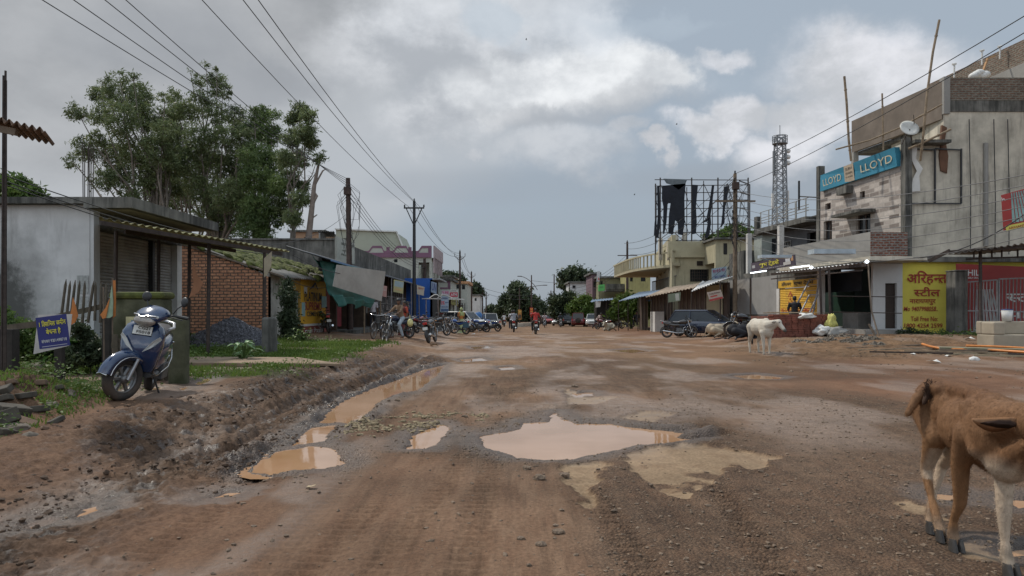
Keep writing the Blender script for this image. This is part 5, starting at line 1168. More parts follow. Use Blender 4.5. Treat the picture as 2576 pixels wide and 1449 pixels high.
cloth('tarpaulin','rolled lower edge of teal tarpaulin with frayed ends','tarpaulin',[P(832,738,30.8),P(940,762,35.8),P(930,774,35.6),P(850,765,31.2)],20,6,M_teal,lambda u,v:(.1*math.sin(u*25),-.1*math.sin(u*14)*v))
sign('blank_board','blank pale grey board tied across the teal tarpaulin','signboard',[P(848,666,30.6),P(970,683,34.5),P(960,758,34.5),P(838,720,30.6)],(.40,.385,.35),[],t=.03)
sign('shop_poster','cream printed poster hanging tilted beside the tarpaulin','poster',[P(946,686,36.2),P(965,690,36.5),P(956,734,36.5),P(932,729,36.2)],(.42,.39,.29),[('सेवा क',(.1,.1,.08),.05,.32,.8,.14)],t=.02,bands=[(-.15,-.15,.4,.35,(.2,.2,.15))])
sign('shop_poster','faded pink cloth banner under the long awning','poster',[P(953,716,38),P(974,720,38.3),P(972,748,38.3),P(951,742,38)],(.42,.24,.21),[('दवाई दुकान',(.5,.42,.38),0,.1,.8,.2)],t=.02)
sign('shop_poster','yellow and blue printed poster under the long awning','poster',[P(991,703,41),P(1016,708,41.5),P(1014,739,41.5),P(990,734,41)],(.40,.38,.20),[],t=.02,bands=[(0,.2,.9,.45,(.28,.36,.38)),(0,-.25,.7,.12,(.45,.30,.15))])
sign('shop_poster','white printed poster at the far end of the long awning','poster',[P(1049,717,50),P(1068,722,50.5),P(1066,744,50.5),P(1049,740,50)],(.44,.40,.33),[('सूचना',(.4,.1,.05),0,.2,.8,.2)],t=.02)
# white and mauve house
M_mv=mat('mauve_trim',(.20,.10,.15),.8,.15,1,.1);M_ph=mat('pale_house',(.45,.46,.40),.85,.08,.6,.15,dirt=.3,dirtcol=(.25,.25,.22))
Y=75.;c0=Vector((XX(1000,Y),Y,0));e=T('mauve_trim_house','two storey white house with wavy mauve parapet','building',c0)
x0,x1=XX(860,Y),XX(1086,Y);mb=MB(frame((x0,Y,0),(1,0,0),UPV));z1=ZZ(648,Y)
mb.wall(x1-x0,z1,((XX(991,Y)-x0,ZZ(660,Y),XX(1000,Y)-x0,ZZ(652,Y)),(XX(1053,Y)-x0,2.5,XX(1081,Y)-x0,ZZ(660,Y))),.25);shift(mb,c0).build('wall',M_ph,e)
mb=MB();mb.bx(XX(991,Y),XX(1000,Y),Y+.15,Y+.2,ZZ(660,Y),ZZ(652,Y));shift(mb,c0).build('window',M_glass,e)
mb=MB();mb.bx(XX(1053,Y),XX(1081,Y),Y+2,Y+2.1,2.5,ZZ(660,Y));shift(mb,c0).build('porch_wall',M_ph,e)
mb=MB();mb.bx(XX(1058,Y),XX(1062,Y),Y+1.9,Y+1.97,3,5.5);shift(mb,c0).build('door',M_dark,e)
zz0=z1;par=[]
for i in range(61):
 u=i/60;px=905+u*181;k=(px-905)%62/62;h=632-13*(sst(.35,.55,k)*(1-sst(.9,1,k)) if px<1060 else 1);par.append(((px-HX)/F*Y,ZZ(h,Y)))
mb=MB(frame((0,Y-.15,0),(1,0,0),UPV));mb.prism([(par[0][0],zz0)]+[(par[-1][0],zz0)]+par[::-1],.25,0);shift(mb,c0).build('parapet',M_ph,e)
mb=MB(frame((0,Y-.156,0),(1,0,0),UPV));mb.bx(par[0][0],par[-1][0],zz0-.0,ZZ(636,Y),0,.02)
for a,b in zip(par[:-1],par[1:]):mb.prism([(a[0],a[1]-.22),(b[0],b[1]-.22),(b[0],b[1]+.02),(a[0],a[1]+.02)],.05,.03)
for px in (975,1030,1080):mb.bx(XX(px,Y)-.1,XX(px+6,Y),ZZ(636,Y),ZZ(622,Y),0,.024)
shift(mb,c0).build('mauve_trim',M_mv,e)
mb=MB(frame((x1-.05,Y+.2,0),LR,UPV));mb.wall(9,z1,((2,4,4,6),(5,4,7.4,6)),.25);shift(mb,c0).build('side_wall',M_ph,e)
mb=MB(frame((x1+.3,Y-.1,z1),LR,UPV));mb.bx(0,9.4,0,1.25,-.12,0);
for k in range(9):mb.bx(k*1.05,k*1.05+.12,-1.6,0,-.12,0)
shift(mb,c0).build('pink_railing',mat('pink_railing',(.38,.30,.30),.8),e)
mb=MB();mb.bx(x0,x1+.2,Y+.26,Y+9,z1-.2,z1);shift(mb,c0).build('roof',M_conc_d,e)
Y=86.;c0=Vector((XX(930,Y),Y,0));e=T('olive_gable_building','large plain pale olive building with a sloping gable behind the mauve house','building',c0)
mb=MB(frame((0,Y,0),(1,0,0),UPV));mb.prism([(XX(845,Y),0),(XX(1040,Y),0),(XX(1040,Y),ZZ(660,Y)),(XX(1012,Y),ZZ(620,Y)),(XX(996,Y),ZZ(584,Y)),(XX(845,Y),ZZ(577,Y))],9,0);shift(mb,c0).build('wall',mat('pale_olive',(.36,.375,.30),.9,.06,.5,.1),e)
mb=MB();mb.beam(P(843,576,Y-.1),P(998,583,Y-.1),.35,.15);mb.beam(P(998,583,Y-.1),P(1013,620,Y-.1),.3,.15);shift(mb,c0).build('eaves',M_bone,e)
house('tan_house','tan wall with railing glimpsed behind the dead tree trunk',730,815,584,92,mat('tan_wall',(.30,.19,.12),.9,.1),win=((765,785,596,606),))
# blue shop and beyond
Y=62.;c0=Vector((XX(1055,Y),Y,0));e=T('blue_shop','bright blue painted shop wall at the end of the tin shops','shop',c0)
mb=MB(frame((XX(1018,Y),Y,0),(1,0,0),UPV));w_=XX(1088,Y)-XX(1018,Y);mb.wall(w_,ZZ(700,Y),(),.2);shift(mb,c0).build('blue_wall',mat('bright_blue',(.012,.09,.36),.6,.1,1,.1),e)
mb=MB(frame((XX(1088,Y),Y,0),LR,UPV));mb.wall(5,ZZ(703,Y),(),.2);shift(mb,c0).build('front_wall',M_dark,e)
mb=MB();mb.bx(XX(1088,Y),XX(1102,Y)+.2,Y-.1,Y+6,ZZ(704,Y),ZZ(700,Y));shift(mb,c0).build('canopy',M_zinc,e)
sign('blue_white_board','blue and white lettered board on the blue shop front','signboard',[P(1086,708,61.2),P(1099,712,62),P(1098,740,62),P(1085,735,61.2)],(.26,.34,.46),[('UN',(.04,.06,.2),0,.05,.8,.7)],t=.05)
e=house('small_mauve_house','small white house with mauve borders beyond the blue shop',1096,1134,706,84,M_ph)
mb=MB(frame((-e.location.x,-.02,-e.location.z),(1,0,0),UPV));a,b=XX(1097,84),XX(1133,84)
for q in ((a,b,ZZ(711,84),ZZ(707,84)),(a,b,ZZ(727,84),ZZ(723,84)),(b-.3,b,ZZ(723,84)+.002,ZZ(711,84)-.002)):mb.bx(*q,0,.03)
mb.build('mauve_trim',M_mv,e)
house('orange_trim_house','house with orange edged sloping flat roof above the cash machine sign',1134,1176,714,100,M_ph,win=((1148,1156,716,726),(1162,1170,716,728)),roofm=mat('orange_edge',(.48,.25,.12),.8),slabh=.35)
house('white_block','plain white two storey block near the end of the left side',1172,1207,744,122,M_bone,win=((1180,1185,750,757),(1194,1199,750,757),(1178,1184,768,776)))
house('roof_tank_house','grey slab topped house behind the small mauve house',1114,1136,697,95,mat('grey_lilac',(.30,.30,.31),.9,.1))
# cash machine sign and mobile shop poster, kiosk canopy
sign('cash_machine_sign','red and white ATM box sign on a post over the canopy','sign',[P(1131,729,60),P(1152,729,60),P(1152,750,60),P(1131,750,60)],(.50,.50,.46),[('ATM',(.6,.6,.6),0,-.08,.72,.30),('HITACHI',(.05,.05,.05),-.05,.36,.65,.10)],t=.25,bands=[(0,-.08,.94,.55,(.42,.03,.06))])
sign('phone_shop_poster','pale blue mobile shop poster with a big red zero','poster',[P(1110,745,54),P(1129,745,54),P(1128,785,54),P(1107,785,54)],(.30,.38,.47),[('मोबाईल',(.04,.05,.15),0,.37,.8,.16),('0%',(.5,.03,.04),-.22,.08,.45,.24),('फाईनेंस',(.04,.05,.15),.25,.1,.38,.1),('खरीदने की सुिवधा',(.04,.05,.15),0,-.18,.85,.10)],t=.04,bands=[(0,-.38,.95,.16,(.05,.10,.2))])
sign('phone_shop_poster','dark red lettered strip above the pale blue mobile poster','poster',[P(1111,731,54),P(1130,731,54),P(1130,742,54),P(1111,742,54)],(.42,.36,.42),[('श राज',(.4,.02,.12),0,0,.85,.6)],t=.04)
sign('eatery_board','olive board with dark lettering hanging under the kiosk canopy','signboard',[P(1135,752,58),P(1152,754,58),P(1152,770,58),P(1135,766,58)],(.22,.20,.07),[('चाय नाशता',(.05,.03,.02),0,.1,.8,.3)],t=.03)
c0=P(1115,750,53);e=T('kiosk_canopy','thin white canopy frame with scrolled ironwork on slim posts','canopy',c0)
mb=MB();mb.beam(P(1068,751,53),P(1162,753,57),.5,.07);shift(mb,c0).build('canopy_edge',M_bone,e)
mb=MB();pts=[P(1080,750,53),P(1092,742,53),P(1100,741,53),P(1105,747,53),P(1101,749,53)];mb.tube(pts,.035,5);pts=[P(1138,750,54),P(1122,742,54),P(1112,741,54),P(1107,747,54),P(1112,749,54)];mb.tube(pts,.035,5);shift(mb,c0).build('scrollwork',M_bone,e)
for px,Y in ((1072,53),(1102,53),(1148,56)):mb=MB();mb.tube([P(px,751,Y),onG(px,Y)],.04,5);shift(mb,c0).build('post',M_gate,e)
c0=(-6.3,66,0);e=T('market_stall','line of dark market stalls and tin lean-tos beyond the kiosk','stall',c0)
mb=MB();mb.bx(-9,-8.6,66,112,-.6,2.6);shift(mb,c0).build('back_wall',M_dark,e)
mb=MB();mb.sheet((-5.6,68,2.5),(-6.2,90,2.3),(-8.8,90,3.0),(-8.8,68,3.0),40,.03,1);shift(mb,c0).build('tin_roof',mat('dark_tin',(.05,.055,.065),.6),e)
mb=MB();mb.sheet((-6.6,92,2.2),(-7,112,2.1),(-9,112,2.9),(-9,92,2.9),40,.03,1);shift(mb,c0).build('rear_roof',M_asb,e)
r_=random.Random(5)
for k in range(9):
 mb=MB();y=68+k*4.6;mb.bx(-7.4,-6.6,y,y+r_.uniform(.8,2),zb(-7,y),zb(-7,y)+r_.uniform(.7,1.5));shift(mb,c0).build('goods_crate',[M_brown,mat('red_goods',(.3,.05,.04),.7),mat('blue_goods',(.04,.12,.28),.7),M_zinc][k%4],e)
 mb=MB();mb.tube([(-6.3,y,2.4),(-6.3,y,zb(-6.3,y))],.05,5);shift(mb,c0).build('post',M_steel,e)
mb=MB();[mb.ell(onG(1194+5*k,84+.4*k,.75),(.6,.6,.85+.1*(k%3)),12) for k in range(4)];tag(mb.build('tarp_heap',mat('blue_sheet',(.03,.12,.30),.6,.3,2,.6,3,bd=.05)),'heap covered by a bright blue plastic sheet beyond the parked cars','covered heap')
# far end: median kerb, banners, wall
c0=G(1335,812);mb=MB();a,b=G(1292,818),G(1395,806);
mb.beam(onG(1303,88,.22),onG(1352,112,.22),.35,.5);mb.beam(onG(1352,112,.22),onG(1360,150,.22),.35,.5)
o=mb.build('median_kerb',M_conc);rebase(o,onG(1330,95));tag(o,kind='structure')
sign('red_banner','red banner with yellow Hindi lettering on the lamp post','banner',[P(1333,774,96),P(1341,774,96),P(1341,793,96),P(1333,793,96)],(.50,.035,.02),[('सदस',(.7,.45,.08),0,.3,.8,.18),('मिदरं',(.7,.45,.08),0,.02,.8,.18),('नगर',(.7,.6,.5),0,-.26,.8,.12)],t=.05)
sign('hoarding','orange and black hoarding standing behind the median','hoarding',[P(1303,779,110),P(1312,779,110),P(1312,804,110),P(1303,804,110)],(.42,.20,.05),[],t=.05,bands=[(0,-.2,.7,.4,(.08,.05,.03)),(0,.3,.6,.2,(.55,.35,.08))])
sign('hoarding','small orange poster board far beyond the road end','hoarding',[P(1265,794,130),P(1273,794,130),P(1273,808,130),P(1265,808,130)],(.40,.22,.10),[],t=.05)
sign('hoarding','tiny orange board beside the far right pole','hoarding',[P(1384,779,135),P(1390,779,135),P(1390,793,135),P(1384,793,135)],(.45,.24,.08),[],t=.05)
house('brick_shelter','low brown shelter with a sloping roof at the far end',1352,1386,797,125,M_brown,depth=5)
house('long_wall_building','long low grey wall building closing the road on the left',1206,1262,795,170,mat('far_grey_wall',(.22,.21,.19),.9),win=((1218,1224,799,804),(1236,1242,799,804)))
# ------------------------------------------------------------------ trees and plants
M_bark=mat('pale_bark',(.17,.145,.12),.9,.4,3,.5,25);M_barkd=mat('dark_bark',(.06,.048,.038),.9,.4,3,.5,25)
L_euc2=leafmat('gum_leaves_green',(.07,.11,.04),(.15,.21,.07),(.20,.23,.09),.5,.35);L_euc=leafmat('gum_leaves',(.085,.115,.05),(.17,.21,.09),(.24,.23,.12),.5,.35);L_drk=leafmat('dark_leaves',(.032,.048,.028),(.075,.10,.045),(.10,.12,.06))
L_brt=leafmat('bright_leaves',(.060,.105,.020),(.125,.185,.040),(.18,.22,.07));L_mid=leafmat('mid_leaves',(.05,.09,.026),(.125,.19,.048),(.16,.20,.06),.5,.35)
def quads(P_,A_,B_):
 """arrays (n,3): quad centres and two half-axes -> rhombic leaf mesh data"""
 n=len(P_);v=np.stack([P_-A_,P_+B_*.8-A_*.1,P_+A_,P_-B_*.8-A_*.1],1).reshape(-1,3)
 return v,np.arange(n*4).reshape(n,4)
def npmesh(name,v,f,m,parent=None,loc=None,smooth=False):
 me=bpy.data.meshes.new(name);me.vertices.add(len(v));me.vertices.foreach_set('co',np.ascontiguousarray(v,dtype=np.float32).ravel())
 k=f.shape[1];me.loops.add(f.size);me.loops.foreach_set('vertex_index',f.ravel().astype(np.int32));me.polygons.add(len(f))
 me.polygons.foreach_set('loop_start',np.arange(0,f.size,k,dtype=np.int32));me.polygons.foreach_set('use_smooth',np.full(len(f),smooth));me.update(calc_edges=True)
 return link(name,me,m,parent,loc)
def rdir(n):d=rng.normal(size=(n,3));return d/np.linalg.norm(d,axis=1)[:,None]
def crown(blobs,n,leaf,droop=.0,clump=.22,flat=1.):
 """leaf quads gathered in twigs round random points of the blobs: (x,y,z,r)"""
 w_=np.array([b[3]**2.2 for b in blobs]);w_/=w_.sum();tw=max(8,int(n/26))
 bi=rng.choice(len(blobs),tw,p=w_);B=np.array(blobs)[bi]
 d=rdir(tw);rad=B[:,3]*rng.uniform(.25,1.08,tw)**.55;c=B[:,:3]+d*rad[:,None]*np.array([1,1,flat])
 k=26;ci=np.repeat(np.arange(tw),k);cs=B[ci,3]*clump+leaf*.8
 p=c[ci]+rng.normal(size=(tw*k,3))*(cs*rng.uniform(.35,1.,tw)[ci])[:,None]*np.array([1,1,.75])
 a=rdir(len(p));a[:,2]-=droop;a/=np.linalg.norm(a,axis=1)[:,None];b=np.cross(a,rdir(len(p)));b/=np.linalg.norm(b,axis=1)[:,None]+1e-9
 s=leaf*rng.uniform(.6,1.4,len(p))[:,None];p=p+a*s*.3
 return quads(p,a*s,b*s*(.28 if droop>.3 else .5)),c
def tree(name,label,base,blobs,n,leaf,lm,bm_=None,trunk_r=.25,forks=None,droop=0.,group=None,clump=.22,limbs=True,cat='tree'):
 base=Vector(base);e=T(name,label,cat,base,group=group)
 bl=[(b[0]-base.x,b[1]-base.y,b[2]-base.z,b[3]) for b in blobs]
 (v,f),_=crown(bl,n,leaf,droop,clump);npmesh('crown',v,f,lm,e)
 mb=MB();r_=random.Random(len(label));top=Vector(max(bl,key=lambda b:b[2])[:3]);fk=forks or [.35]
 ctr=Vector((sum(b[0] for b in bl)/len(bl),sum(b[1] for b in bl)/len(bl),0))
 h0=top.z*fk[0];f0=Vector((ctr.x*.35,ctr.y*.35,h0));mb.tube([(0,0,-.3),(ctr.x*.08,ctr.y*.08,h0*.5),f0],[trunk_r*1.15,trunk_r*.95,trunk_r*.8],8)
 if limbs:
  for b in bl:
   q=Vector(b[:3]);m1=f0.lerp(q,.4)+Vector((r_.uniform(-1,1),r_.uniform(-1,1),.6))*(q-f0).length*.10;r0=trunk_r*min(.6,.25+b[3]*.07)
   mb.tube([f0-Vector((0,0,.1)),m1,f0.lerp(q,.75),q],[r0,r0*.7,r0*.45,r0*.15],6)
   for k in range(5):
    d=Vector((r_.uniform(-1,1),r_.uniform(-1,1),r_.uniform(-.2,1))).normalized()*b[3]*.95;s0=f0.lerp(q,r_.uniform(.6,1));mb.tube([s0,s0+d*.5+Vector((0,0,.1*b[3])),s0+d],[r0*.3,r0*.18,r0*.06],4)
 mb.build('trunk',bm_ or M_barkd,e);return e
def vb(px,py,r,Y,dy=0.):p=P(px,py,Y+dy);return (p.x,p.y,p.z,r/F*Y)
Y=46.;R_=lambda*a:[vb(x,y,r,Y,random.uniform(-2.5,2.5)) for x,y,r in a]
tree('gum_tree','broad leaning gum tree, leftmost of the tall clump behind the shutter shop',onG(430,Y),R_((300,235,38),(250,235,24),(355,240,32),(255,290,28),(195,282,24),(310,300,42),(370,300,34),(215,375,30),(180,405,20),(285,390,38),(250,350,22),(340,380,40),(300,440,34),(260,455,26),(380,440,40),(330,480,30),(400,380,34),(415,250,16),(400,480,34),(300,195,16),(335,190,13),(262,200,12),(420,290,26),(410,330,30),(430,420,34),(350,270,28)),31000,.125,L_euc,M_bark,.38,[.30],.45,'tall gum trees behind the shops',clump=.185)
Y=48.;tree('gum_tree','tallest gum tree with wispy top, in the middle of the clump',onG(555,Y),R_((500,200,17),(545,205,24),(560,230,22),(505,245,24),(475,280,30),(540,285,30),(590,290,26),(450,330,28),(500,350,36),(560,350,34),(610,340,26),(470,410,34),(540,420,40),(600,410,34),(500,480,38),(570,490,40),(450,470,26),(520,545,36),(580,560,36),(480,180,8),(518,165,8),(545,178,10),(435,240,18),(600,450,34),(620,520,34)),33000,.12,L_euc,M_bark,.34,[.28],.5,'tall gum trees behind the shops',clump=.185)
Y=47.;tree('gum_tree','green gum tree between the tallest tree and the bare trunk',onG(650,Y),R_((660,290,24),(690,290,16),(640,330,28),(680,340,30),(650,390,34),(690,410,30),(640,450,36),(690,470,30),(650,520,36),(630,570,34),(690,545,26),(665,590,24),(640,285,18),(622,400,24),(705,470,26)),26000,.12,L_euc2,M_bark,.28,[.35],.4,'tall gum trees behind the shops',clump=.185)
Y=54.;tree('gum_tree','gum tree standing behind the two tallest ones, filling the gap between their crowns',onG(470,Y),R_((420,330,30),(440,380,34),(415,430,32),(470,450,34),(450,500,34),(520,400,30),(600,480,34),(560,520,34),(620,380,28),(600,320,22),(440,280,22),(640,540,30),(400,500,26)),26000,.13,L_euc,M_bark,.3,[.3],.4,'tall gum trees behind the shops')
Y=45.;tree('gum_tree','thin forked gum tree at the right end of the clump',onG(728,Y),R_((755,280,20),(735,300,18),(775,295,20),(765,335,24),(735,350,22),(780,360,18),(755,400,24),(720,400,22),(800,395,14),(815,385,8),(730,450,24),(755,500,22),(710,520,22),(735,550,20),(765,470,16)),15000,.12,L_euc,M_bark,.22,[.45],.4,'tall gum trees behind the shops',clump=.185)
c0=onG(775,43);mb=MB(Matrix.Translation(-c0));mb.tube([c0-Vector((0,0,.2)),P(776,600,43),P(785,520,43),P(790,470,43),P(800,420,43),P(808,390,43)],[.28,.2,.16,.13,.08,.03],8)
mb.tube([P(785,515,43),P(797,492,43),P(792,484,43)],[.1,.09,.05],6);mb.tube([P(790,470,43),P(812,430,43),P(820,425,43)],[.07,.05,.02],5);mb.tube([P(781,552,43),P(798,540,43)],[.06,.03],5);mb.build('trunk',mat('dead_wood',(.20,.16,.135),.9,.3,3,.5),loc=c0).name='dead_tree'
tag(bpy.data.objects['dead_tree'],'bare dead grey tree trunk with broken limbs beside the gum trees','tree')
def bush(name,label,specs,Y,n,leaf,lm,group=None,cat='tree',tr=.15,dy=1.):
 xs=[s[0] for s in specs];return tree(name,label,onG(sum(xs)/len(xs),Y),[vb(x,y,r,Y,random.uniform(-dy,dy)) for x,y,r in specs],int(n*(1.5 if Y>90 else 1)),leaf*(.68 if Y>90 else 1),lm,M_barkd,tr,[.3],0,group,.22 if Y>90 else .3,cat=cat)
bush('tree','dark leafy treetop at the far left behind the shutter shop',[(20,480,26),(60,475,22),(95,492,16),(40,500,22),(0,470,22)],34,5000,.16,L_mid)
bush('tree','dark round tree closing the road left of the street lamp',[(1300,735,22),(1285,755,22),(1320,745,20),(1270,772,18),(1305,775,26),(1335,770,18),(1295,795,22),(1262,790,14),(1330,795,16),(1300,718,10)],150,9000,.55,L_drk,tr=.5,dy=4)
bush('tree','low dark tree just right of the street lamp',[(1350,770,18),(1365,785,16),(1345,795,18),(1372,795,12)],160,3500,.55,L_drk,tr=.4)
bush('tree','tiny far tree left of the road end',[(1228,778,8),(1238,775,8),(1246,782,9),(1232,788,9)],190,1200,.5,L_drk,tr=.3)
bush('tree','large dark tree behind the low white house',[(1430,700,20),(1450,692,20),(1475,700,20),(1495,705,16),(1418,712,14),(1440,720,20),(1470,720,20),(1455,740,22)],130,8000,.5,L_drk,tr=.45,dy=4)
bush('tree','dark green tree beside the road right of the centre',[(1400,765,20),(1420,758,18),(1408,785,20),(1435,748,14),(1395,780,14),(1425,785,18)],100,6000,.32,L_drk,tr=.3)
bush('shrub','bright green roadside shrubs in front of the low white house',[(1450,770,16),(1470,760,16),(1490,772,16),(1455,785,14),(1480,785,14),(1505,768,14),(1440,778,12)],92,6000,.26,L_brt,cat='shrub')
bush('shrub','tall bright shrub overgrowing the wall by the balcony house',[(1560,765,16),(1580,755,16),(1600,765,18),(1620,760,14),(1570,785,18),(1600,790,18),(1625,785,14),(1545,790,12),(1590,775,18)],68,8000,.2,L_brt,cat='shrub')
bush('tree','dark treetop above the small mauve house',[(1112,700,12),(1130,696,12),(1150,702,12),(1160,708,8),(1105,712,10)],135,3000,.5,L_drk,tr=.3)
bush('tree','dark treetop above the white block near the left end',[(1182,728,12),(1198,724,12),(1210,734,9),(1175,740,9),(1195,742,12)],150,3000,.5,L_drk,tr=.3)
bush('tree','leafy treetop behind the torn hoarding',[(1830,590,14),(1850,583,14),(1870,588,12),(1810,598,10),(1885,596,8)],64,3500,.22,L_mid,tr=.2)
bush('shrub','leafy treetop inside the roof terrace under the hoarding',[(1778,598,8),(1795,600,9),(1786,610,10)],60,900,.2,L_mid,cat='shrub',tr=.05)
bush('shrub','dark creeper covering the plaster corner beside the yellow shopfront',[(722,740,16),(728,770,16),(724,800,18),(730,825,18),(722,715,10),(738,845,12)],26.6,5200,.075,L_drk,cat='creeper',tr=.03,dy=.3)
bush('shrub','green weeds at the foot of the yellow steel shop wall',[(2275,846,14),(2295,840,16),(2320,846,14),(2345,852,12),(2260,855,8),(2372,854,9)],28.2,3000,.06,L_drk,cat='weeds',tr=.01,dy=.15)
# mounds of weeds behind the broken fence
bush('shrub','tangled weeds behind the picket fence left of the land sale banner',[(20,830,30),(60,835,30),(25,870,26),(70,875,28),(110,880,24),(5,800,20)],12.6,7000,.045,L_mid,cat='weeds',tr=.01,dy=.4)
bush('shrub','tangled weeds behind the picket fence right of the land sale banner',[(200,830,20),(215,860,26),(240,885,28),(200,895,26),(270,880,24),(180,900,20),(290,910,20)],12.8,6000,.045,L_drk,cat='weeds',tr=.01,dy=.4)
# broad-leaved plants
def bigleaf(mb,base,d,L_,w_):
 side=d.cross(Vector((0,0,1))).normalized();n=6;up=side.cross(d).normalized();vs=[];fs=[]
 for i in range(n+1):
  u=i/n;wd=w_*math.sin(PI*min(1,u*.85+.12))**.8;c=base+d*L_*u+up*(.18*L_*math.sin(PI*u)-.35*L_*u*u)
  vs+=[c-side*wd+up*wd*.35,c,c+side*wd+up*wd*.35]
 for i in range(n):a=i*3;fs+=[(a,a+1,a+4,a+3),(a+1,a+2,a+5,a+4)]
 mb.add(vs,fs,True)
def leafplant(name,label,p,h,n,L_,w_,m,spread=.4,seed=1,cat='plant',group=None):
 r_=random.Random(seed);e=T(name,label,cat,p,group=group);mb=MB();ms=MB()
 for k in range(n):
  a=r_.uniform(0,2*PI);z=h*r_.uniform(.25,1.);b=Vector((math.cos(a),math.sin(a),0))*spread*r_.uniform(.1,1)*(1.2-z/h*.7)+Vector((0,0,z))
  ms.tube([(0,0,0),b*.5+Vector((0,0,z*.1)),b],.008,4,cap=False);d=Vector((math.cos(a),math.sin(a),r_.uniform(-.2,.6))).normalized();bigleaf(mb,b,d,L_*r_.uniform(.6,1.2),w_*r_.uniform(.7,1.2))
 mb.build('leaves',m,e);ms.build('stems',L_mid,e);return e
L_big=leafmat('broad_leaves',(.050,.115,.022),(.095,.19,.045),None,.35,.3)
leafplant('broad_leaf_plant','bushy broad leaved plant covering the foot of the land sale banner',G(168,938),.62,64,.20,.085,L_big,.36,2)
leafplant('broad_leaf_plant','small broad leaved seedling at the far left of the fence',G(12,905),.5,16,.2,.07,L_big,.3,3)
leafplant('broad_leaf_plant','pale grey green milkweed plant beside the concrete slab',G(612,915),.42,18,.2,.07,leafmat('milkweed',(.16,.26,.12),(.22,.32,.17),None,.4,.2),.25,5)
leafplant('broad_leaf_plant','leafy weed clump between the scooter and the mossy stump',G(470,880),.45,26,.17,.06,L_big,.3,6)
leafplant('broad_leaf_plant','low weed clump at the foot of the gravel heap',G(760,862),.5,40,.14,.05,L_brt,.6,7)
# grass: blades standing on the verge, one uncountable mass
def blades(name,n,region,h,m,label=None,width=.006,dens=None):
 x0,x1,y0,y1=region;x=rng.uniform(x0,x1,n);y=rng.uniform(y0,y1,n);z,f=ground_fields(x,y)
 k=(dens(x,y,f)>rng.uniform(0,1,n));x,y,z=x[k],y[k],z[k];n=len(x)
 hh=h*rng.uniform(.4,1.3,n)*(.6+.9*fbm(x*1.5,y*1.5,2,55));a=rng.uniform(0,2*PI,n);ln=rng.uniform(.1,.9,n)*hh;w_=width*(1+y/12)
 b=np.stack([x,y,z-.01],1);tip=b+np.stack([np.cos(a)*ln,np.sin(a)*ln,hh],1);s=np.stack([-np.sin(a),np.cos(a),a*0],1)*w_[:,None];mid=b*.5+tip*.5+np.stack([a*0,a*0,hh*.12],1)
 v=np.stack([b-s,b+s,mid+s*.7,tip,mid-s*.7],1).reshape(-1,3);o=npmesh(name,v,np.arange(n*5).reshape(n,5),m);tag(o,kind='stuff');return o
L_gr=leafmat('grass_blades',(.075,.125,.020),(.15,.215,.045),(.20,.22,.07),.6,.3)
blades('grass',150000,(-16,-2.2,8.6,28),.085,L_gr,dens=lambda x,y,f:f['grass']*sst(.30,.5,fbm(x*.9,y*.9,3,66))*(1.2-.03*y))
blades('grass',22000,(-7.5,-3.6,5.4,10.5),.06,L_gr,dens=lambda x,y,f:sst(4.4,4.8,-x-.2*(y-7))*sst(.42,.55,fbm(x*1.1,y*1.1,3,67))*(1-.7*f['red']*(x>-4.3)))
def leafy(name,n,region,leaf,m,dens,hmax=.22):
 x0,x1,y0,y1=region;x=rng.uniform(x0,x1,n);y=rng.uniform(y0,y1,n);z,f=ground_fields(x,y);k=dens(x,y,f)>rng.uniform(0,1,n);x,y,z=x[k],y[k],z[k];n=len(x)
 p=np.stack([x,y,z+rng.uniform(0,1,n)**1.5*hmax*fbm(x*1.2,y*1.2,2,68)*1.6],1);a=rdir(n);a[:,2]*=.5;b=np.cross(a,rdir(n));b/=np.linalg.norm(b,axis=1)[:,None];s=leaf*rng.uniform(.5,1.4,n)[:,None]
 v,f_=quads(p,a*s,b*s*.55);o=npmesh(name,v,f_,m);tag(o,kind='stuff')
leafy('ground_cover',60000,(-14,-2.6,10,27),.035,L_brt,lambda x,y,f:f['grass']*sst(.48,.62,fbm(x*.55,y*.55,3,69)))
leafy('ground_cover',26000,(-7.6,-4.0,5.8,10.8),.022,L_mid,lambda x,y,f:sst(4.4,4.8,-x-.2*(y-7))*sst(.42,.58,fbm(x*1.3,y*1.3,3,70)),.2)
leafy('ground_cover',9000,(15,24,23,28.6),.05,L_mid,lambda x,y,f:sst(.5,.62,fbm(x*.9,y*.9,3,71)),.3)
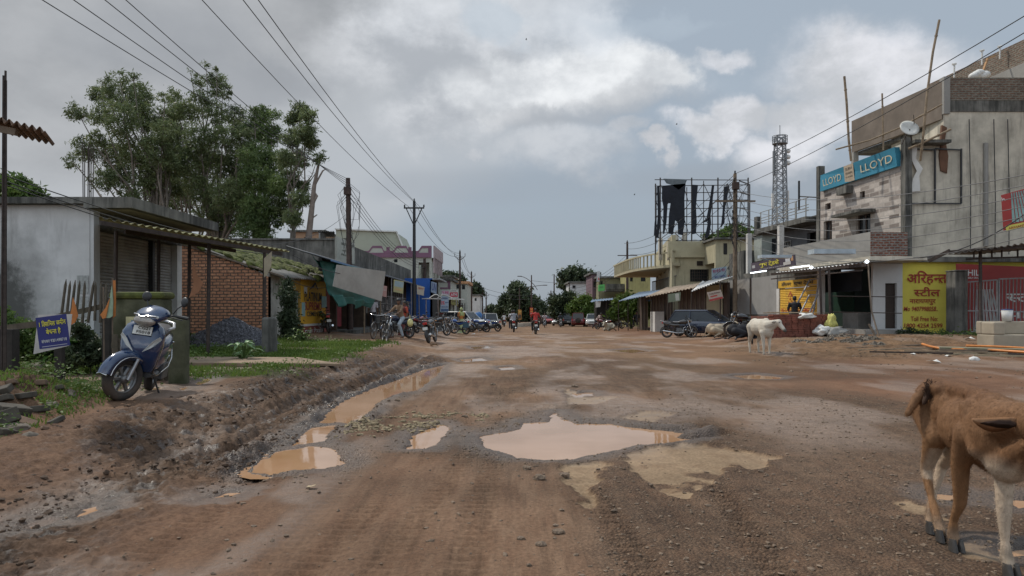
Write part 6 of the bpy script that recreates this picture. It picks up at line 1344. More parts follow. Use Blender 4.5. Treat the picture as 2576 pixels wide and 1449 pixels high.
# ------------------------------------------------------------------ poles and wires
M_pole=mat('rust_brown_pole',(.060,.036,.028),.8,.4,4,.4,30,dirt=.5,dirtcol=(.03,.025,.022))
M_polew=mat('weathered_wood_pole',(.17,.125,.085),.85,.35,4,.5,30)
def pole(label,px,Y,ptop,kind='v',m=None,r=.1,basez=None,lean=0.,wire_mess=False,name='utility_pole'):
 b=onG(px,Y);H=ZZ(ptop,Y)-b.z;e=T(name,label,'utility pole',b,group='utility poles along the street');m=m or M_pole
 mb=MB();mb.tube([(0,0,-.2),(lean*.5,0,H*.5),(lean,0,H)],[r*1.15,r,r*.8],8);mb.build('shaft',m,e)
 def ins(x,z,nm='insulator'):
  mb=MB();mb.lathe([(0,0),(.035,0),(.06,.05),(.035,.08),(.055,.12),(.03,.17),(0,.18)],8,'z',(x,0,z));mb.build(nm,M_black,e)
 if kind=='v':
  w_=.62;mb=MB();z=H-.45;mb.beam((lean-w_*1.05,-.08,z),(lean+w_*1.05,-.08,z),.09,.09);mb.beam((lean-w_*.8,-.08,z-.04),(lean,-.08,z-1.15),.06);mb.beam((lean+w_*.8,-.08,z-.04),(lean,-.08,z-1.15),.06);mb.build('crossarm',m,e)
  for x in (-w_,w_):ins(lean+x,z+.06)
  ins(lean,H)
 elif kind=='y':
  w_=.6;mb=MB();z=H-.5;mb.beam((lean,-.05,z-.6),(lean-w_,-.05,z-.1),.06);mb.beam((lean-w_,-.05,z-.1),(lean-w_,-.05,z+.25),.06);mb.beam((lean,-.05,z-.6),(lean+w_,-.05,z-.1),.06);mb.beam((lean+w_,-.05,z-.1),(lean+w_,-.05,z+.25),.06);mb.beam((lean-w_*.6,-.05,z-.28),(lean+w_*.6,-.05,z-.28),.05);mb.build('crossarm',m,e);ins(lean,H)
 elif kind=='t':
  mb=MB();mb.beam((lean-1.1,-.1,H-1.55),(lean+1.1,-.1,H-1.55),.09);mb.build('crossarm',m,e);ins(lean,H)
  for k in range(6):ins(lean-.12,H-2.2-.35*k)
 if wire_mess:
  r_=random.Random(px);mb=MB()
  for k in range(16):
   z=H-r_.uniform(.2,1.2);x=r_.uniform(-.7,.6);mb.tube([(lean,-.1,z),(x,r_.uniform(-.2,.2),z-.5),(x*.6+r_.uniform(-.2,.2),-.1,z-1.2-r_.random()),(r_.uniform(-.3,.3),-.12,z-2-r_.random()*2.)],.012,3,cap=False)
  mb.build('cable_tangle',M_wire,e);mb=MB();mb.box((lean,-.12,H-.7),(.35,.25,.4));mb.build('junction_box',M_pole,e)
 return e
pole('thick dark leaning pole wrapped in tangled cables behind the tarpaulin shop',881,38,448,'',r=.15,lean=-.12,wire_mess=True)
pole('tall black pole with a wide crossarm in front of the blue shop',1042,46,506,'v',M_black,.11)
pole('third pole on the left side, past the cash machine sign',1157,83,632,'y',r=.12)
pole('fourth pole on the left side, far beyond the canopy',1186,118,684,'y',r=.14)
pole('fifth small far pole on the left side',1214,150,728,'y',r=.14);pole('tiny T shaped far pole on the left side',1223,165,738,'v',r=.15)
pole('stubby tangled service pole before the mauve trim house',1068,66,650,'',r=.16,wire_mess=True)
pole('tall bare wooden pole on the right, in front of the cream house',1849,40,437,'t',M_polew,.12,wire_mess=True)
pole('right side pole with two curved arms beside the yellow green house',1578,80,608,'t',r=.14)
pole('small far right pole behind the large dark tree',1394,125,672+18,'',r=.12);pole('far right pole near the small orange board',1386,150,732,'y',r=.14)
pole('thin bare far pole left of the street lamp',1307,130,724,'',r=.12,name='thin_pole');pole('slim pole rising from the low white house',1432,110,712,'',r=.1,name='thin_pole')
e=T('street_lamp','double armed street lamp on the median in the centre distance','street lamp',onG(1337,120));H=ZZ(692,120)-e.location.z
mb=MB();mb.tube([(0,0,0),(0,0,H)],[.14,.09],8);mb.build('post',M_pole,e)
for (x,z0,x1,z1) in ((-2.0,H-.2,1.0,H-2.2),(2.3,H-1.7,-1.,H-2.2)):
 mb=MB();pts=[Vector((x1,0,z1-.3))]+[Vector((x1+(x-x1)*u,0,z1+(z0-z1)*math.sin(u*PI/2))) for u in (.2,.4,.6,.8,1.)];mb.tube(pts,.05,5);mb.box((x,0,z0),(.7,.2,.12));mb.build('lamp_arm',M_pole,e)
NW=0
def wire(a,b,label,sag=.0,r=.011,m=None,group='overhead wires',ext=0.):
 a,b=Vector(a),Vector(b)
 if ext:a=a+(a-b)*ext
 n=14;mb=MB();c=(a+b)/2
 mb.tube([a.lerp(b,i/n)-c-Vector((0,0,4*sag*(i/n)*(1-i/n))) for i in range(n+1)],r,4,cap=False);o=mb.build('overhead_wire',m or M_wire,loc=c);tag(o,label,'wire',group);return o
nm=['first','second','third','fourth','fifth']
for k,(px,ty) in enumerate(((140,452),(215,454),(290,457),(340,460))):wire(P(px,0,15.5),P(878+k*2,ty+k*5,38),nm[k]+' wire from the left of the upper left bundle',.25,.013,ext=.3)
for k,px in enumerate((542,640,676)):wire(P(px,0,17.5),P(1028+k*14,520-(k==1)*12,46),nm[k]+' wire from the left running down to the black crossarm pole',.5,.014,ext=.3)
for k in range(3):wire(P(1028+k*14,520-(k==1)*12,46),P(1149+k*8,645-(k==1)*8,83),nm[k]+' wire between the black crossarm pole and the next pole',.9,.016)
for k in range(3):wire(P(1149+k*8,645-(k==1)*8,83),P(1180+k*6,692-(k==1)*6,118),nm[k]+' far wire between the third and fourth left poles',.8,.02)
for k in range(4):wire(P(880,470+k*12,38),P(1066+k,655+k*6,66),nm[k]+' service cable from the leaning pole to the stubby pole',1.0,.016)
for k,(y0,y1) in enumerate(((412,630),(426,642),(435,648))):wire(P(0,y0,14),P(730-k*25,y1-4*k,26),nm[k]+' low service cable sloping past the whitewashed wall',.35,.012,ext=.2)
wire(P(620,614,24),P(870,540,38),'thin drooping cable from the porch to the leaning pole',.5);wire(P(735,640,27),P(1010,640,38),'slack cable looping under the blue edged awning',.9,.012)
wire(P(705,690,28),P(880,700,34),'sagging cable loop over the yellow cement advert',.5,.012)
# right side: two high lines overhead, service bundle to the wooden pole, far lines
for k,(py,ty) in enumerate(((10,437),(52,474))):wire(P(2576,py,16.5),P(1849,ty,40),['upper','lower'][k]+' high wire crossing to the upper right corner',.4,.014,ext=.3)
for k in range(7):wire(P(2576,395+k*22,17.5+.4*k),P(1851,480+k*20,40),'service wire strung in front of the tiled building',.8+.1*k,.011,M_wire_g,ext=.2)
for k in range(3):wire(P(1847,440+26*k,40),P(1578+8*(k-1),612+14*k,80),nm[k]+' wire between the wooden pole and the two armed pole',1.,.018)
for k in range(4):wire(P(1578,640+8*k,80),P(1433,715+9*k,110),nm[k]+' thin far wire falling towards the low white house',1.,.02)
for k,(x0,y0,x1,y1) in enumerate(((1337,706,1580,706),(1337,752,1440,748),(1215,735,1337,752),(1190,715,1337,745))):wire(P(x0,y0,120),P(x1,y1,118),nm[k]+' far wire crossing the sky at the street lamp',.5,.022)
wire(P(2320,640,27),P(2576,540,24),'black cable rising across the bare concrete wall',.35,.02,ext=.1)
for k in range(5):wire(P(1849,640+4*k,40),P(1740+35*k,720+3*k,46),nm[k]+' cable dropping from the wooden pole to the shacks',.4,.013)
# birds
for k,(px,py) in enumerate(((1324,100),(1596,490),(1702,313),(2137,416))):
 mb=MB();mb.ell((0,0,0),(.09,.035,.03),8);mb.add([(0,0,.015),(.05,.22,.07),(-.04,.25,.07),(-.05,0,.015),(.05,-.22,.07),(-.04,-.25,.07)],[(0,1,2,3),(3,5,4,0)]);tag(mb.build('bird',M_black,loc=P(px,py,70)),['tiny bird near the bright cloud top','tiny bird left of the torn hoarding','tiny bird above the torn hoarding','tiny bird near the long bamboo pole'][k],'bird','birds in the sky')
 # ------------------------------------------------------------------ two-wheelers
M_tyre=mat('tyre_rubber',(.030,.026,.023),.85,.3,12,.4,60,dirt=.5,dirtcol=(.12,.08,.055),dscale=4);M_rim=mat('alloy_rim',(.20,.20,.20),.4,.2,8,0,metal=.6,dirt=.5,dirtcol=(.10,.07,.05),dscale=5)
M_eng=mat('engine_metal',(.10,.10,.10),.5,.4,15,.3,60,metal=.5);M_chrome=mat('chrome',(.5,.5,.5),.18,.1,5,0,metal=1.);M_seat=mat('seat_vinyl',(.022,.021,.021),.55,.2,8,.2,80)
M_plast=mat('black_plastic',(.020,.020,.021),.45,.2,8,.1);M_lamp=mat('lamp_glass',(.42,.42,.40),.12,.1,5,0);M_tail=mat('tail_lamp_red',(.36,.02,.015),.25,.1,5,0);M_plate=mat('number_plate',(.52,.52,.48),.5,.15,30,0);M_amber=mat('amber_lens',(.5,.2,.03),.3,.1,5,0)
def paint(n,c):return mat('paint_'+n,c,.25,.08,3,.04,60,coat=.7)
def wheel(parent,c,r,tw,Mx=None,spokes=5,rimr=.66,wm_=None):
 Mx=Mx or Matrix();c=Vector(c);mb=MB(Mx);prof=[(r-tw*.9,-tw*.42),(r-tw*.4,-tw*.52),(r-tw*.08,-tw*.36),(r,0),(r-tw*.08,tw*.36),(r-tw*.4,tw*.52),(r-tw*.9,tw*.42),(r-tw*.9,-tw*.42)]
 mb.lathe(prof,28,'y',c);t=mb.build('wheel',wm_ or M_tyre,parent)
 mb=MB(Mx);ri=r-tw*.85;mb.lathe([(ri,-tw*.35),(ri-.02,-tw*.3),(ri-.02,tw*.3),(ri,tw*.35),(ri+.01,0)],24,'y',c);mb.lathe([(0,-.06),(.045,-.06),(.05,0),(.045,.06),(0,.06)],12,'y',c)
 for k in range(spokes):
  a=2*PI*k/spokes
  if spokes>10:mb.beam(c+Vector((.03*math.cos(a+1),0,.03*math.sin(a+1))),c+Vector((ri*math.cos(a),0,ri*math.sin(a))),.006)
  else:mb.beam(c+Vector((.03*math.cos(a),0,.03*math.sin(a))),c+Vector((ri*math.cos(a),0,ri*math.sin(a))),.035,.03)
 mb.lathe([(.0,-.05),(ri*.42,-.045),(ri*.42,-.05),(0,-.056)],16,'y',c);mb.build('rim',M_rim,t);return t
def arcguard(mb,c,r,w_,a0,a1,t=.01,n=12,side=.04):
 c=Vector(c);rings=[]
 for i in range(n+1):
  a=math.radians(a0+(a1-a0)*i/n);d=Vector((math.cos(a),0,math.sin(a)))
  rings.append([c+d*(r-side)+Vector((0,-w_,0)),c+d*r+Vector((0,-w_*.75,0)),c+d*(r+side*.35),c+d*r+Vector((0,w_*.75,0)),c+d*(r-side)+Vector((0,w_,0)),c+d*(r-side+t)+Vector((0,w_*.9,0)),c+d*(r-t),c+d*(r-side+t)+Vector((0,-w_*.9,0))])
 return mb.loft(rings)
def motorcycle(label,pm,loc,rz,lean=-.14,scale=1.,lamp=True,group='motorcycles standing along the street'):
 e=T('motorcycle',label,'motorcycle',loc,group=group,rot=(lean,0,rz))
 wheel(e,(-.62,0,.30),.30,.10);wheel(e,(.66,0,.305),.305,.085)
 mb=MB();mb.box((.02,0,.40),(.30,.20,.22));mb.lathe([(0,-.14),(.10,-.14),(.12,-.08),(.12,.08),(.10,.14),(0,.14)],14,'y',(-.05,0,.36))
 for k in range(5):mb.box((.12,0,.50+.035*k),(.16,.17,.015))
 bevel(mb.build('engine',M_eng,e),.012)
 mb=MB();mb.tube([(.50,0,.90),(.30,0,.66),(.22,0,.34),(-.1,0,.26)],.025);mb.tube([(.48,0,.86),(.1,0,.74),(-.45,0,.70),(-.80,0,.76)],.022)
 for s in (-1,1):mb.tube([(-.62,.07*s,.30),(-.15,.08*s,.34)],.02);mb.tube([(-.60,.11*s,.33),(-.50,.12*s,.68)],.028)
 mb.build('frame',M_plast,e)
 mb=MB();rings=[]
 for i,(x,w_,z0,z1) in enumerate(((.46,.05,.80,.88),(.40,.11,.74,.95),(.25,.135,.72,.98),(.08,.125,.73,.94),(-.04,.08,.75,.87))):
  rings.append([Vector((x,w_*math.cos(a)*(1 if math.sin(a)>-.2 else .8),(z0+z1)/2+(z1-z0)/2*math.sin(a))) for a in [2*PI*k/14 for k in range(14)]])
 mb.loft(rings).build('fuel_tank',pm,e)
 mb=MB();rings=[]
 for (x,w_,z0,z1) in ((-.0,.09,.78,.84),(-.18,.13,.76,.84),(-.42,.13,.77,.87),(-.66,.12,.80,.91),(-.76,.07,.84,.90)):
  rings.append([Vector((x,w_*c_,z0+(z1-z0)*h_)) for c_,h_ in ((-1,.1),(-.95,.8),(-.6,1),(.6,1),(.95,.8),(1,.1),(.6,0),(-.6,0))])
 mb.loft(rings).build('seat',M_seat,e)
 mb=MB();rings=[]
 for (x,w_,z0,z1) in ((.02,.09,.62,.74),(-.25,.13,.58,.76),(-.55,.13,.66,.80),(-.84,.07,.78,.86)):
  rings.append([Vector((x,w_*c_,z0+(z1-z0)*h_)) for c_,h_ in ((-1,.2),(-1,.8),(-.7,1),(.7,1),(1,.8),(1,.2),(.7,0),(-.7,0))])
 mb.loft(rings).build('side_panel',pm,e)
 mb=MB();arcguard(mb,(.66,0,.305),.345,.055,20,150).build('front_mudguard',pm,e);mb=MB();arcguard(mb,(-.62,0,.30),.36,.06,60,190).build('rear_mudguard',M_plast,e)
 mb=MB()
 for s in (-1,1):mb.tube([(.66,.09*s,.31),(.50,.09*s,.80),(.46,.09*s,.95)],[.022,.026,.02],8)
 mb.box((.48,0,.86),(.04,.2,.03));mb.build('fork',M_chrome,e)
 mb=MB();mb.tube([(.34,.36,1.02),(.42,.22,1.03),(.46,.08,.97),(.46,-.08,.97),(.42,-.22,1.03),(.34,-.36,1.02)],.013,6);mb.tube([(.37,.27,1.03),(.33,.38,1.02)],.02,6);mb.tube([(.37,-.27,1.03),(.33,-.38,1.02)],.02,6);mb.build('handlebar',M_plast,e)
 mb=MB();mb.ell((.56,0,.90),(.09,.11,.10),12);mb.box((.52,0,1.0),(.10,.16,.10),Euler((0,.5,0)).to_matrix());bevel(mb.build('headlamp_cowl',pm,e),.02,1)
 mb=MB();mb.ell((.615,0,.90),(.05,.085,.075),12);mb.build('headlamp',M_lamp,e)
 for s in (-1,1):
  mb=MB();mb.tube([(.40,.2*s,1.04),(.38,.26*s,1.14)],.007,5);mb.ell((.37,.28*s,1.17),(.015,.065,.045),10);mb.build('mirror',M_plast,e)
  mb=MB();mb.ell((.53,.17*s,.88),(.03,.035,.02),8);mb.build('indicator',M_amber,e)
 mb=MB();mb.tube([(.16,-.10,.42),(.22,-.12,.26),(-.1,-.14,.24),(-.35,-.15,.28),(-.85,-.16,.36)],[.02,.02,.022,.04,.05],8);mb.build('exhaust',M_chrome,e)
 mb=MB();mb.box((-.86,0,.80),(.06,.18,.10));bevel(mb.build('tail_lamp',M_tail,e),.02)
 mb=MB();mb.box((-.93,0,.60),(.01,.20,.12),Euler((0,.25,0)).to_matrix());mb.build('number_plate',M_plate,e)
 mb=MB();mb.tube([(.0,.10,.28),(-.08,.24,.02-.24*math.sin(-lean))],.012,6);mb.tube([(.25,.22,.25),(.22,.24,.5),(.35,.2,.58)],.012,5);mb.tube([(.25,-.22,.25),(.22,-.24,.5),(.35,-.2,.58)],.012,5);mb.build('stand_and_guard',M_chrome,e)
 mb=MB();mb.tube([(-.42,.12,.80),(-.78,.14,.84),(-.95,.10,.92),(-.97,0,.93),(-.95,-.10,.92),(-.78,-.14,.84),(-.42,-.12,.80)],.012,5);mb.build('grab_rail',M_chrome,e)
 return e
def bikeat(label,pm,px,py,heading,lean=-.14,proto=None,sc_=1.,group='motorcycles standing along the street'):
 """heading in degrees: 0 = pointing right across the street, 90 = away from the camera"""
 p=G(px,py)
 if proto is None:return motorcycle(label,pm,p,math.radians(heading),lean)
 e=copytree(proto,p,(lean,0,math.radians(heading)),sc_);tag(e,label,'motorcycle',group)
 for ch in e.children:
  if ch.name.split('.')[0] in ('fuel_tank','side_panel','front_mudguard','headlamp_cowl'):setmat(ch,pm)
 return e
pb,pr,pbl,pgr,pwh,pmar=paint('black',(.012,.012,.014)),paint('red',(.30,.02,.015)),paint('blue',(.015,.06,.22)),paint('grey',(.10,.10,.10)),paint('white',(.5,.5,.5)),paint('maroon',(.13,.015,.02))
bk=bikeat('black motorcycle seen from behind with a red tail lamp, nearest of the left row',pb,1087,862,84);proto=bk
bikeat('black motorcycle with a silver headlamp carrying the couple',paint('deep_blue',(.012,.02,.05)),1002,852,-128,0.,proto)
for (lb,pm,px,py,hd) in (('green and black motorcycle parked in front of the yellow cement advert',paint('green',(.06,.12,.05)),820,838,118),('grey motorcycle parked behind the nearest black one',pgr,1118,840,35),('silver tanked motorcycle parked just behind the sari wearer',pgr,1138,836,30),('dark blue motorcycle in the left row beside the white hatchback',pbl,1190,833,160),('blue seated motorcycle at the right end of the left row',pbl,1236,834,150),('black motorcycle between the nearest black one and the canopy posts',pb,1104,846,55),('blue tanked motorcycle right behind the sari wearer',pbl,1152,841,150),('black and blue motorcycle in front of the white hatchback door',pbl,1206,836,155),('dark motorcycle half hidden behind the blue seated one',pb,1214,828,140),('dark motorcycle tucked behind the couple in the left row',pmar,1062,838,70),('small far motorcycle past the left row',pb,1250,819,100),('dusty black motorcycle parked nearest on the right side, in front of the dark blue car',paint('dusty_black',(.035,.032,.030)),1708,850,-10),('black motorcycle second from the left of the right side row',pb,1764,848,-14),('silver engined motorcycle between the car and the lying cows',pgr,1816,846,-8),('red motorcycle behind the brick stack',pr,1900,842,8),('maroon motorcycle beside the red one behind the lying cows',pmar,1860,843,20),('black motorcycle with orange indicators behind the black cow',pb,1880,847,165),('red motorcycle standing in front of the yellow shutter',pr,2020,806,-80),('dark motorcycle pushed by the person beside the white car',pmar,1518,829,140),('black motorcycle in the shrubs right of the white car',pb,1548,827,10),('scooter-like black motorcycle last in the shrubs by the awning',pb,1575,824,170)):
 bikeat(lb,pm,px,py,hd,-.14,proto)
 # bicycles
def bicycle(label,loc,rz,lean=-.1):
 e=T('bicycle',label,'bicycle',loc,group='bicycles on the left side',rot=(lean,0,rz));r=.34
 for x in (-.52,.52):wheel(e,(x,0,r),r,.035,spokes=20)
 mb=MB();s=(-.14,0,.86);h=(.40,0,.86)
 for a,b in (((-.12,0,.80),(.38,0,.84)),((-.02,0,.30),(.40,0,.78)),((-.02,0,.30),(-.16,0,.92)),((-.02,0,.30),(-.52,0,r)),((-.13,0,.80),(-.52,0,r)),((.38,0,.95),(.43,0,.72)),((.43,0,.72),(.52,0,r))):mb.tube([a,b],.016,6)
 mb.build('frame',M_plast,e);mb=MB();mb.tube([(.28,.28,1.0),(.38,.1,.98),(.38,-.1,.98),(.28,-.28,1.0)],.012,6);mb.build('handlebar',M_chrome,e)
 mb=MB();mb.ell((-.18,0,.95),(.14,.08,.035),10);mb.build('saddle',M_seat,e);mb=MB();mb.box((-.55,0,.74),(.40,.14,.015));mb.tube([(-.52,.07,r),(-.70,.07,.73)],.008,5);mb.tube([(-.52,-.07,r),(-.70,-.07,.73)],.008,5);mb.build('carrier',M_plast,e)
 mb=MB();arcguard(mb,(-.52,0,r),.37,.03,50,180,side=.02);arcguard(mb,(.52,0,r),.37,.03,20,130,side=.02);mb.build('mudguard',M_plast,e)
 mb=MB();mb.lathe([(0,-.03),(.09,-.03),(.09,-.025),(0,-.025)],14,'y',(-.02,0,.30));mb.box((.06,-.07,.2),(.1,.09,.02));mb.box((-.1,.07,.4),(.1,.09,.02));mb.build('pedals',M_chrome,e);return e
bicycle('rusty bicycle standing on the verge edge, front wheel nearest the camera',G(968,860),math.radians(-72));bicycle('bicycle parked sideways behind the couple on the motorcycle',G(1052,838),math.radians(8))
b3=bicycle('dark bicycle leaning at the shop posts behind the first one',G(950,852),math.radians(-100))
# --- the blue scooter on its side stand
PB=mat('scooter_blue',(.006,.026,.080),.16,.12,2,.02,60,coat=1.)
so_=G(350,996);e=T('scooter','dark blue scooter parked on its stand beside the picket fence','scooter',so_,rot=(-.16,0,math.radians(-73)))
ST=Matrix.Translation((.50,0,0))@Matrix.Rotation(math.radians(-36),4,'Z')@Matrix.Translation((-.50,0,0))
def ringz(mb,rows,n=20,exf=.8):
 rings=[]
 for (z,cx,w_,df,db) in rows:
  rg=[]
  for k in range(n):
   a=2*PI*k/n;c_,s_=math.cos(a),math.sin(a)
   rg.append(Vector((cx+(df if c_>0 else db)*abs(c_)**exf*(1 if c_>0 else -1),w_*(abs(s_)**.75)*(1 if s_>0 else -1),z)))
  rings.append(rg)
 return mb.loft(rings)
wheel(e,(.66,0,.255),.255,.10,ST,6);wheel(e,(-.60,0,.235),.235,.10,None,5)
mb=MB();ringz(mb,((.34,.40,.15,.03,.05),(.44,.43,.19,.07,.06),(.54,.43,.205,.12,.06),(.66,.40,.225,.15,.05),(.78,.36,.235,.15,.05),(.87,.33,.20,.13,.05),(.93,.31,.12,.10,.05),(.96,.30,.06,.06,.04))).build('front_apron',PB,e)
mb=MB();ringz(mb,((.30,.33,.16,.02,.05),(.50,.33,.18,.02,.03),(.75,.29,.21,.02,.03),(.92,.27,.12,.02,.03))).build('inner_leg_shield',M_plast,e)
mb=MB();rg=[]
for (x,w_,z0,z1) in ((.38,.15,.27,.33),(.10,.17,.25,.31),(-.05,.17,.25,.33)):rg.append([Vector((x,w_*c_,z0+(z1-z0)*h_)) for c_,h_ in ((-1,.2),(-1,.8),(-.8,1),(.8,1),(1,.8),(1,.2),(.7,0),(-.7,0))])
mb.loft(rg).build('floorboard',M_plast,e)
mb=MB();rg=[]
for (x,w_,z0,z1) in ((.02,.12,.30,.66),(-.08,.16,.30,.72),(-.28,.195,.33,.76),(-.50,.205,.42,.78),(-.70,.175,.52,.80),(-.86,.12,.62,.80),(-.95,.05,.70,.78)):
 rg.append([Vector((x,w_*c_,z0+(z1-z0)*h_)) for c_,h_ in ((-.72,.0),(-.95,.22),(-1,.5),(-.92,.85),(-.6,1),(.6,1),(.92,.85),(1,.5),(.95,.22),(.72,0))])
mb.loft(rg).build('rear_body',PB,e)
mb=MB();rg=[]
for (x,w_,z0,z1) in ((.06,.07,.70,.74),(-.02,.12,.71,.79),(-.25,.155,.75,.83),(-.45,.15,.77,.85),(-.62,.14,.79,.89),(-.76,.09,.81,.87)):rg.append([Vector((x,w_*c_,z0+(z1-z0)*h_)) for c_,h_ in ((-1,.0),(-1,.6),(-.75,.95),(-.3,1),(.3,1),(.75,.95),(1,.6),(1,0))])
mb.loft(rg).build('seat',mat('grey_seat',(.060,.052,.050),.5,.15,6,.15,90),e)
mb=MB();mb.box((-.45,.12,.30),(.42,.12,.2));mb.tube([(-.35,-.1,.26),(-.55,-.16,.28),(-.88,-.17,.36)],[.03,.05,.05],8);bevel(mb.build('engine',M_eng,e),.03)
mb=MB(ST);arcguard(mb,(.66,0,.255),(.300),.085,12,128,side=.08,n=16).build('front_fender',PB,e)
mb=MB(ST);
for s in (-1,1):mb.tube([(.79,.093*s,.225),(.86,.085*s,.30),(.90,.03*s,.38)] if 0 else [(.66+.26*math.cos(math.radians(a)),.100*s,.255+.26*math.sin(math.radians(a))) for a in range(10,130,14)],.006,5)
mb.tube([(.945,-.07,.30),(.965,0,.32),(.945,.07,.30)],.012,6);mb.build('fender_trim',M_chrome,e)
mb=MB(ST)
for s in (-1,1):mb.tube([(.66,.075*s,.25),(.57,.085*s,.50)],.021,8)
mb.ell((.62,-.095,.39),(.028,.02,.035),8);mb.build('fork',mat('fork_silver',(.32,.32,.33),.4,.1,5,0,metal=.6),e)
mb=MB(ST);mb.ell((.60,-.11,.44),(.03,.015,.045),8);mb.build('fork_reflector',M_amber,e)
mb=MB(ST);rg=[]
for (x,w_,z0,z1) in ((.22,.08,.97,1.07),(.29,.16,.95,1.12),(.38,.205,.92,1.13),(.46,.195,.90,1.085),(.52,.13,.90,1.02)):rg.append([Vector((x,w_*math.cos(a),(z0+z1)/2+(z1-z0)/2*math.sin(a))) for a in [2*PI*k/16 for k in range(16)]])
mb.loft(rg).build('handlebar_cowl',PB,e)
mb=MB(ST);mb.ell((.50,0,.935),(.075,.155,.065),14,Euler((0,.35,0)).to_matrix());mb.build('headlamp',mat('headlamp_glass',(.30,.27,.24),.08,.25,20,0,metal=.3),e)
mb=MB(ST);mb.tube([(.50,-.165,1.0),(.535,-.06,.995),(.56,0,.97),(.535,.06,.995),(.50,.165,1.0)],.011,6);mb.build('headlamp_trim',M_chrome,e)
for s in (-1,1):
 mb=MB(ST);mb.ell((.44,.155*s,.99),(.06,.03,.03),10);mb.build('indicator',M_lamp,e)
 mb=MB(ST);mb.tube([(.31,.12*s,1.03),(.27,.25*s,1.035),(.23,.36*s,1.03)],.014,6);mb.tube([(.27,.24*s,1.035),(.225,.37*s,1.03)],.021,8);mb.tube([(.34,.17*s,1.02),(.33,.28*s,1.01),(.30,.36*s,1.0)],.007,5);mb.build('handgrip',M_plast,e)
 mb=MB(ST);mb.tube([(.29,.19*s,1.05),(.27,.23*s,1.13),(.25,.27*s,1.17)],.007,6);mb.ell((.245,.29*s,1.215),(.022,.062,.062),14,Euler((0,0,-.2*s)).to_matrix());mb.build('mirror',M_plast,e)
 mb=MB();P0=Vector((.515,.06*s,.60));mb.add([(.575,.035*s,.58),(.545,.12*s,.64),(.47,.205*s,.74),(.50,.185*s,.77),(.545,.12*s,.71)],[(0,1,2,3,4)] if s<0 else [(4,3,2,1,0)]);mb.v=[v+Vector((.025,.012*s,0)) for v in mb.v];o=mb.build('apron_vent',M_lamp,e);o.modifiers.new('s','SOLIDIFY').thickness=.008
 mb=MB();mb.tube([(.39,.225*s,.80),(.37,.225*s,.66),(.37,.20*s,.50),(.38,.165*s,.34),(.20,.175*s,.29),(-.05,.18*s,.30)],.007,5);mb.tube([(-.05,.185*s,.31),(-.35,.21*s,.36),(-.62,.20*s,.46),(-.82,.15*s,.60),(-.78,.17*s,.66)],.009,5);mb.build('side_trim',M_chrome,e)
mb=MB();mb.tube([(-.35,.15,.83),(-.60,.17,.85),(-.84,.13,.90),(-.90,0,.92),(-.84,-.13,.90),(-.60,-.17,.85),(-.35,-.15,.83)],.019,8);mb.build('grab_rail',mat('rail_silver',(.5,.5,.5),.35,.1,5,0,metal=.5),e)
plM=Matrix.Translation((.50,0,.82))@Matrix.Rotation(math.radians(-22),4,'Y')@frame((0,0,0),(0,1,0),(0,0,1))
mb=MB(plM);mb.bx(-.105,.105,-.058,.058,-.006,.004);pl=mb.build('number_plate',M_plast,e)
mb=MB(plM);mb.bx(-.10,.10,-.053,.053,.0045,.007);mb.build('plate_face',mat('plate_white',(.55,.54,.50),.5,.08,10,0),pl)
text('CG21',plM@Matrix.Translation((.012,.026,.008)),.125,.036,.015,M_ink,pl);text('F5018',plM@Matrix.Translation((.012,-.024,.008)),.145,.036,.015,M_ink,pl)
mb=MB();mb.tube([(-.12,.1,.24),(-.16,.2,.02)],.012,6);mb.box((-.16,.215,.008),(.07,.04,.012));mb.build('side_stand',M_plast,e)
mb=MB();mb.tube([(-.7,-.1,.32),(-.95,-.14,.25),(-1.0,-.14,.27)],.02,6);mb.box((-.9,0,.42),(.02,.16,.2),Euler((0,-.5,0)).to_matrix());mb.build('rear_mudguard',M_plast,e)
e.scale=(1.07,)*3
